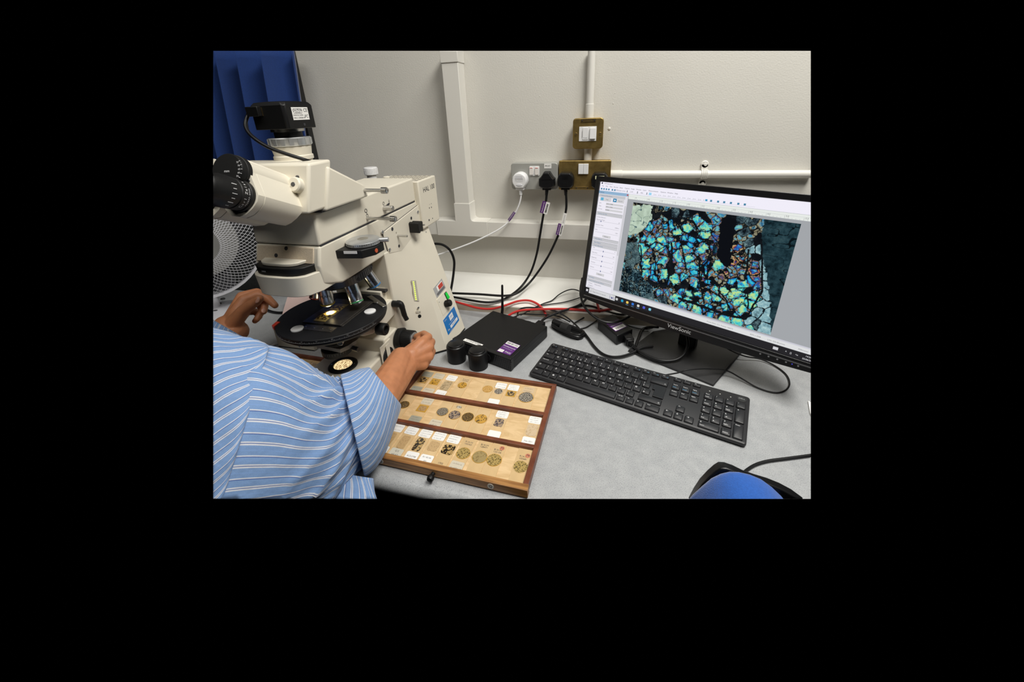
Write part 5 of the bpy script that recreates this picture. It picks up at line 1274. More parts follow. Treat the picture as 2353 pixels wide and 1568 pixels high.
poly = [sp3(SW_ + .0125, -.0075, .0), sp3(-.0125, -.0075, .0)] + [sp3(a, b, .0) for a, b in pts]
mb.prism(poly, mn * .0055); chin = mb.build('chin', M_bez, mon, trim=True, smooth=25, bevel=.0008)
mb = MB(); mbar(mb, .0, SW_ + .0125, -.0092, -.0074, .002, .0058); mb.build('silver_line', mat('edge_line', (.30, .30, .31), .25, .8), chin, trim=True)
mb = MB(); mb.text('ViewSonic', sp3(.2655, -.0160, .0058), mr, mu, .0132); mb.build('lettering', M_winkk, chin, smooth=0)
for px, py in ((1747, 813.5), (1766, 819.5), (1786, 826), (1806, 832.5), (1834, 841.5)):
    p = onP(px, py, sp3(0, 0, .0056), mn); mb = MB(); mb.lathe(p, mn, [(.0017, 0), (.0017, .0003), (.0012, .0003), (.0012, .0001), (.0005, .0001)], 14); mb.build('menu_button', mat('button_grey', (.2, .2, .21), .4), chin)
p = onP(1820, 837, sp3(0, 0, .0056), mn); mb = MB(); mb.cyl(p, p + mn * .0004, .001, n=10); mb.build('power_light', emat('blue_led', (.1, .1, .9), .8), chin)
# stand
bpts = [onZ(px, py, .004) for px, py in ((1443, 806), (1640, 886), (1708, 806), (1560, 752), (1500, 763))]
mb = MB(); 
pl = [(p.x, p.y) for p in bpts]
mb.loft([[Vector((x, y, 0.0005)) for x, y in pl], [Vector((x, y, .006)) for x, y in pl]])
cen = Vector((sum(x for x, y in pl) / 5, sum(y for x, y in pl) / 5, 0))
mb2 = MB(); up_ = [(cen.x + (x - cen.x) * .93, cen.y + (y - cen.y) * .93) for x, y in pl]
mb.loft([[Vector((x, y, .006)) for x, y in pl], [Vector((x, y, .0085)) for x, y in up_]])
M_stand = mat('stand_black', (.017, .017, .018), .5, bump=.15, bscale=900, bdist=.0005)
mb.build('stand_base', M_stand, mon, bevel=.0015)
nb = sp3(.2655, .10, -.045); nk = Vector((.483, -.298, .008)); bk = -Vector((mn.x, mn.y, 0)).normalized()
mb = MB(); hw = mr * .021
mb.hexa([nk - hw - bk * .009, nk + hw - bk * .009, nk + hw + bk * .012, nk - hw + bk * .012], [nk - hw * .9 - bk * .009 + Vector((.005, .008, .17)), nk + hw * .9 - bk * .009 + Vector((.005, .008, .17)), nk + hw * .9 + bk * .008 + Vector((.005, .008, .17)), nk - hw * .9 + bk * .008 + Vector((.005, .008, .17))]); mb.build('stand_neck', M_satin, mon, bevel=.003)
mb = MB(); mbar(mb, .20, .33, .07, .17, -.075, -.03); mb.build('rear_cover', M_satin, mon, bevel=.006)

# what the screen shows: flat print on the lit panel, millimetres from its lower left corner
EM = {}
def em(r, g, b):
    k = (r, g, b)
    if k not in EM: EM[k] = emat('screen_%d_%d_%d' % k, srgb(r, g, b), 1.0)
    return EM[k]
def srect(nm, x0, x1, y0, y1, c, parent, d=.0006, trim=True):
    mb = MB(); mb.poly([sp3(x0 / 1000, y0 / 1000, d), sp3(x1 / 1000, y0 / 1000, d), sp3(x1 / 1000, y1 / 1000, d), sp3(x0 / 1000, y1 / 1000, d)]); return mb.build(nm, em(*c), parent, smooth=0, trim=trim)
def srects(nm, rects, c, parent, d=.0009):
    mb = MB()
    for x0, x1, y0, y1 in rects: mb.poly([sp3(x0 / 1000, y0 / 1000, d), sp3(x1 / 1000, y0 / 1000, d), sp3(x1 / 1000, y1 / 1000, d), sp3(x0 / 1000, y1 / 1000, d)])
    return mb.build(nm, em(*c), parent, smooth=0, trim=True, kind='stuff')
def stexts(nm, items, c, parent, d=.0011):
    mb = MB()
    for x_, y_, t, sz in items: mb.text(t, sp3(x_ / 1000, y_ / 1000, d), mr, mu, sz / 1000, 'LEFT')
    return mb.build(nm, em(*c), parent, smooth=0, trim=True, kind='stuff')
panel = srect('screen', 0, 531, 0, 299, (157, 160, 164), mon, .0004)
srect('title_bar', 0, 531, 276, 299, (232, 229, 240), panel)
srect('status_bar', 82.5, 531, 15.5, 27, (214, 215, 216), panel); srect('status_bar', 82.5, 531, 25.5, 28.5, (196, 196, 206), panel, .0007)
srect('ruler_strip', 84, 531, 264.5, 276, (222, 226, 222), panel)
tpn = srect('tool_panel', 0, 82.5, 15, 277, (222, 220, 228), panel, .0007)
srects('ruler_ticks', [(101 + 6.2 * k, 101.35 + 6.2 * k, 265, 266.6 if k % 5 else 270) for k in range(70)], (120, 124, 124), panel)
stexts('ruler_figures', [(103 + 31 * k, 268.8, s_, 4.2) for k, s_ in enumerate(('0', '0.5', '1.0', '1.5', '2.0', '2.5', '3.0', '3.5', '4.0', '4.5', '5.0', '5.5', '6.0'))], (95, 98, 98), panel)
srects('rule_lines', [(84, 531, 275.6, 276.1), (84, 531, 264.2, 264.6), (84, 531, 270.6, 270.9), (2, 358, 279.0, 279.3)], (168, 172, 176), panel)
stexts('menu_text', [(12, 295.6, 'GXCapture-T', 4.3), (6, 289, 'File', 4), (17, 289, 'Edit', 4), (28, 289, 'View', 4), (40, 289, 'Browse', 4), (56, 289, 'Setup', 4), (70, 289, 'Capture', 4), (87, 289, 'Image', 4), (101, 289, 'Process', 4), (118, 289, 'Layer', 4), (132, 289, 'Measurements', 4), (161, 289, 'Options', 4), (177, 289, 'Window', 4), (194, 289, 'Help', 4), (47, 282, 'Millimeter (mm)', 4), (86, 282, '2.5X', 4), (113, 282, '40%', 4)], (78, 78, 88), panel)
srects('toolbar_icons', [(4 + a, 8 + a, 279.8, 283.8) for a in (0, 7, 14, 21, 31, 38, 268, 282)] + [(298, 302, 280, 284), (311, 315, 280, 284), (325, 329, 280, 284), (337, 341, 280, 284)], (70, 128, 160), panel)
srects('toolbar_marks', [(149 + 11.2 * k, 152.5 + 11.2 * k, 281.2, 281.8) for k in range(10)] + [(146.8 + 11.2 * k, 147.4 + 11.2 * k, 280, 283) for k in range(11)] + [(77, 79, 279.6, 284.6), (104, 106, 279.6, 284.6), (128, 130, 279.6, 284.6)], (125, 130, 138), panel)
srects('hand_tool', [(134, 140.5, 279, 285)], (150, 205, 232), panel); srects('text_tool', [(262, 266.5, 280, 284)], (60, 150, 190), panel)
srects('app_icon', [(4, 7.5, 294, 297.8)], (40, 44, 60), panel)
# left tool panel
srects('panel_header', [(0, 82.5, 269.6, 277)], (140, 172, 200), tpn); srects('close_mark', [(79, 82, 271.5, 275)], (190, 60, 60), tpn, .0011)
stexts('panel_title', [(2.5, 273, 'Camera', 4)], (30, 50, 80), tpn)
GREYB = [(1, 76, 261.6, 268.6), (1, 76, 214.5, 222.5), (1, 76, 148.2, 155.6), (1, 76, 138.4, 146), (1, 76, 130.4, 137.4), (1, 76, 42.2, 49), (1, 76, 33.2, 40)]
srects('section_headers', GREYB, (190, 190, 194), tpn); srects('section_rules', [(1, 76, b - .1, b + .5) for a_, a2, a3, b in GREYB[1:]], (120, 120, 124), tpn)
stexts('section_titles', [(7, 265, 'Capture & Resolution', 3.7), (7, 218.6, 'Exposure & Gain', 3.7), (7, 152, 'White Balance', 3.7), (7, 142, 'Black Balance', 3.7), (7, 134, 'Color Adjustment', 3.7), (7, 45.6, 'Bit Depth', 3.7), (7, 36.6, 'Power Frequency (Anti-flicker)', 3.7)], (40, 100, 150), tpn)
srects('panel_field', [(3, 74, 225.5, 261), (3, 74, 156, 214), (3, 74, 52, 130)], (229, 226, 235), tpn, .0008)
srects('buttons', [(6, 38, 251.5, 261), (41.6, 74.3, 251.5, 261), (25, 73.5, 243, 248), (25, 73.5, 235.5, 240.4), (25, 73.5, 227.8, 232.6), (28, 52, 158.6, 165), (26, 50, 56, 62.6)], (202, 201, 204), tpn)
srects('snap_icon', [(8, 16, 252.8, 260)], (90, 170, 205), tpn, .0011); srects('record_icon', [(44, 53, 252.5, 261)], (28, 118, 165), tpn, .0011)
mb = MB(); mb.poly([sp3(.047, .2542, .0013), sp3(.0515, .2567, .0013), sp3(.047, .2592, .0013)]); mb.build('play_mark', em(235, 240, 245), tpn, smooth=0)
stexts('panel_text', [(23, 256.2, 'Snap', 3.8), (58, 256.2, 'Record', 3.8), (5, 246, 'Live:', 3.6), (5, 238.4, 'Snap:', 3.6), (5, 230.8, 'Format:', 3.6), (26, 245.4, '3072 x 2048', 3.7), (26, 238, '3072 x 2048', 3.7), (26, 230.2, 'RGB24', 3.7), (4, 209.6, '[ ] Auto Exposure', 3.6), (4, 203, 'Exposure Target:', 3.6), (68, 202, '20', 3.4), (4, 189, 'Exposure Time:', 3.6), (60, 188.5, '5.804ms', 3.4), (4, 176.2, 'Gain:', 3.6), (63, 175.2, '130%', 3.4), (33, 161.6, 'Defaults', 3.6), (5, 127.6, 'Hue:', 3.6), (70, 126.6, '0', 3.4), (5, 114.6, 'Saturation:', 3.6), (66, 113.4, '128', 3.4), (5, 101, 'Brightness:', 3.6), (70, 100, '0', 3.4), (5, 88, 'Contrast:', 3.6), (70, 86.6, '0', 3.4), (5, 74.6, 'Gamma:', 3.6), (66, 73.6, '1.00', 3.4), (31, 59.2, 'Defaults', 3.6), (7, 29, 'Camera', 3.6), (26, 29, 'Measurement', 3.6), (7, 22.6, 'Histogram', 3.4), (4, 17.4, 'GXCapture x1.2', 3.4)], (76, 76, 84), tpn)
srects('slider_lines', [(5, 72, a, a + .5) for a in (199, 183, 169.8, 122, 109, 95.2, 82.2, 68.2)], (165, 165, 172), tpn, .0010)
srects('slider_handles', [(a - .9, a + .9, b - 1.8, b + 2.2) for a, b in ((17.9, 199), (37.6, 122), (37.6, 109), (37.4, 95), (37.3, 82), (37.6, 68))], (28, 62, 120), tpn, .0012)
srects('scroll_bar', [(77, 82, 17, 268)], (214, 212, 220), tpn, .0009); srects('scroll_thumb', [(77.4, 81.6, 120, 246)], (196, 195, 200), tpn, .0011)
# status and task bar
stexts('status_text', [(319, 20.4, 'Frame Rate: 15.1, Frame: 166672', 4), (405, 20.6, '3072 x 2048', 4), (424, 20.4, '2.5X: 555.40 p/mm', 4) if False else (437, 20.2, '2.5X: 555.40 p/mm', 4), (490, 20, 'Millimeter', 4)], (110, 112, 114), panel)
srect('task_bar', 0, 531, 0, 15.2, (38, 37, 40), panel, .0008); srect('search_box', 12, 91.5, .6, 14.8, (206, 206, 208), panel, .0010)
stexts('search_text', [(23, 7.6, 'Type here to search', 5), (15.5, 7.6, 'Q', 5.4)], (105, 105, 110), panel, .0013)
srects('search_picture', [(76, 77, 2, 12), (80, 85, 4, 9), (87, 88.2, 2, 11)], (110, 110, 150), panel, .0013)
srects('start_mark', [(3, 5.6, 4.2, 6.9), (6, 8.6, 4.2, 6.9), (3, 5.6, 7.3, 10), (6, 8.6, 7.3, 10)], (225, 225, 230), panel, .0013)
for x_, c in ((97, (190, 190, 190)), (112.5, (40, 150, 190)), (127, (225, 190, 90)), (142, (50, 110, 200)), (157, (205, 205, 200)), (172, (80, 90, 200)), (187.5, (120, 190, 215))):
    mb = MB(); mb.poly([sp3((x_ + a) / 1000, (7.3 + b) / 1000, .0013) for a, b in ((-3.2, -2), (-2, -3.2), (2, -3.2), (3.2, -2), (3.2, 2), (2, 3.2), (-2, 3.2), (-3.2, 2))]); mb.build('task_icon', em(*c), panel, smooth=0)
srects('task_underlines', [(123.5, 130.5, .4, 1.1), (153, 161, .4, 1.1), (138.5, 145.5, .4, 1.1)], (120, 170, 215), panel, .0013)
stexts('clock', [(504, 10.4, '14:28', 4.4), (500, 4.2, '25/06/2024', 4.4)], (225, 225, 228), panel, .0013)
srects('tray_icons', [(450, 459, 4.5, 10.5)], (200, 200, 204), panel, .0013); stexts('tray_marks', [(471, 7, '^', 6), (479, 7.4, '[]', 4.6), (488, 7.4, '<x', 4.4)], (215, 215, 218), panel, .0013)

# the rock section picture: painted per point on a fine grid
NXI, NYI = 440, 292
def A_(a, b): return (1420 + a / 7.127, 480 + b / 7.127)
def B_(a, b): return (1560 + a / 3.645, 420 + b / 3.645)
def s2(p):
    q = onP(p[0], p[1], MBL, mn) - MBL; return (q.dot(mr) * 1000, q.dot(mu) * 1000)
X0, X1, Y0, Y1 = 99.0, 440.0, 31.6, 258.0
seeds = []
for k, lst in (('C', [A_(*q) for q in ((1150, 300), (1410, 310), (990, 370), (1300, 190), (530, 500), (710, 540), (750, 860), (740, 1080), (970, 760), (1140, 670), (1160, 810), (1370, 660), (1230, 940), (470, 920), (470, 1050), (920, 1150), (1420, 1070), (1510, 1080), (1420, 1290), (1500, 1440), (1400, 430), (410, 660), (960, 1470), (1180, 1400), (1240, 1220), (680, 610), (880, 620), (1300, 1390), (1150, 1480))] + [B_(*q) for q in ((330, 700), (210, 880), (290, 950), (360, 905), (490, 990), (630, 960), (540, 855), (140, 1040), (40, 1030), (400, 1140), (470, 1150), (90, 1020), (545, 1070), (600, 1020), (325, 905), (470, 940), (225, 760))]),
               ('B', [A_(*q) for q in ((590, 580), (990, 590), (770, 290), (520, 330), (1070, 1110), (1250, 1050), (580, 960), (590, 1130), (1220, 500), (1090, 490), (430, 480), (1190, 600), (870, 290), (900, 680), (1330, 480), (1500, 880), (560, 1050), (840, 1180))] + [B_(*q) for q in ((270, 790), (250, 830), (600, 830), (20, 900), (270, 1080), (240, 1050), (400, 1040), (180, 860), (150, 900), (440, 820))]),
               ('P', [A_(*q) for q in ((640, 420), (770, 720), (1030, 950), (690, 1380), (1510, 880), (660, 240), (1400, 800), (790, 1360), (850, 500), (500, 720), (900, 820), (1000, 1010), (600, 380), (480, 420))] + [B_(*q) for q in ((320, 330), (370, 780), (430, 780), (530, 740), (640, 800), (300, 560), (300, 460), (500, 700), (650, 860), (320, 1090), (210, 790), (630, 690))]),
               ('O', [B_(*q) for q in ((470, 660), (620, 740), (490, 560), (390, 770), (530, 640))]),
               ('K', [A_(*q) for q in ((1000, 200), (830, 100), (640, 120), (1120, 1220), (980, 480), (870, 920), (560, 1220), (760, 1260), (1000, 1300), (1400, 120), (1240, 400), (300, 1150), (1200, 20), (1080, 560), (880, 1040))] + [B_(*q) for q in ((380, 350), (420, 450), (370, 560), (390, 650), (440, 300), (30, 870), (150, 970), (420, 1090), (640, 620), (590, 900), (660, 500), (130, 430), (30, 260), (110, 250), (560, 1100))]),
               ('W', [B_(*q) for q in ((720, 700), (730, 790), (730, 840), (720, 930), (650, 1080), (590, 1150), (725, 1120), (700, 1220), (680, 1010), (620, 560), (670, 560))]),
               ('G', [A_(*q) for q in ((300, 700), (260, 820), (230, 930), (320, 1060), (500, 1480), (450, 1400), (1100, 100), (950, 90), (720, 1480), (200, 620))] + [B_(*q) for q in ((560, 410), (600, 330), (520, 300), (640, 1190), (590, 500))]),
               ('R', [B_(*q) for q in ((600, 1210),)])):
    for q in lst: seeds.append((*s2(q), k))
# extra small fragments between the large grains
for _ in range(330):
    seeds.append((rng.uniform(X0, X1 - 60), rng.uniform(Y0, Y1), 'S'))
sx_ = np.array([q[0] for q in seeds]); sy_ = np.array([q[1] for q in seeds]); kk = np.array([q[2] for q in seeds])
wgt = np.array([{'C': 9.5, 'B': 5.5, 'P': 4.6, 'O': 5.0, 'K': 3.6, 'W': 5.2, 'G': 5.0, 'R': 4.0, 'S': 0.0}[c] for c in kk])
gx, gy = np.meshgrid(np.linspace(X0, X1, NXI), np.linspace(Y0, Y1, NYI))
def vnoise(x, y, sc, sd):
    r = np.random.default_rng(sd); t = r.random((64, 64)); u = x / sc; v = y / sc
    i = np.floor(u).astype(int); j = np.floor(v).astype(int); fu = u - i; fv = v - j; fu = fu * fu * (3 - 2 * fu); fv = fv * fv * (3 - 2 * fv)
    g = lambda a, b: t[a % 64, b % 64]
    return (g(i, j) * (1 - fu) + g(i + 1, j) * fu) * (1 - fv) + (g(i, j + 1) * (1 - fu) + g(i + 1, j + 1) * fu) * fv
def fbm(x, y, sc, sd): return (vnoise(x, y, sc, sd) + .5 * vnoise(x, y, sc / 2, sd + 1) + .25 * vnoise(x, y, sc / 4, sd + 2)) / 1.75
wx = gx + (fbm(gx, gy, 11, 1) - .5) * 7 + (vnoise(gx, gy, 3, 11) - .5) * 1.6; wy = gy + (fbm(gx, gy, 11, 5) - .5) * 7 + (vnoise(gx, gy, 3, 15) - .5) * 1.6
d1 = np.full(gx.shape, 1e9); d2 = d1.copy(); i1 = np.zeros(gx.shape, int)
for s_ in range(len(seeds)):
    d = np.hypot(wx - sx_[s_], wy - sy_[s_]) - wgt[s_]
    m1 = d < d1
    d2 = np.where(m1, d1, np.minimum(d2, d)); i1 = np.where(m1, s_, i1); d1 = np.where(m1, d, d1)
edge = (d2 - d1) * .5
K_ = kk[i1]
nz = fbm(gx, gy, 7, 21); nf = vnoise(gx, gy, 1.6, 31); nl = fbm(gx, gy, 26, 41)
def ramp(t, stops):
    t = np.clip(t, 0, 1); out = np.zeros(t.shape + (3,))
    xs = [q[0] for q in stops]
    for c in range(3): out[..., c] = np.interp(t, xs, [q[1][c] for q in stops])
    return out
bright = [(0, (14, 17, 22)), (.10, (140, 120, 92)), (.20, (186, 174, 140)), (.26, (70, 70, 120)), (.32, (18, 110, 190)), (.42, (30, 170, 205)), (.58, (90, 200, 185)), (.74, (150, 208, 160)), (1, (190, 212, 130))]
blue = [(0, (14, 17, 22)), (.14, (150, 138, 110)), (.24, (70, 70, 115)), (.36, (20, 105, 180)), (.6, (35, 170, 205)), (1, (125, 208, 185))]
purp = [(0, (14, 15, 20)), (.15, (120, 105, 84)), (.30, (160, 140, 110)), (.42, (110, 70, 95)), (.52, (50, 60, 130)), (.72, (30, 130, 185)), (1, (130, 195, 175))]
oran = [(0, (14, 14, 16)), (.15, (185, 172, 135)), (.34, (190, 135, 80)), (.5, (120, 60, 60)), (.66, (45, 50, 130)), (.85, (30, 120, 190)), (1, (110, 190, 190))]
seedr = np.random.default_rng(3).random(len(seeds))[i1]
lv = np.clip(edge / 3.6, 0, 1) * .52 + (nz - .5) * 1.15 + (nl - .5) * .5 + (nf - .5) * .22 + .13
wb = np.abs(fbm(gx * .7 + gy * .5, gy - gx * .3, 11, 91) - .5); wb2 = np.abs(fbm(gx, gy * .8, 8, 95) - .5)
lv = lv - np.clip(.020 - wb, 0, 1) * 34 * (edge < 5) - np.clip(.012 - wb2, 0, 1) * 30
img = ramp(np.where(edge < .75, 0, np.clip(lv, .07, 1)), bright)
def put(mask, cols): img[mask] = cols[mask]
eb = np.where(edge < .8, 0, np.clip(np.clip(edge / 4.2, 0, 1) * .7 + (nz - .5) * .8 + .12, .04, 1))
put(K_ == 'B', ramp(eb, blue)); put(K_ == 'P', ramp(np.clip(eb + (nf - .5) * .35, 0, 1), purp)); put(K_ == 'O', ramp(np.clip(np.where(edge < .8, 0, eb * .9 + (nz - .5) * .6), 0, 1), oran))
es = np.where(edge < .55, 0, np.clip(edge / 2.6, 0, 1) * .55 + (nz - .5) * .5 + seedr * .40 + .06)
put(K_ == 'S', np.where((seedr < .18)[..., None], np.array((15., 19, 24)) + 40 * np.clip(nf - .55, 0, 1)[..., None], ramp(np.clip(es, 0, 1), [(0, (13, 16, 20)), (.2, (62, 62, 54)), (.4, (120, 116, 95)), (.6, (150, 145, 118)), (.75, (50, 120, 165)), (1, (120, 190, 175))])))
put(K_ == 'K', np.full(img.shape, 1.0) * np.array((13, 16, 21)) + 16 * (nz[..., None] - .4).clip(0))
put(K_ == 'W', ramp(np.where(edge < .9, .0, .55 + (nz - .5) * .6 + (nf - .5) * .2), [(0, (14, 20, 26)), (.5, (120, 160, 170)), (.8, (175, 205, 205)), (1, (190, 215, 205))]))
put(K_ == 'G', ramp(np.where(edge < .6, .0, .35 + (nz - .5) * .9 + (nf - .5) * .5), [(0, (12, 18, 24)), (.35, (48, 66, 74)), (.7, (95, 120, 124)), (1, (150, 172, 166))]))
def inpoly(pts):
    pts = [s2(q) for q in pts]; ins = np.zeros(gx.shape, bool); n = len(pts); X_ = gx + (nz - .5) * 8; Y_ = gy + (fbm(gx, gy, 7, 61) - .5) * 8
    for i in range(n):
        (xa, ya), (xb, yb) = pts[i], pts[(i + 1) % n]
        c = ((ya > Y_) != (yb > Y_)) & (X_ < (xb - xa) * (Y_ - ya) / (yb - ya + 1e-9) + xa); ins ^= c
    return ins
crack = np.abs(fbm(gx, gy, 13, 71) - .5)
pale = np.array((172., 190, 172)) + ((nz - .5) * 46)[..., None]
pale[crack < .022] = (70, 95, 100)
put(inpoly([A_(180, -60), A_(580, -60), A_(575, 160), A_(420, 330), A_(330, 400), A_(150, 440)]), pale)
lam = np.sin((gx * .55 + gy * 1.1 + (nz - .5) * 16) * 1.3) * .5 + .5
slate = ramp(.30 + lam * .38 + (nz - .5) * .5, [(0, (14, 24, 30)), (.5, (62, 84, 90)), (1, (130, 152, 150))])
put(inpoly([A_(140, 540), A_(320, 540), A_(345, 700), A_(370, 900), A_(110, 940)]), slate)
dk = ramp(.2 + (nf - .5) * 1.3 + (nz - .5) * .9, [(0, (8, 18, 26)), (.5, (60, 92, 104)), (1, (150, 176, 172))])
put(inpoly([A_(70, 960), A_(330, 1000), A_(420, 1140), A_(560, 1260), A_(600, 1560), A_(-40, 1460)]), dk)
put(inpoly([A_(390, 1470), A_(560, 1330), A_(610, 1480), A_(590, 1600), A_(380, 1600)]), slate * 1.1)
rs = ramp(.45 + (nz - .5) * .8 + (nl - .5) * .5 + (nf - .5) * .2, [(0, (10, 24, 30)), (.5, (34, 58, 66)), (1, (62, 86, 90))])
rs[np.abs(vnoise(gx, gy * 2.4, 22, 81) - .5) < .018] = (10, 18, 22)
put(inpoly([B_(720, 290), B_(1080, 290), B_(820, 1330), B_(770, 1230), B_(765, 1000), B_(735, 760), B_(700, 620), B_(690, 450)]), rs)
put(inpoly([B_(360, 290), B_(480, 290), B_(470, 420), B_(450, 520), B_(430, 640), B_(410, 720), B_(370, 700), B_(320, 610), B_(335, 480), B_(345, 360)]), np.full(img.shape, 1.0) * np.array((13, 15, 20)))
for pts in ([A_(160, 470), A_(330, 480), A_(330, 540), A_(150, 560)], [A_(560, 0), A_(760, 0), A_(690, 120), A_(560, 190)], [A_(430, 1130), A_(640, 1230), A_(980, 1250), A_(1130, 1190), A_(1260, 1340), A_(1000, 1310), A_(830, 1290), A_(600, 1290)], [A_(830, 300), A_(840, 700), A_(880, 760), A_(900, 1100), A_(860, 1100), A_(820, 700)]):
    put(inpoly(pts), np.full(img.shape, 1.0) * np.array((14, 18, 22)) + 12 * nz[..., None])
fr2 = np.random.default_rng(12); c2 = [(fr2.uniform(X0, X1), fr2.uniform(Y0, Y1)) for _ in range(420)]
g1 = np.full(gx.shape, 1e9); g2 = g1.copy()
for a_x, a_y in c2:
    d = np.hypot((wx - a_x), (wy - a_y) * .8); m1 = d < g1; g2 = np.where(m1, g1, np.minimum(g2, d)); g1 = np.where(m1, d, g1)
fine = (g2 - g1) * .5; msk = np.isin(K_, ['S', 'B', 'P', 'O']) | ((K_ == 'C') & (edge < 3.2))
kd = np.clip((fine - .1) / .6, .25, 1); msk &= ~inpoly([A_(180, -60), A_(580, -60), A_(575, 160), A_(420, 330), A_(330, 400), A_(150, 440)]); msk &= vnoise(gx, gy, 18, 77) > .3; msk &= img.sum(-1) > 60; msk &= ~inpoly([B_(720, 290), B_(1080, 290), B_(820, 1330), B_(770, 1230), B_(765, 1000), B_(735, 760), B_(700, 620), B_(690, 450)])
img[msk] *= kd[msk][:, None]
halo = msk & (fine > .7) & (fine < 1.15) & (nf > .45); img[halo] = img[halo] * .5 + np.array((150., 138, 108)) * .5
# long fractures
def stroke(pts, w):
    pts = [s2(q) for q in pts]; d = np.full(gx.shape, 1e9)
    for (xa, ya), (xb, yb) in zip(pts[:-1], pts[1:]):
        t = np.clip(((gx - xa) * (xb - xa) + (gy - ya) * (yb - ya)) / ((xb - xa) ** 2 + (yb - ya) ** 2), 0, 1); d = np.minimum(d, np.hypot(gx - xa - t * (xb - xa) + (nz - .5) * 3, gy - ya - t * (yb - ya) + (fbm(gx, gy, 7, 61) - .5) * 3))
    return d < w
for pts, w in (([A_(980, 230), A_(1060, 370), A_(1180, 420), A_(1300, 480), A_(1560, 530)], 2.2), ([A_(560, 730), A_(700, 660), A_(800, 600)], 1.2), ([A_(640, 990), A_(850, 975)], 1.0), ([A_(620, 860), A_(610, 1000), A_(670, 1210)], 1.5), ([A_(880, 560), A_(890, 850), A_(860, 1060), A_(800, 1230)], 2.2), ([A_(1050, 600), A_(1070, 760), A_(1100, 880), A_(1110, 1000)], 1.6), ([A_(1230, 640), A_(1260, 760), A_(1350, 860), A_(1330, 1160)], 1.5), ([A_(1500, 560), A_(1520, 700), A_(1470, 860), A_(1380, 960), A_(1370, 1160)], 1.5), ([A_(370, 600), A_(390, 800), A_(370, 900), A_(400, 1080)], 1.5), ([A_(830, 160), A_(1080, 150), A_(1240, 220), A_(1300, 330)], 2.4), ([B_(0, 970), B_(180, 1030), B_(380, 1100), B_(550, 1140)], 2.6), ([B_(330, 900), B_(400, 990), B_(440, 1090)], 1.6), ([B_(230, 850), B_(420, 880), B_(680, 880)], 1.2), ([B_(690, 480), B_(700, 700), B_(700, 900), B_(560, 1140)], 2.0), ([B_(580, 560), B_(575, 720), B_(550, 800)], 1.8), ([B_(170, 620), B_(180, 860), B_(210, 1010)], 1.6), ([B_(240, 640), B_(245, 840)], 1.3), ([B_(580, 880), B_(580, 1050)], 1.5)):
    put(stroke(pts, w), np.full(img.shape, 1.0) * np.array((13, 17, 21)) + 8 * nf[..., None])
img = np.clip(img, 0, 255) / 255.0
lin = np.where(img <= .04045, img / 12.92, ((img + .055) / 1.055) ** 2.4)
vs = [tuple(sp3(a / 1000, b / 1000, .0009)) for a, b in zip(gx.ravel(), gy.ravel())]
fs = [(j * NXI + i, j * NXI + i + 1, (j + 1) * NXI + i + 1, (j + 1) * NXI + i) for j in range(NYI - 1) for i in range(NXI - 1)]
mb = MB(); mb.v = vs; mb.f = fs
M_pic = bpy.data.materials.new('screen_picture'); M_pic.use_nodes = True; nt = M_pic.node_tree
for n_ in list(nt.nodes):
    if n_.type == 'BSDF_PRINCIPLED': nt.nodes.remove(n_)
at_ = nt.nodes.new('ShaderNodeAttribute'); at_.attribute_name = 'picture'; e_ = nt.nodes.new('ShaderNodeEmission'); nt.links.new(at_.outputs['Color'], e_.inputs[0]); nt.links.new(e_.outputs[0], nt.nodes['Material Output'].inputs['Surface'])
pic = mb.build('rock_picture', M_pic, panel, smooth=0)
ca = pic.data.color_attributes.new('picture', 'FLOAT_COLOR', 'POINT')
ca.data.foreach_set('color', np.concatenate([lin.reshape(-1, 3), np.ones((lin.size // 3, 1))], 1).astype(np.float32).ravel())
lab(pic, 'cyan and yellow cracked crystal picture')

# ------------------------------------------------------------------ cables on the desk and ledge
def cable(label, pts, r, m=M_cable, name='cable', grp=None):
    t = MB(); t.tube(smooth_path(pts, 10), r, 8)
    o = t.build(name, m, None, trim=True, origin=pts[len(pts) // 2]); return tag(o, label, 'cable', grp)
def zs(pts): return [onZ(px, py, z) for px, py, z in pts]
cable('black lead arching from behind the microscope down onto the white ledge', [onY(990, 562, -.17), onY(1004, 560.5, -.165), onY(1020, 564, -.16), onY(1035, 577, -.155), onY(1043.5, 600, -.15), onY(1042, 630, -.15), onY(1037, 662, -.155), onZ(1031, 690, .035)], .0040)
cable('red lead rising in a hump behind the small computer and diving behind its plugs', zs([(1010, 685, .032), (1040, 692, .034), (1065, 699, .034), (1100, 708.5, .030), (1130, 710, .032), (1160, 702.5, .038), (1190, 692.5, .040), (1215, 691, .040), (1235, 699, .037), (1248, 712, .026), (1257, 730, .006)]), .0036, M_red)
cable('red lead stretched level under the lower left corner of the monitor', zs([(1165, 728, .020), (1180, 719, .028), (1200, 713.5, .033), (1240, 711, .034), (1300, 710.5, .034), (1350, 713.5, .032), (1385, 713.5, .032), (1420, 705, .036)]), .0036, M_red)
cable('short red lead dropping from behind the monitor towards the power adapter', [onZ(1369, 685, .05), onZ(1373, 700, .04), onZ(1377, 715, .03), onZ(1380, 732, .006)], .0036, M_red)
cable('thin black wire arching highest over the ledge left of the monitor corner', zs([(1196, 725, .024), (1225, 709, .032), (1250, 697.5, .034), (1268, 691, .036), (1285, 677, .045), (1305, 667, .052), (1322, 666, .054), (1345, 675, .05)]), .0017)
cable('thin black wire lying on the ledge just below the highest arching wire', zs([(1215, 716, .030), (1235, 705, .033), (1260, 700, .034), (1290, 696, .036), (1315, 690, .038), (1345, 680, .042)]), .0017)
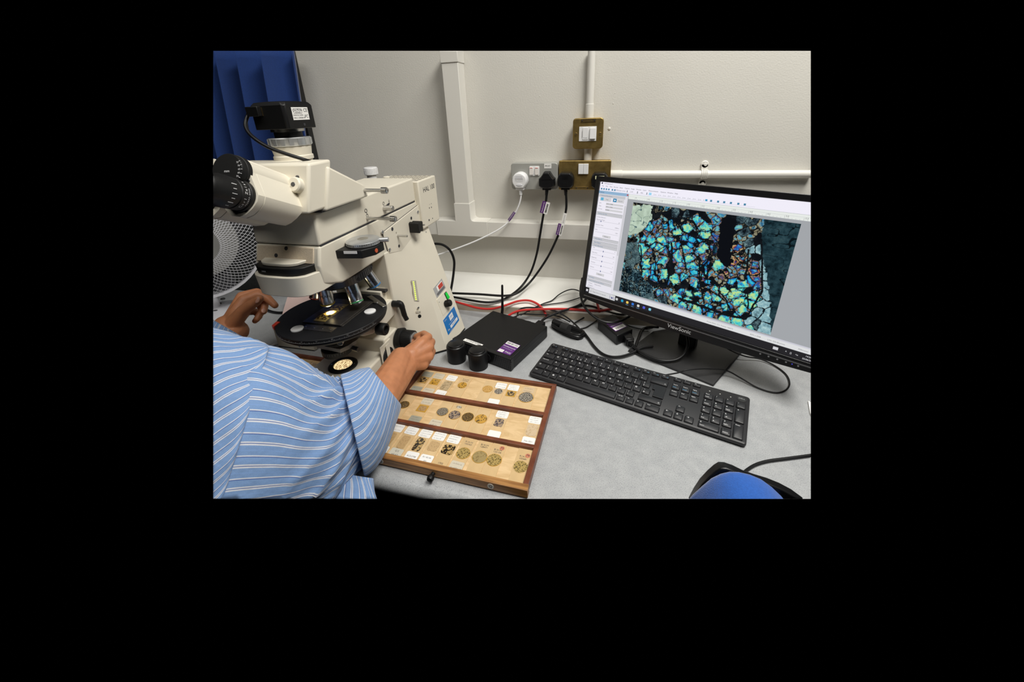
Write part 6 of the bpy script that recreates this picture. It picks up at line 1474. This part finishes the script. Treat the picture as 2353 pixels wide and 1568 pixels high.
cable('black wire curving from the computer rear plugs over to the tied coil', zs([(1189, 726, .020), (1193, 712, .030), (1212, 707, .036), (1245, 709, .034), (1275, 715, .030), (1300, 728, .022), (1322, 746, .014), (1335, 760, .012)]), .0024)
cable('black wire running beneath the glossy one towards the tied coil', zs([(1184, 728, .018), (1200, 722, .022), (1230, 723, .020), (1262, 724, .016), (1285, 728, .010), (1310, 740, .008)]), .0020)
cable('thick black video lead from the computer back towards the monitor', zs([(1240, 742, .018), (1256, 730, .020), (1280, 720, .026), (1305, 711, .034), (1330, 702, .038), (1346, 688, .045), (1356, 670, .06)]), .0036)
cable('black lead looping down in front of the monitor corner across the power adapter', [onZ(1338, 640, .085), onZ(1334, 664, .075), onZ(1335, 684, .070), onZ(1345, 708, .060), onZ(1368, 730, .048), onZ(1395, 741, .042), onZ(1425, 738, .042), onZ(1455, 722, .05), onZ(1475, 710, .06)], .0034)
cable('black lead bowed low along the ledge edge under the monitor chin', zs([(1318, 708, .032), (1340, 702.5, .034), (1360, 704, .033), (1385, 712, .030), (1410, 720, .029), (1432, 722.5, .03), (1460, 717, .036)]), .0030)
cable('thin black wire from the tied coil back towards the power adapter top', zs([(1318, 744, .006), (1332, 736, .008), (1348, 727, .012), (1362, 725, .020), (1374, 731, .030)]), .0022)
cable('short thin black wire between the coil and the adapter flank', zs([(1334, 756, .004), (1346, 753, .004), (1358, 746, .004), (1374, 735, .006)]), .0018)
cable('doubled black lead from the tied coil under the back edge of the keyboard', zs([(1341, 763, .008), (1352, 778, .005), (1366, 797, .005), (1382, 812, .005), (1402, 820, .006), (1425, 820, .007), (1450, 813, .008), (1475, 800, .012), (1500, 796, .012)]), .0034)
cable('black wire kinked behind the left edge of the monitor base', zs([(1512, 752, .03), (1492, 752, .014), (1476, 758, .006), (1468, 775, .005), (1460, 797, .012)]), .0036)
cable('two thin black wires crossing the ledge edge behind the monitor base', zs([(1425, 738, .006), (1445, 749, .005), (1465, 755, .004), (1485, 757, .004), (1500, 754, .006)]), .0016)
cable('thin keyboard lead looping far out over the desk to the right of the keyboard', [kp3(.272, -.001, -.006), onZ(1558, 857, .024), onZ(1578, 851, .030), onZ(1620, 847.5, .028), onZ(1668, 852, .020), onZ(1700, 868, .010), onZ(1740, 891, .003), onZ(1778, 902.5, .003), onZ(1802, 899, .003), onZ(1814, 884, .003), onZ(1807, 862, .003), onZ(1782, 842, .003), onZ(1748, 826, .006), onZ(1712, 819, .012), onZ(1680, 806, .022), onZ(1640, 782, .045)], .0017)
cable('black lead running off the desk between the blue chair back and the right hand edge', zs([(1700, 1100, .0035), (1712, 1084, .0035), (1735, 1069, .0035), (1765, 1060, .0035), (1810, 1054, .0035), (1870, 1046, .0035)]), .0026)
cable('black lead lying coiled behind the raised hand', zs([(590, 684, .016), (600, 700, .008), (614, 713, .0045), (640, 719, .0045), (676, 716, .0045)]), .0042)
cable('white lead peeping out from the beige box by the striped sleeve', zs([(648, 788, .004), (635, 790, .004), (622, 796, .004), (606, 803, .004)]), .0030, M_white)

# power adapter with its cord connector
a0, a1, a2, a3 = [onZ(px, py, .030) for px, py in ((1373.5, 735), (1408, 721.5), (1452, 767), (1418, 781) if False else (1418.5, 772))]
pw = thing('power_adapter', 'black power adapter brick with a purple sticker, lying left of the monitor base', 'adapter', (a0.x, a0.y, 0))
a2 = a3 + (a1 - a0) * 1.0
dn = lambda p, z=.0005: Vector((p.x, p.y, z))
mb = MB(); mb.hexa([dn(a3), dn(a2), dn(a1), dn(a0)], [a3, a2, a1, a0]); br = mb.build('casing', M_satin, pw, bevel=.003, seg=3)
mb = MB(); cc_ = (a0 + a1 + a2 + a3) / 4; e1 = (a2 - a3) / 2; e2 = (a0 - a3) / 2
def ad(u, v, d=0.0): return cc_ + e1 * u + e2 * v + Vector((0, 0, d))
mb = MB(); mb.hexa([ad(u, v, -.001) for u, v in ((-.72, -.62), (.78, -.62), (.78, .30), (-.72, .30))], [ad(u, v, .0005) for u, v in ((-.72, -.62), (.78, -.62), (.78, .30), (-.72, .30))]); q = mb.build('purple_sticker', M_purple, pw, smooth=0)
mb = MB(); mb.hexa([ad(u, v, .0003) for u, v in ((-.66, -.58), (.72, -.58), (.72, -.24), (-.66, -.24))], [ad(u, v, .0007) for u, v in ((-.66, -.58), (.72, -.58), (.72, -.24), (-.66, -.24))]); wf = mb.build('white_field', M_paper, q, smooth=0)
mb = MB(); a = -.45
while a < .5:
    w_ = rr_.choice((.02, .035, .05)); mb.poly([ad(u, v, .0009) for u, v in ((a, -.52), (a + w_, -.52), (a + w_, -.32), (a, -.32))]); a += w_ + rr_.choice((.025, .045))
mb.build('barcode', M_ink, wf, smooth=0, kind='stuff')
mb = MB(); mb.text('Hawkesworth', ad(.03, -.08, .0007), e1, e2, .0062); mb.build('lettering', M_winkk, q, smooth=0)
c0 = ad(.25, -1.0, -.016); cdir = (onZ(1455, 797, .013) - c0).normalized(); sd_ = cdir.cross(Vector((0, 0, 1))).normalized(); ud_ = sd_.cross(cdir)
mb = MB(); mb.obox(c0 + cdir * .010, cdir * .014, sd_ * .011, ud_ * .009); mb.obox(c0 + cdir * .026, cdir * .004, sd_ * .0085, ud_ * .0075); con_ = mb.build('cord_connector', M_satin, pw, bevel=.0015)
mb = MB()
for k in range(3): mb.cyl(c0 + cdir * (.030 + k * .004), c0 + cdir * (.0332 + k * .004), .0062 - k * .0006, n=12)
mb.build('strain_relief', M_satin, con_)
pts = [c0 + cdir * .040] + [onZ(px, py, z) for px, py, z in ((1470, 808, .014), (1492, 820, .013), (1520, 829, .013), (1550, 828, .015), (1570, 816, .022), (1580, 795, .035), (1578, 770, .055), (1574, 755, .07))]
mb = MB(); mb.tube(smooth_path(pts, 10), .0036, 10); mb.build('cord', M_cable, pw)

# tied coil of lead
cz = thing('cable_coil', 'black lead folded into a coil and tied with a strap behind the keyboard corner', 'cable', onZ(1303, 765, 0))
A0 = onZ(1268, 743, .012); B0 = onZ(1341, 771, .012); ax = (B0 - A0); L_ = ax.length; ax.normalize(); sd2 = Vector((-ax.y, ax.x, 0))
for k in range(5):
    w_ = .0150 + .0030 * k; zz = .0045 + .0052 * (k % 3) + .001 * k; e_ = .002 * k
    loop = []
    for j in range(24):
        t = 2 * math.pi * j / 24; sq = abs(math.sin(t)) ** .6 * (1 if math.sin(t) > 0 else -1)
        wid = w_ * (.45 + .55 * (0.5 + 0.5 * math.cos(t)))
        loop.append(A0.lerp(B0, .5 + (.46 + e_) * math.cos(t)) + sd2 * wid * sq + Vector((0, 0, zz - .014 + .002 * math.sin(2 * t + k))))
    mb = MB(); mb.tube(smooth_path(loop + [loop[0]], 3), .0030, 8, cap=False); mb.build('loop', M_satin, cz)
mb = MB(); pS = A0.lerp(B0, .44); mb.tube([pS - ax * .012, pS - ax * .0115, pS + ax * .0115, pS + ax * .012], [.006, .0145, .0145, .006], 18); o = mb.build('strap', mat('velcro', (.012, .012, .012), .9, bump=.4, bscale=700, bdist=.001), cz)
o.scale = (1, 1, 1)
mb = MB(); p = A0.lerp(B0, .10) + Vector((0, 0, .007)); mb.cyl(p - ax * .006, p + ax * .024, .0088, n=20, bev=.0015); mb.build('ferrite_bead', M_satin, cz)

# paper edge at the far right of the desk
mb = MB(); p = [onZ(px, py, .004) for px, py in ((1857, 921), (1880, 935), (1880, 985), (1862, 950))]; mb.loft([[Vector((q.x, q.y, .0005)) for q in p], p]); o = mb.build('paper', M_paper, None, trim=True, smooth=0, origin=p[0]); tag(o, 'corner of a white paper pad at the right edge of the desk', 'paper')

# ------------------------------------------------------------------ curtain, board and panel left of the wall
M_curt = mat('blue_curtain', (.008, .040, .19), .95, bump=.25, bscale=1500, bdist=.0006, var=.12, vscale=400, sheen=.25)
M_dark = mat('black_board', (.006, .006, .0065), .6)
M_dark2 = mat('black_frame', (.013, .0125, .012), .55)
mb = MB(); mb.box(-1.7, -.776, -.012, -.0005, -.02, 1.0); mb.box(-.778, -.742, -.004, .03, .05, 1.0)
tb_ = MB(); tb_.box(-1.7, -.776, -.012, -.0005, -.02, 1.0); wd = tb_.build('blackout_board', M_dark, None, trim=True, smooth=0, origin=(-.9, .02, .3)); tag(wd, 'matt black blackout board between the blue curtain and the wall', 'board')
mb = MB(); mb.box(-.778, -.742, -.022, -.0005, .05, 1.0); mb.build('edge_frame', M_dark2, wd, trim=True, bevel=.001)
nu, nv = 150, 24; vs = []; fs = []
for j in range(nv + 1):
    z = .02 + (1.0 - .02) * j / nv
    xr = -.700 - .110 * ((.80 - z) / .5) ** 1.0 * .55 if z < .80 else -.700
    for i in range(nu + 1):
        u = i / nu; x = xr - u * .62
        ph = u * 48 + .5 * math.sin(u * 17) + .25 * math.sin(z * 4 + u * 9)
        y = -.085 + .036 * math.sin(ph) + .009 * math.sin(ph * .47 + 1.3) - .02 * u
        x += .010 * math.cos(ph)
        vs.append((x, y, z))
for j in range(nv):
    for i in range(nu):
        a = j * (nu + 1) + i; fs.append((a, a + nu + 1, a + nu + 2, a + 1))
mb = MB(); mb.v = vs; mb.f = fs
cu = mb.build('curtain', M_curt, None, smooth=180, origin=(-.95, -.1, .3))
s_ = cu.modifiers.new('s', 'SOLIDIFY'); s_.thickness = .0018
# bake the thickness before trimming
def bake(o, trim=True):
    dg = bpy.context.evaluated_depsgraph_get(); me = bpy.data.meshes.new_from_object(o.evaluated_get(dg)); o.modifiers.clear(); o.data = me
    if trim: trim_mesh(me, WL[o.name])
    return o
bpy.context.view_layer.update(); bake(cu)
cu.data.polygons.foreach_set('use_smooth', [True] * len(cu.data.polygons))
tag(cu, 'deep blue pleated curtain hanging behind the microscope', 'curtain')
M_gp = wood('dark_grey_panel', (.018, .020, .021), (.065, .068, .068), (30, 30, 1.2), .7)
mb = MB(); pa = onY(528, 660, -.165); mb.box(pa.x, -.70, -.170, -.150, -.2, .30); o = mb.build('room_divider', M_gp, None, trim=True, bevel=.002, origin=(-.9, -.16, 0)); tag(o, 'dark grey streaked panel standing behind the desk beside the fan', 'panel')

# ------------------------------------------------------------------ fan
FC = atD(449, 560, 1.16); FN = (CAM - FC); FN.z *= .4; FN.x *= .95; FN.normalize()
fan = thing('desk_fan', 'white desk fan with a wire mesh guard beside the curtain', 'fan', onZ(470, 712, 0))
fu, fv, fw = basis(FN, (0, 0, 1)); FR = .165
def fpt(r, a, dep=None):
    h = .058 * (1 - (r / FR) ** 2.6) if dep is None else dep
    return FC + (fu * math.cos(a) + fv * math.sin(a)) * r + FN * h
M_fan = mat('fan_white', (.60, .60, .64), .4); M_fgrey = mat('fan_grey', (.25, .25, .24), .5)
mb = MB()
for s0 in (1, -1):
    for k in range(72):
        a0 = 2 * math.pi * k / 72; path = []
        for q in range(9):
            r = .055 + (FR - .055) * q / 8; path.append(fpt(r, a0 + s0 * .62 * (q / 8)))
        mb.tube(path, .00075, 4, cap=False)
mb.build('wire_guard', M_fan, fan, smooth=60, trim=True, kind='stuff')
mb = MB(); rings = []
for k in range(49):
    a = 2 * math.pi * k / 48; rings.append([fpt(FR + d * 1.0, a, h) for d, h in ((-.001, -.010), (.006, -.010), (.007, 0), (.006, .006), (-.001, .006), (-.002, 0))])
mb.loft(rings, cap=False); mb.build('guard_rim', M_fan, fan, trim=True, smooth=50)
mb = MB(); rings = []
for k in range(49):
    a = 2 * math.pi * k / 48; rings.append([fpt(FR + d, a, h) for d, h in ((.002, -.020), (.010, -.020), (.010, -.012), (.002, -.012))])
mb.loft(rings, cap=False); mb.build('rear_rim', M_fan, fan, trim=True, smooth=50)
for a in (-.55, .2, 1.1, 2.2):
    p = fpt(FR + .006, a, -.004); d = (fpt(FR + .01, a, 0) - fpt(FR, a, 0)).normalized(); mb = MB(); mb.obox(p, d * .005, FN.cross(d) * .009, FN * .012); mb.build('rim_clip', M_fan, fan, bevel=.001, trim=True)
mb = MB(); mb.lathe(FC - FN * .012, FN, [(.001, .004), (.106, .004), (.106, 0), (.001, -.004)], 48); mb.build('centre_plate', M_fgrey, fan, trim=True)
for k in range(3):
    a = 2 * math.pi * k / 3 + .4; mb = MB(); rings = []
    for q in range(7):
        r = .03 + .135 * q / 6; w_ = .028 + .03 * math.sin(math.pi * q / 7)
        c = fpt(r, a + .25 * q / 6, -.03); t = (fpt(r, a + .1, -.03) - fpt(r, a, -.03)).normalized() * w_ + FN * .012
        rings.append([c - t, c + t, c + t - FN * .0015, c - t - FN * .0015])
    mb.loft(rings); mb.build('blade', mat('fan_blade', (.05, .05, .055), .4), fan, trim=True, smooth=40)
mb = MB(); mb.lathe(FC - FN * .10, FN, [(.03, 0), (.05, .02), (.05, .075), (.001, .08)], 24); mb.build('motor_housing', M_fan, fan, trim=True)
bc = onZ(492, 716, .025); bc.z = 0
mb = MB(); mb.lathe(bc, (0, 0, 1), [(.098, 0), (.102, .004), (.100, .014), (.088, .022), (.001, .026)], 48); fb = mb.build('fan_base', M_fan, fan, trim=True)
mb = MB(); mb.cyl(bc + Vector((-.03, .03, .02)), FC - FN * .07, .014, n=16); mb.build('fan_pole', M_fan, fan, trim=True)
for px, py in ((503, 698), (495, 715), (512, 687)):
    p = onZ(px, py, .024); mb = MB(); mb.sphere(p, .009, 14, 6, (1.0, .75, .35)); mb.build('button', mat('fan_button', (.05, .05, .05), .4), fb, trim=True)

# pink tissue behind the stage
M_tis = mat('pink_tissue', (.58, .43, .40), .9, bump=.3, bscale=350, bdist=.001)
c00, c10, c11, c01 = onZ(648, 726, .002), onZ(735, 703, .002), onZ(712, 678, .028), onZ(658, 676, .050)
vs = []; n_ = 14
for j in range(n_ + 1):
    for i in range(n_ + 1):
        u, v = i / n_, j / n_; p = c00.lerp(c10, u).lerp(c01.lerp(c11, u), v); p = p + Vector((0, .010 * math.sin(u * 7 + v * 2) * v, .004 * math.sin(u * 9) * v)); vs.append(p)
mb = MB(); mb.v = [tuple(p) for p in vs] + [tuple(p + Vector((.001, .002, 0))) for p in vs]
q_ = (n_ + 1) ** 2
mb.f = [(j * (n_ + 1) + i, j * (n_ + 1) + i + 1, (j + 1) * (n_ + 1) + i + 1, (j + 1) * (n_ + 1) + i) for j in range(n_) for i in range(n_)] + [tuple(reversed([q_ + a for a in (j * (n_ + 1) + i, j * (n_ + 1) + i + 1, (j + 1) * (n_ + 1) + i + 1, (j + 1) * (n_ + 1) + i)])) for j in range(n_) for i in range(n_)]
o = mb.build('tissue', M_tis, None, smooth=180, origin=c00); tag(o, 'pale pink tissue standing crumpled behind the black stage', 'tissue')

# ------------------------------------------------------------------ chair back at the lower right
M_blue = mat('blue_upholstery', (.012, .085, .36), .95, bump=.5, bscale=900, bdist=.0012, var=.1, vscale=500, sheen=.3)
chair = thing('chair', 'blue upholstered chair back with a black plastic shell at the front edge of the desk', 'chair', onY(1700, 1140, -.87))
shell = [(1575, 1180), (1598, 1137), (1612, 1116), (1630, 1097), (1645, 1084), (1656, 1077), (1670, 1078), (1690, 1085), (1712, 1096), (1740, 1106), (1770, 1115), (1800, 1127), (1828, 1142), (1880, 1180)]
mb = MB(); mb.prism([onY(px, py, -.872) for px, py in shell], (0, .012, -.002)); mb.build('back_shell', M_satin, chair, trim=True, bevel=.003, seg=3, smooth=50)
pad = [(1560, 1180), (1590, 1146), (1612, 1126), (1635, 1107), (1658, 1096), (1680, 1091), (1702, 1092), (1728, 1098), (1755, 1109), (1778, 1126), (1800, 1147), (1822, 1180)]
rings = []
for y_, k in ((-.8745, .95), (-.877, .98), (-.881, 1.0), (-.890, .99), (-.902, .96), (-.914, .88), (-.922, .76)):
    base_ = [onY(px, py, -.881) for px, py in pad]; c = onY(1690, 1185, -.881)
    rings.append([Vector((c.x + (p.x - c.x) * k, y_, c.z + (p.z - c.z) * k)) for p in base_])
mb = MB(); mb.loft(rings); mb.build('back_pad', M_blue, chair, trim=True, smooth=60)

# ------------------------------------------------------------------ person: both arms reach to the microscope
M_skin = mat('skin', (.50, .205, .095), .5, bump=.25, bscale=500, bdist=.0008, var=.10, vscale=60)
M_skin.node_tree.nodes['Principled BSDF'].inputs['Subsurface Weight'].default_value = .08
M_skin.node_tree.nodes['Principled BSDF'].inputs['Subsurface Radius'].default_value = (.01, .004, .002)
per = thing('person', 'person in a blue striped shirt with rolled sleeves working the microscope focus', 'person', atD(560, 1000, .62))
body = MB()
def chain(pts, nn=14):
    ps = [(atD(a, b, t), r) for a, b, t, r in pts]
    for (p, r), (q, s_) in zip(ps[:-1], ps[1:]):
        d = q - p; L = d.length
        k = max(2, int(L / .004)); 
        prof = [(max(1e-4, r * math.sin(math.pi / 2 * j / 4)), -r * math.cos(math.pi / 2 * j / 4)) for j in range(4)] + [(r, 0), (s_, L)] + [(max(1e-4, s_ * math.cos(math.pi / 2 * j / 4)), L + s_ * math.sin(math.pi / 2 * j / 4)) for j in range(1, 5)]
        body.lathe(p, d, prof, nn)
# right arm (focus hand)
W1, W2 = (921, 824, .845, .0245), (934, 842, .845, .0235)
chain([(500, 930, .60, .040), (480, 840, .86, .034)]); chain([(500, 930, .60, .040), (600, 965, .615, .042), (842, 972, .676, .036), (872, 915, .728, .035), (897, 872, .785, .0315), W1]); chain([(872, 915, .725, .034), (902, 880, .785, .0300), W2])
for m_, r_ in (((970, 788, .882, .0125), .017), ((985, 799, .885, .0130), .017), ((984, 819, .880, .0130), .017), ((972, 838, .872, .0125), .016)):
    chain([(926, 832, .847, .021), m_])
chain([(945, 815, .862, .020), (968, 815, .878, .0165)])
chain([(970, 788, .882, .0125), (984, 775, .905, .0098), (974, 768, .930, .0090), (957, 774, .940, .0078)])
chain([(983, 799, .885, .0125), (991, 786, .918, .0100), (974, 780, .945, .0090), (950, 786, .945, .0078)])
chain([(984, 819, .880, .0125), (992, 808, .915, .0098), (974, 800, .940, .0088), (955, 803, .938, .0076)])
chain([(972, 838, .872, .0120), (982, 830, .900, .0090), (970, 822, .925, .0080), (955, 820, .925, .0072)])
chain([(928, 822, .848, .018), (946, 803, .878, .0135), (962, 788, .915, .0105), (964, 780, .935, .0090)])
# left arm
chain([(400, 980, .80, .045), (470, 830, .88, .036), (520, 752, .945, .0290)]); chain([(470, 830, .88, .034), (545, 762, .945, .0255)])
for m_ in ((561, 690, .965, .0140), (556, 684, .985, .0140), (560, 698, 1.0, .0130), (565, 716, 1.005, .0120)): chain([(530, 745, .948, .0225), m_])
chain([(540, 735, .945, .020), (556, 705, .965, .017)])
chain([(561, 690, .965, .0135), (592, 676, .985, .0110), (615, 686, .985, .0100), (632, 702, .975, .0082)])
chain([(556, 682, .985, .0130), (590, 672, 1.01, .0110), (612, 684, 1.012, .0095), (606, 716, .995, .0082)])
chain([(560, 698, 1.0, .0120), (594, 696, 1.02, .0100), (604, 712, 1.01, .0088), (590, 734, .995, .0078)])
chain([(565, 716, 1.005, .0110), (588, 716, 1.03, .0085), (596, 728, 1.02, .0078), (586, 738, 1.01, .0070)])
chain([(538, 742, .935, .0185), (558, 715, .925, .0140), (580, 699, .918, .0118), (596, 687, .914, .0098)])
bo = body.build('body', M_skin, per, smooth=180)
r_ = bo.modifiers.new('r', 'REMESH'); r_.mode = 'VOXEL'; r_.voxel_size = .0021; r_.use_smooth_shade = True
r_ = bo.modifiers.new('s', 'SMOOTH'); r_.iterations = 5; r_.factor = .5
bpy.context.view_layer.update(); bake(bo)
bo.data.polygons.foreach_set('use_smooth', [True] * len(bo.data.polygons)); bo.data.materials.clear(); bo.data.materials.append(M_skin)
M_nail = mat('fingernail', (.62, .34, .25), .3)
def nail(a, b, t, d, up, w=.0058, l=.0075):
    p = atD(a, b, t); d = Vector(d).normalized(); n = Vector(up); n = (n - d * n.dot(d)).normalized(); s_ = d.cross(n)
    mb = MB(); pts = []
    rings = []
    for k in (1.0, .8, .3):
        rings.append([p + d * (l * k * math.cos(2 * math.pi * j / 16)) + s_ * (w * k * math.sin(2 * math.pi * j / 16)) + n * (.0012 * (1 - k * k) - .0008 * math.sin(2 * math.pi * j / 16) ** 2) for j in range(16)])
    mb.loft(rings); mb.build('fingernail', M_nail, per, smooth=80)
tocam = lambda a, b: -ray(a, b).normalized()
dth = atD(596, 687, .914) - atD(580, 699, .918); nail(590, 689.5, .9055, dth, tocam(590, 689) + Vector((0, 0, .5)), .0062, .0085)
dm_ = atD(606, 716, .995) - atD(612, 684, 1.012); nail(606, 714, .9875, dm_, tocam(606, 714) + Vector((.5, 0, 0)), .0048, .0062)

# shirt
M_shirt = bpy.data.materials.new('striped_cotton'); M_shirt.use_nodes = True; nt = M_shirt.node_tree; b_ = nt.nodes['Principled BSDF']
uvn = nt.nodes.new('ShaderNodeUVMap'); uvn.uv_map = 'UVMap'; sp_ = nt.nodes.new('ShaderNodeSeparateXYZ'); nt.links.new(uvn.outputs['UV'], sp_.inputs[0])
fr_n = nt.nodes.new('ShaderNodeMath'); fr_n.operation = 'FRACT'; nt.links.new(sp_.outputs['X'], fr_n.inputs[0])
cr = nt.nodes.new('ShaderNodeValToRGB'); cr.color_ramp.interpolation = 'LINEAR'
BL_, WH_, DB_ = (.175, .295, .53, 1), (.60, .62, .67, 1), (.075, .13, .34, 1)
stops = [(0, BL_), (.08, BL_), (.10, WH_), (.15, WH_), (.165, DB_), (.185, DB_), (.20, WH_), (.245, WH_), (.265, BL_), (.55, BL_), (.565, DB_), (.595, DB_), (.61, WH_), (.645, WH_), (.665, BL_), (.86, BL_), (.87, (.20, .34, .66, 1)), (.89, BL_)]
while len(cr.color_ramp.elements) > 1: cr.color_ramp.elements.remove(cr.color_ramp.elements[0])
cr.color_ramp.elements[0].position = 0; cr.color_ramp.elements[0].color = BL_
for p_, c in stops[1:]:
    e = cr.color_ramp.elements.new(p_); e.color = c
nt.links.new(fr_n.outputs[0], cr.inputs['Fac'])
nz_ = nt.nodes.new('ShaderNodeTexNoise'); nz_.inputs['Scale'].default_value = 900; tcn = nt.nodes.new('ShaderNodeTexCoord'); nt.links.new(tcn.outputs['Object'], nz_.inputs['Vector'])
mxn = nt.nodes.new('ShaderNodeMix'); mxn.data_type = 'RGBA'; mxn.blend_type = 'OVERLAY'; mxn.inputs[0].default_value = .16; nt.links.new(cr.outputs['Color'], mxn.inputs[6]); nt.links.new(nz_.outputs['Fac'], mxn.inputs[7])
nt.links.new(mxn.outputs[2], b_.inputs['Base Color']); b_.inputs['Roughness'].default_value = .85; b_.inputs['Sheen Weight'].default_value = .15
n2 = nt.nodes.new('ShaderNodeTexNoise'); n2.inputs['Scale'].default_value = 26; n2.inputs['Detail'].default_value = 3; nt.links.new(tcn.outputs['Object'], n2.inputs['Vector'])
bpn = nt.nodes.new('ShaderNodeBump'); bpn.inputs['Strength'].default_value = .5; bpn.inputs['Distance'].default_value = .008; nt.links.new(n2.outputs['Fac'], bpn.inputs['Height']); nt.links.new(bpn.outputs['Normal'], b_.inputs['Normal'])

def cloth(name, secs, nper, folds, m=M_shirt, sub=8, off=0.0, inner=0.0, nth=120, twist=0.0):
    # secs: (top px, bottom px, depth top, depth bottom, half thickness)
    P3 = []
    for (tx, ty), (bx, by), t1, t2, b in secs:
        T = atD(tx, ty, t1); B = atD(bx, by, t2); c = (T + B) / 2; a = (T - B) / 2
        v = ray((tx + bx) / 2, (ty + by) / 2).normalized(); v = (v - a.normalized() * v.dot(a.normalized())).normalized()
        P3.append((c, a, v * b))
    cs = smooth_path([p[0] for p in P3], sub); as_ = smooth_path([p[1] for p in P3], sub); bs = smooth_path([p[2] for p in P3], sub)
    mb = MB(); rings = []; uvs = []
    n = len(cs)
    for i in range(n):
        s_ = i / (n - 1); ring = []
        for j in range(nth + 1):
            th = 2 * math.pi * j / nth
            k = 1.0
            for am, f1, f2, p0, s0, s1 in folds:
                w_ = max(0.0, 1 - abs((s_ - s0) / s1) ** 2)
                v_ = math.sin(f1 * th + f2 * s_ + p0 + .6 * math.sin(2 * th + 3 * s_)); k += am * w_ * (1 - 2 * abs(v_) ** .75 if f1 > 6 else v_)
            ring.append(cs[i] + (as_[i] * math.cos(th) + bs[i] * math.sin(th)) * k * (1 - inner)); uvs.append((nper * j / nth + off + twist * s_ + .05 * math.sin(s_ * 9 + th * 3), s_))
        rings.append(ring)
    mb.loft(rings, cap=False, closed=False, uvs=uvs)
    o = mb.build(name, m, per, smooth=180)
    so = o.modifiers.new('so', 'SOLIDIFY'); so.thickness = .0016; so.offset = 0
    bpy.context.view_layer.update(); bake(o)
    o.data.polygons.foreach_set('use_smooth', [True] * len(o.data.polygons))
    return o, cs, as_, bs
FOLD = [(.045, 5, 7, 0, .55, .6), (.070, 7, -13, 1.0, .80, .42), (.045, 11, 12, 2.0, .90, .38), (.035, 3, 26, .5, .85, .3), (.016, 19, -9, .2, .75, .4)]
sh_, *_ = cloth('shirt_yoke', [((480, 752), (330, 1330), .61, .50, .089), ((545, 775), (400, 1300), .615, .505, .089), ((611, 796), (462, 1280), .62, .51, .0865), ((616, 799), (474, 1278), .622, .512, .080)], 30, [(.02, 5, 4, 0, .5, .6), (.015, 9, -6, 1, .6, .5)], off=.4, twist=-4.0)
sl, c_, a_, b2_ = cloth('shirt_sleeve', [((560, 790), (415, 1300), .615, .505, .080), ((612, 800), (470, 1275), .62, .51, .0835), ((665, 818), (590, 1255), .635, .54, .08), ((722, 848), (690, 1220), .655, .58, .075), ((770, 866), (768, 1172), .68, .62, .066), ((808, 884), (828, 1072), .700, .652, .048), ((832, 884), (860, 1040), .712, .664, .042)], 31, FOLD)
cf, *_ = cloth('turned_cuff', [((806, 880), (850, 1060), .700, .655, .050), ((784, 866), (838, 1093), .694, .640, .060), ((800, 859), (866, 1070), .700, .655, .060), ((822, 853), (892, 1022), .712, .672, .056), ((850, 850), (918, 938), .735, .705, .050), ((853, 856), (910, 930), .738, .712, .045), ((835, 868), (885, 985), .722, .690, .044)], 24, [(.018, 4, 5, .3, .6, .5), (.012, 9, 3, 1.2, .5, .4)], off=.3)
ls, *_ = cloth('shirt_sleeve', [((395, 860), (520, 1010), .82, .78, .06), ((440, 800), (560, 890), .86, .83, .058), ((484, 744), (598, 806), .91, .88, .052), ((490, 738), (592, 797), .915, .886, .050), ((494, 745), (580, 794), .915, .89, .046), ((470, 790), (560, 840), .88, .86, .046)], 20, [(.02, 5, 4, 0, .5, .5), (.012, 9, -6, 1, .6, .5)])
to, *_ = cloth('shirt_body', [((560, 1050), (856, 1100), .655, .640, .025), ((520, 1110), (868, 1150), .645, .630, .030), ((480, 1200), (895, 1230), .63, .61, .04)], 26, [(.02, 5, 4, 0, .5, .6)])
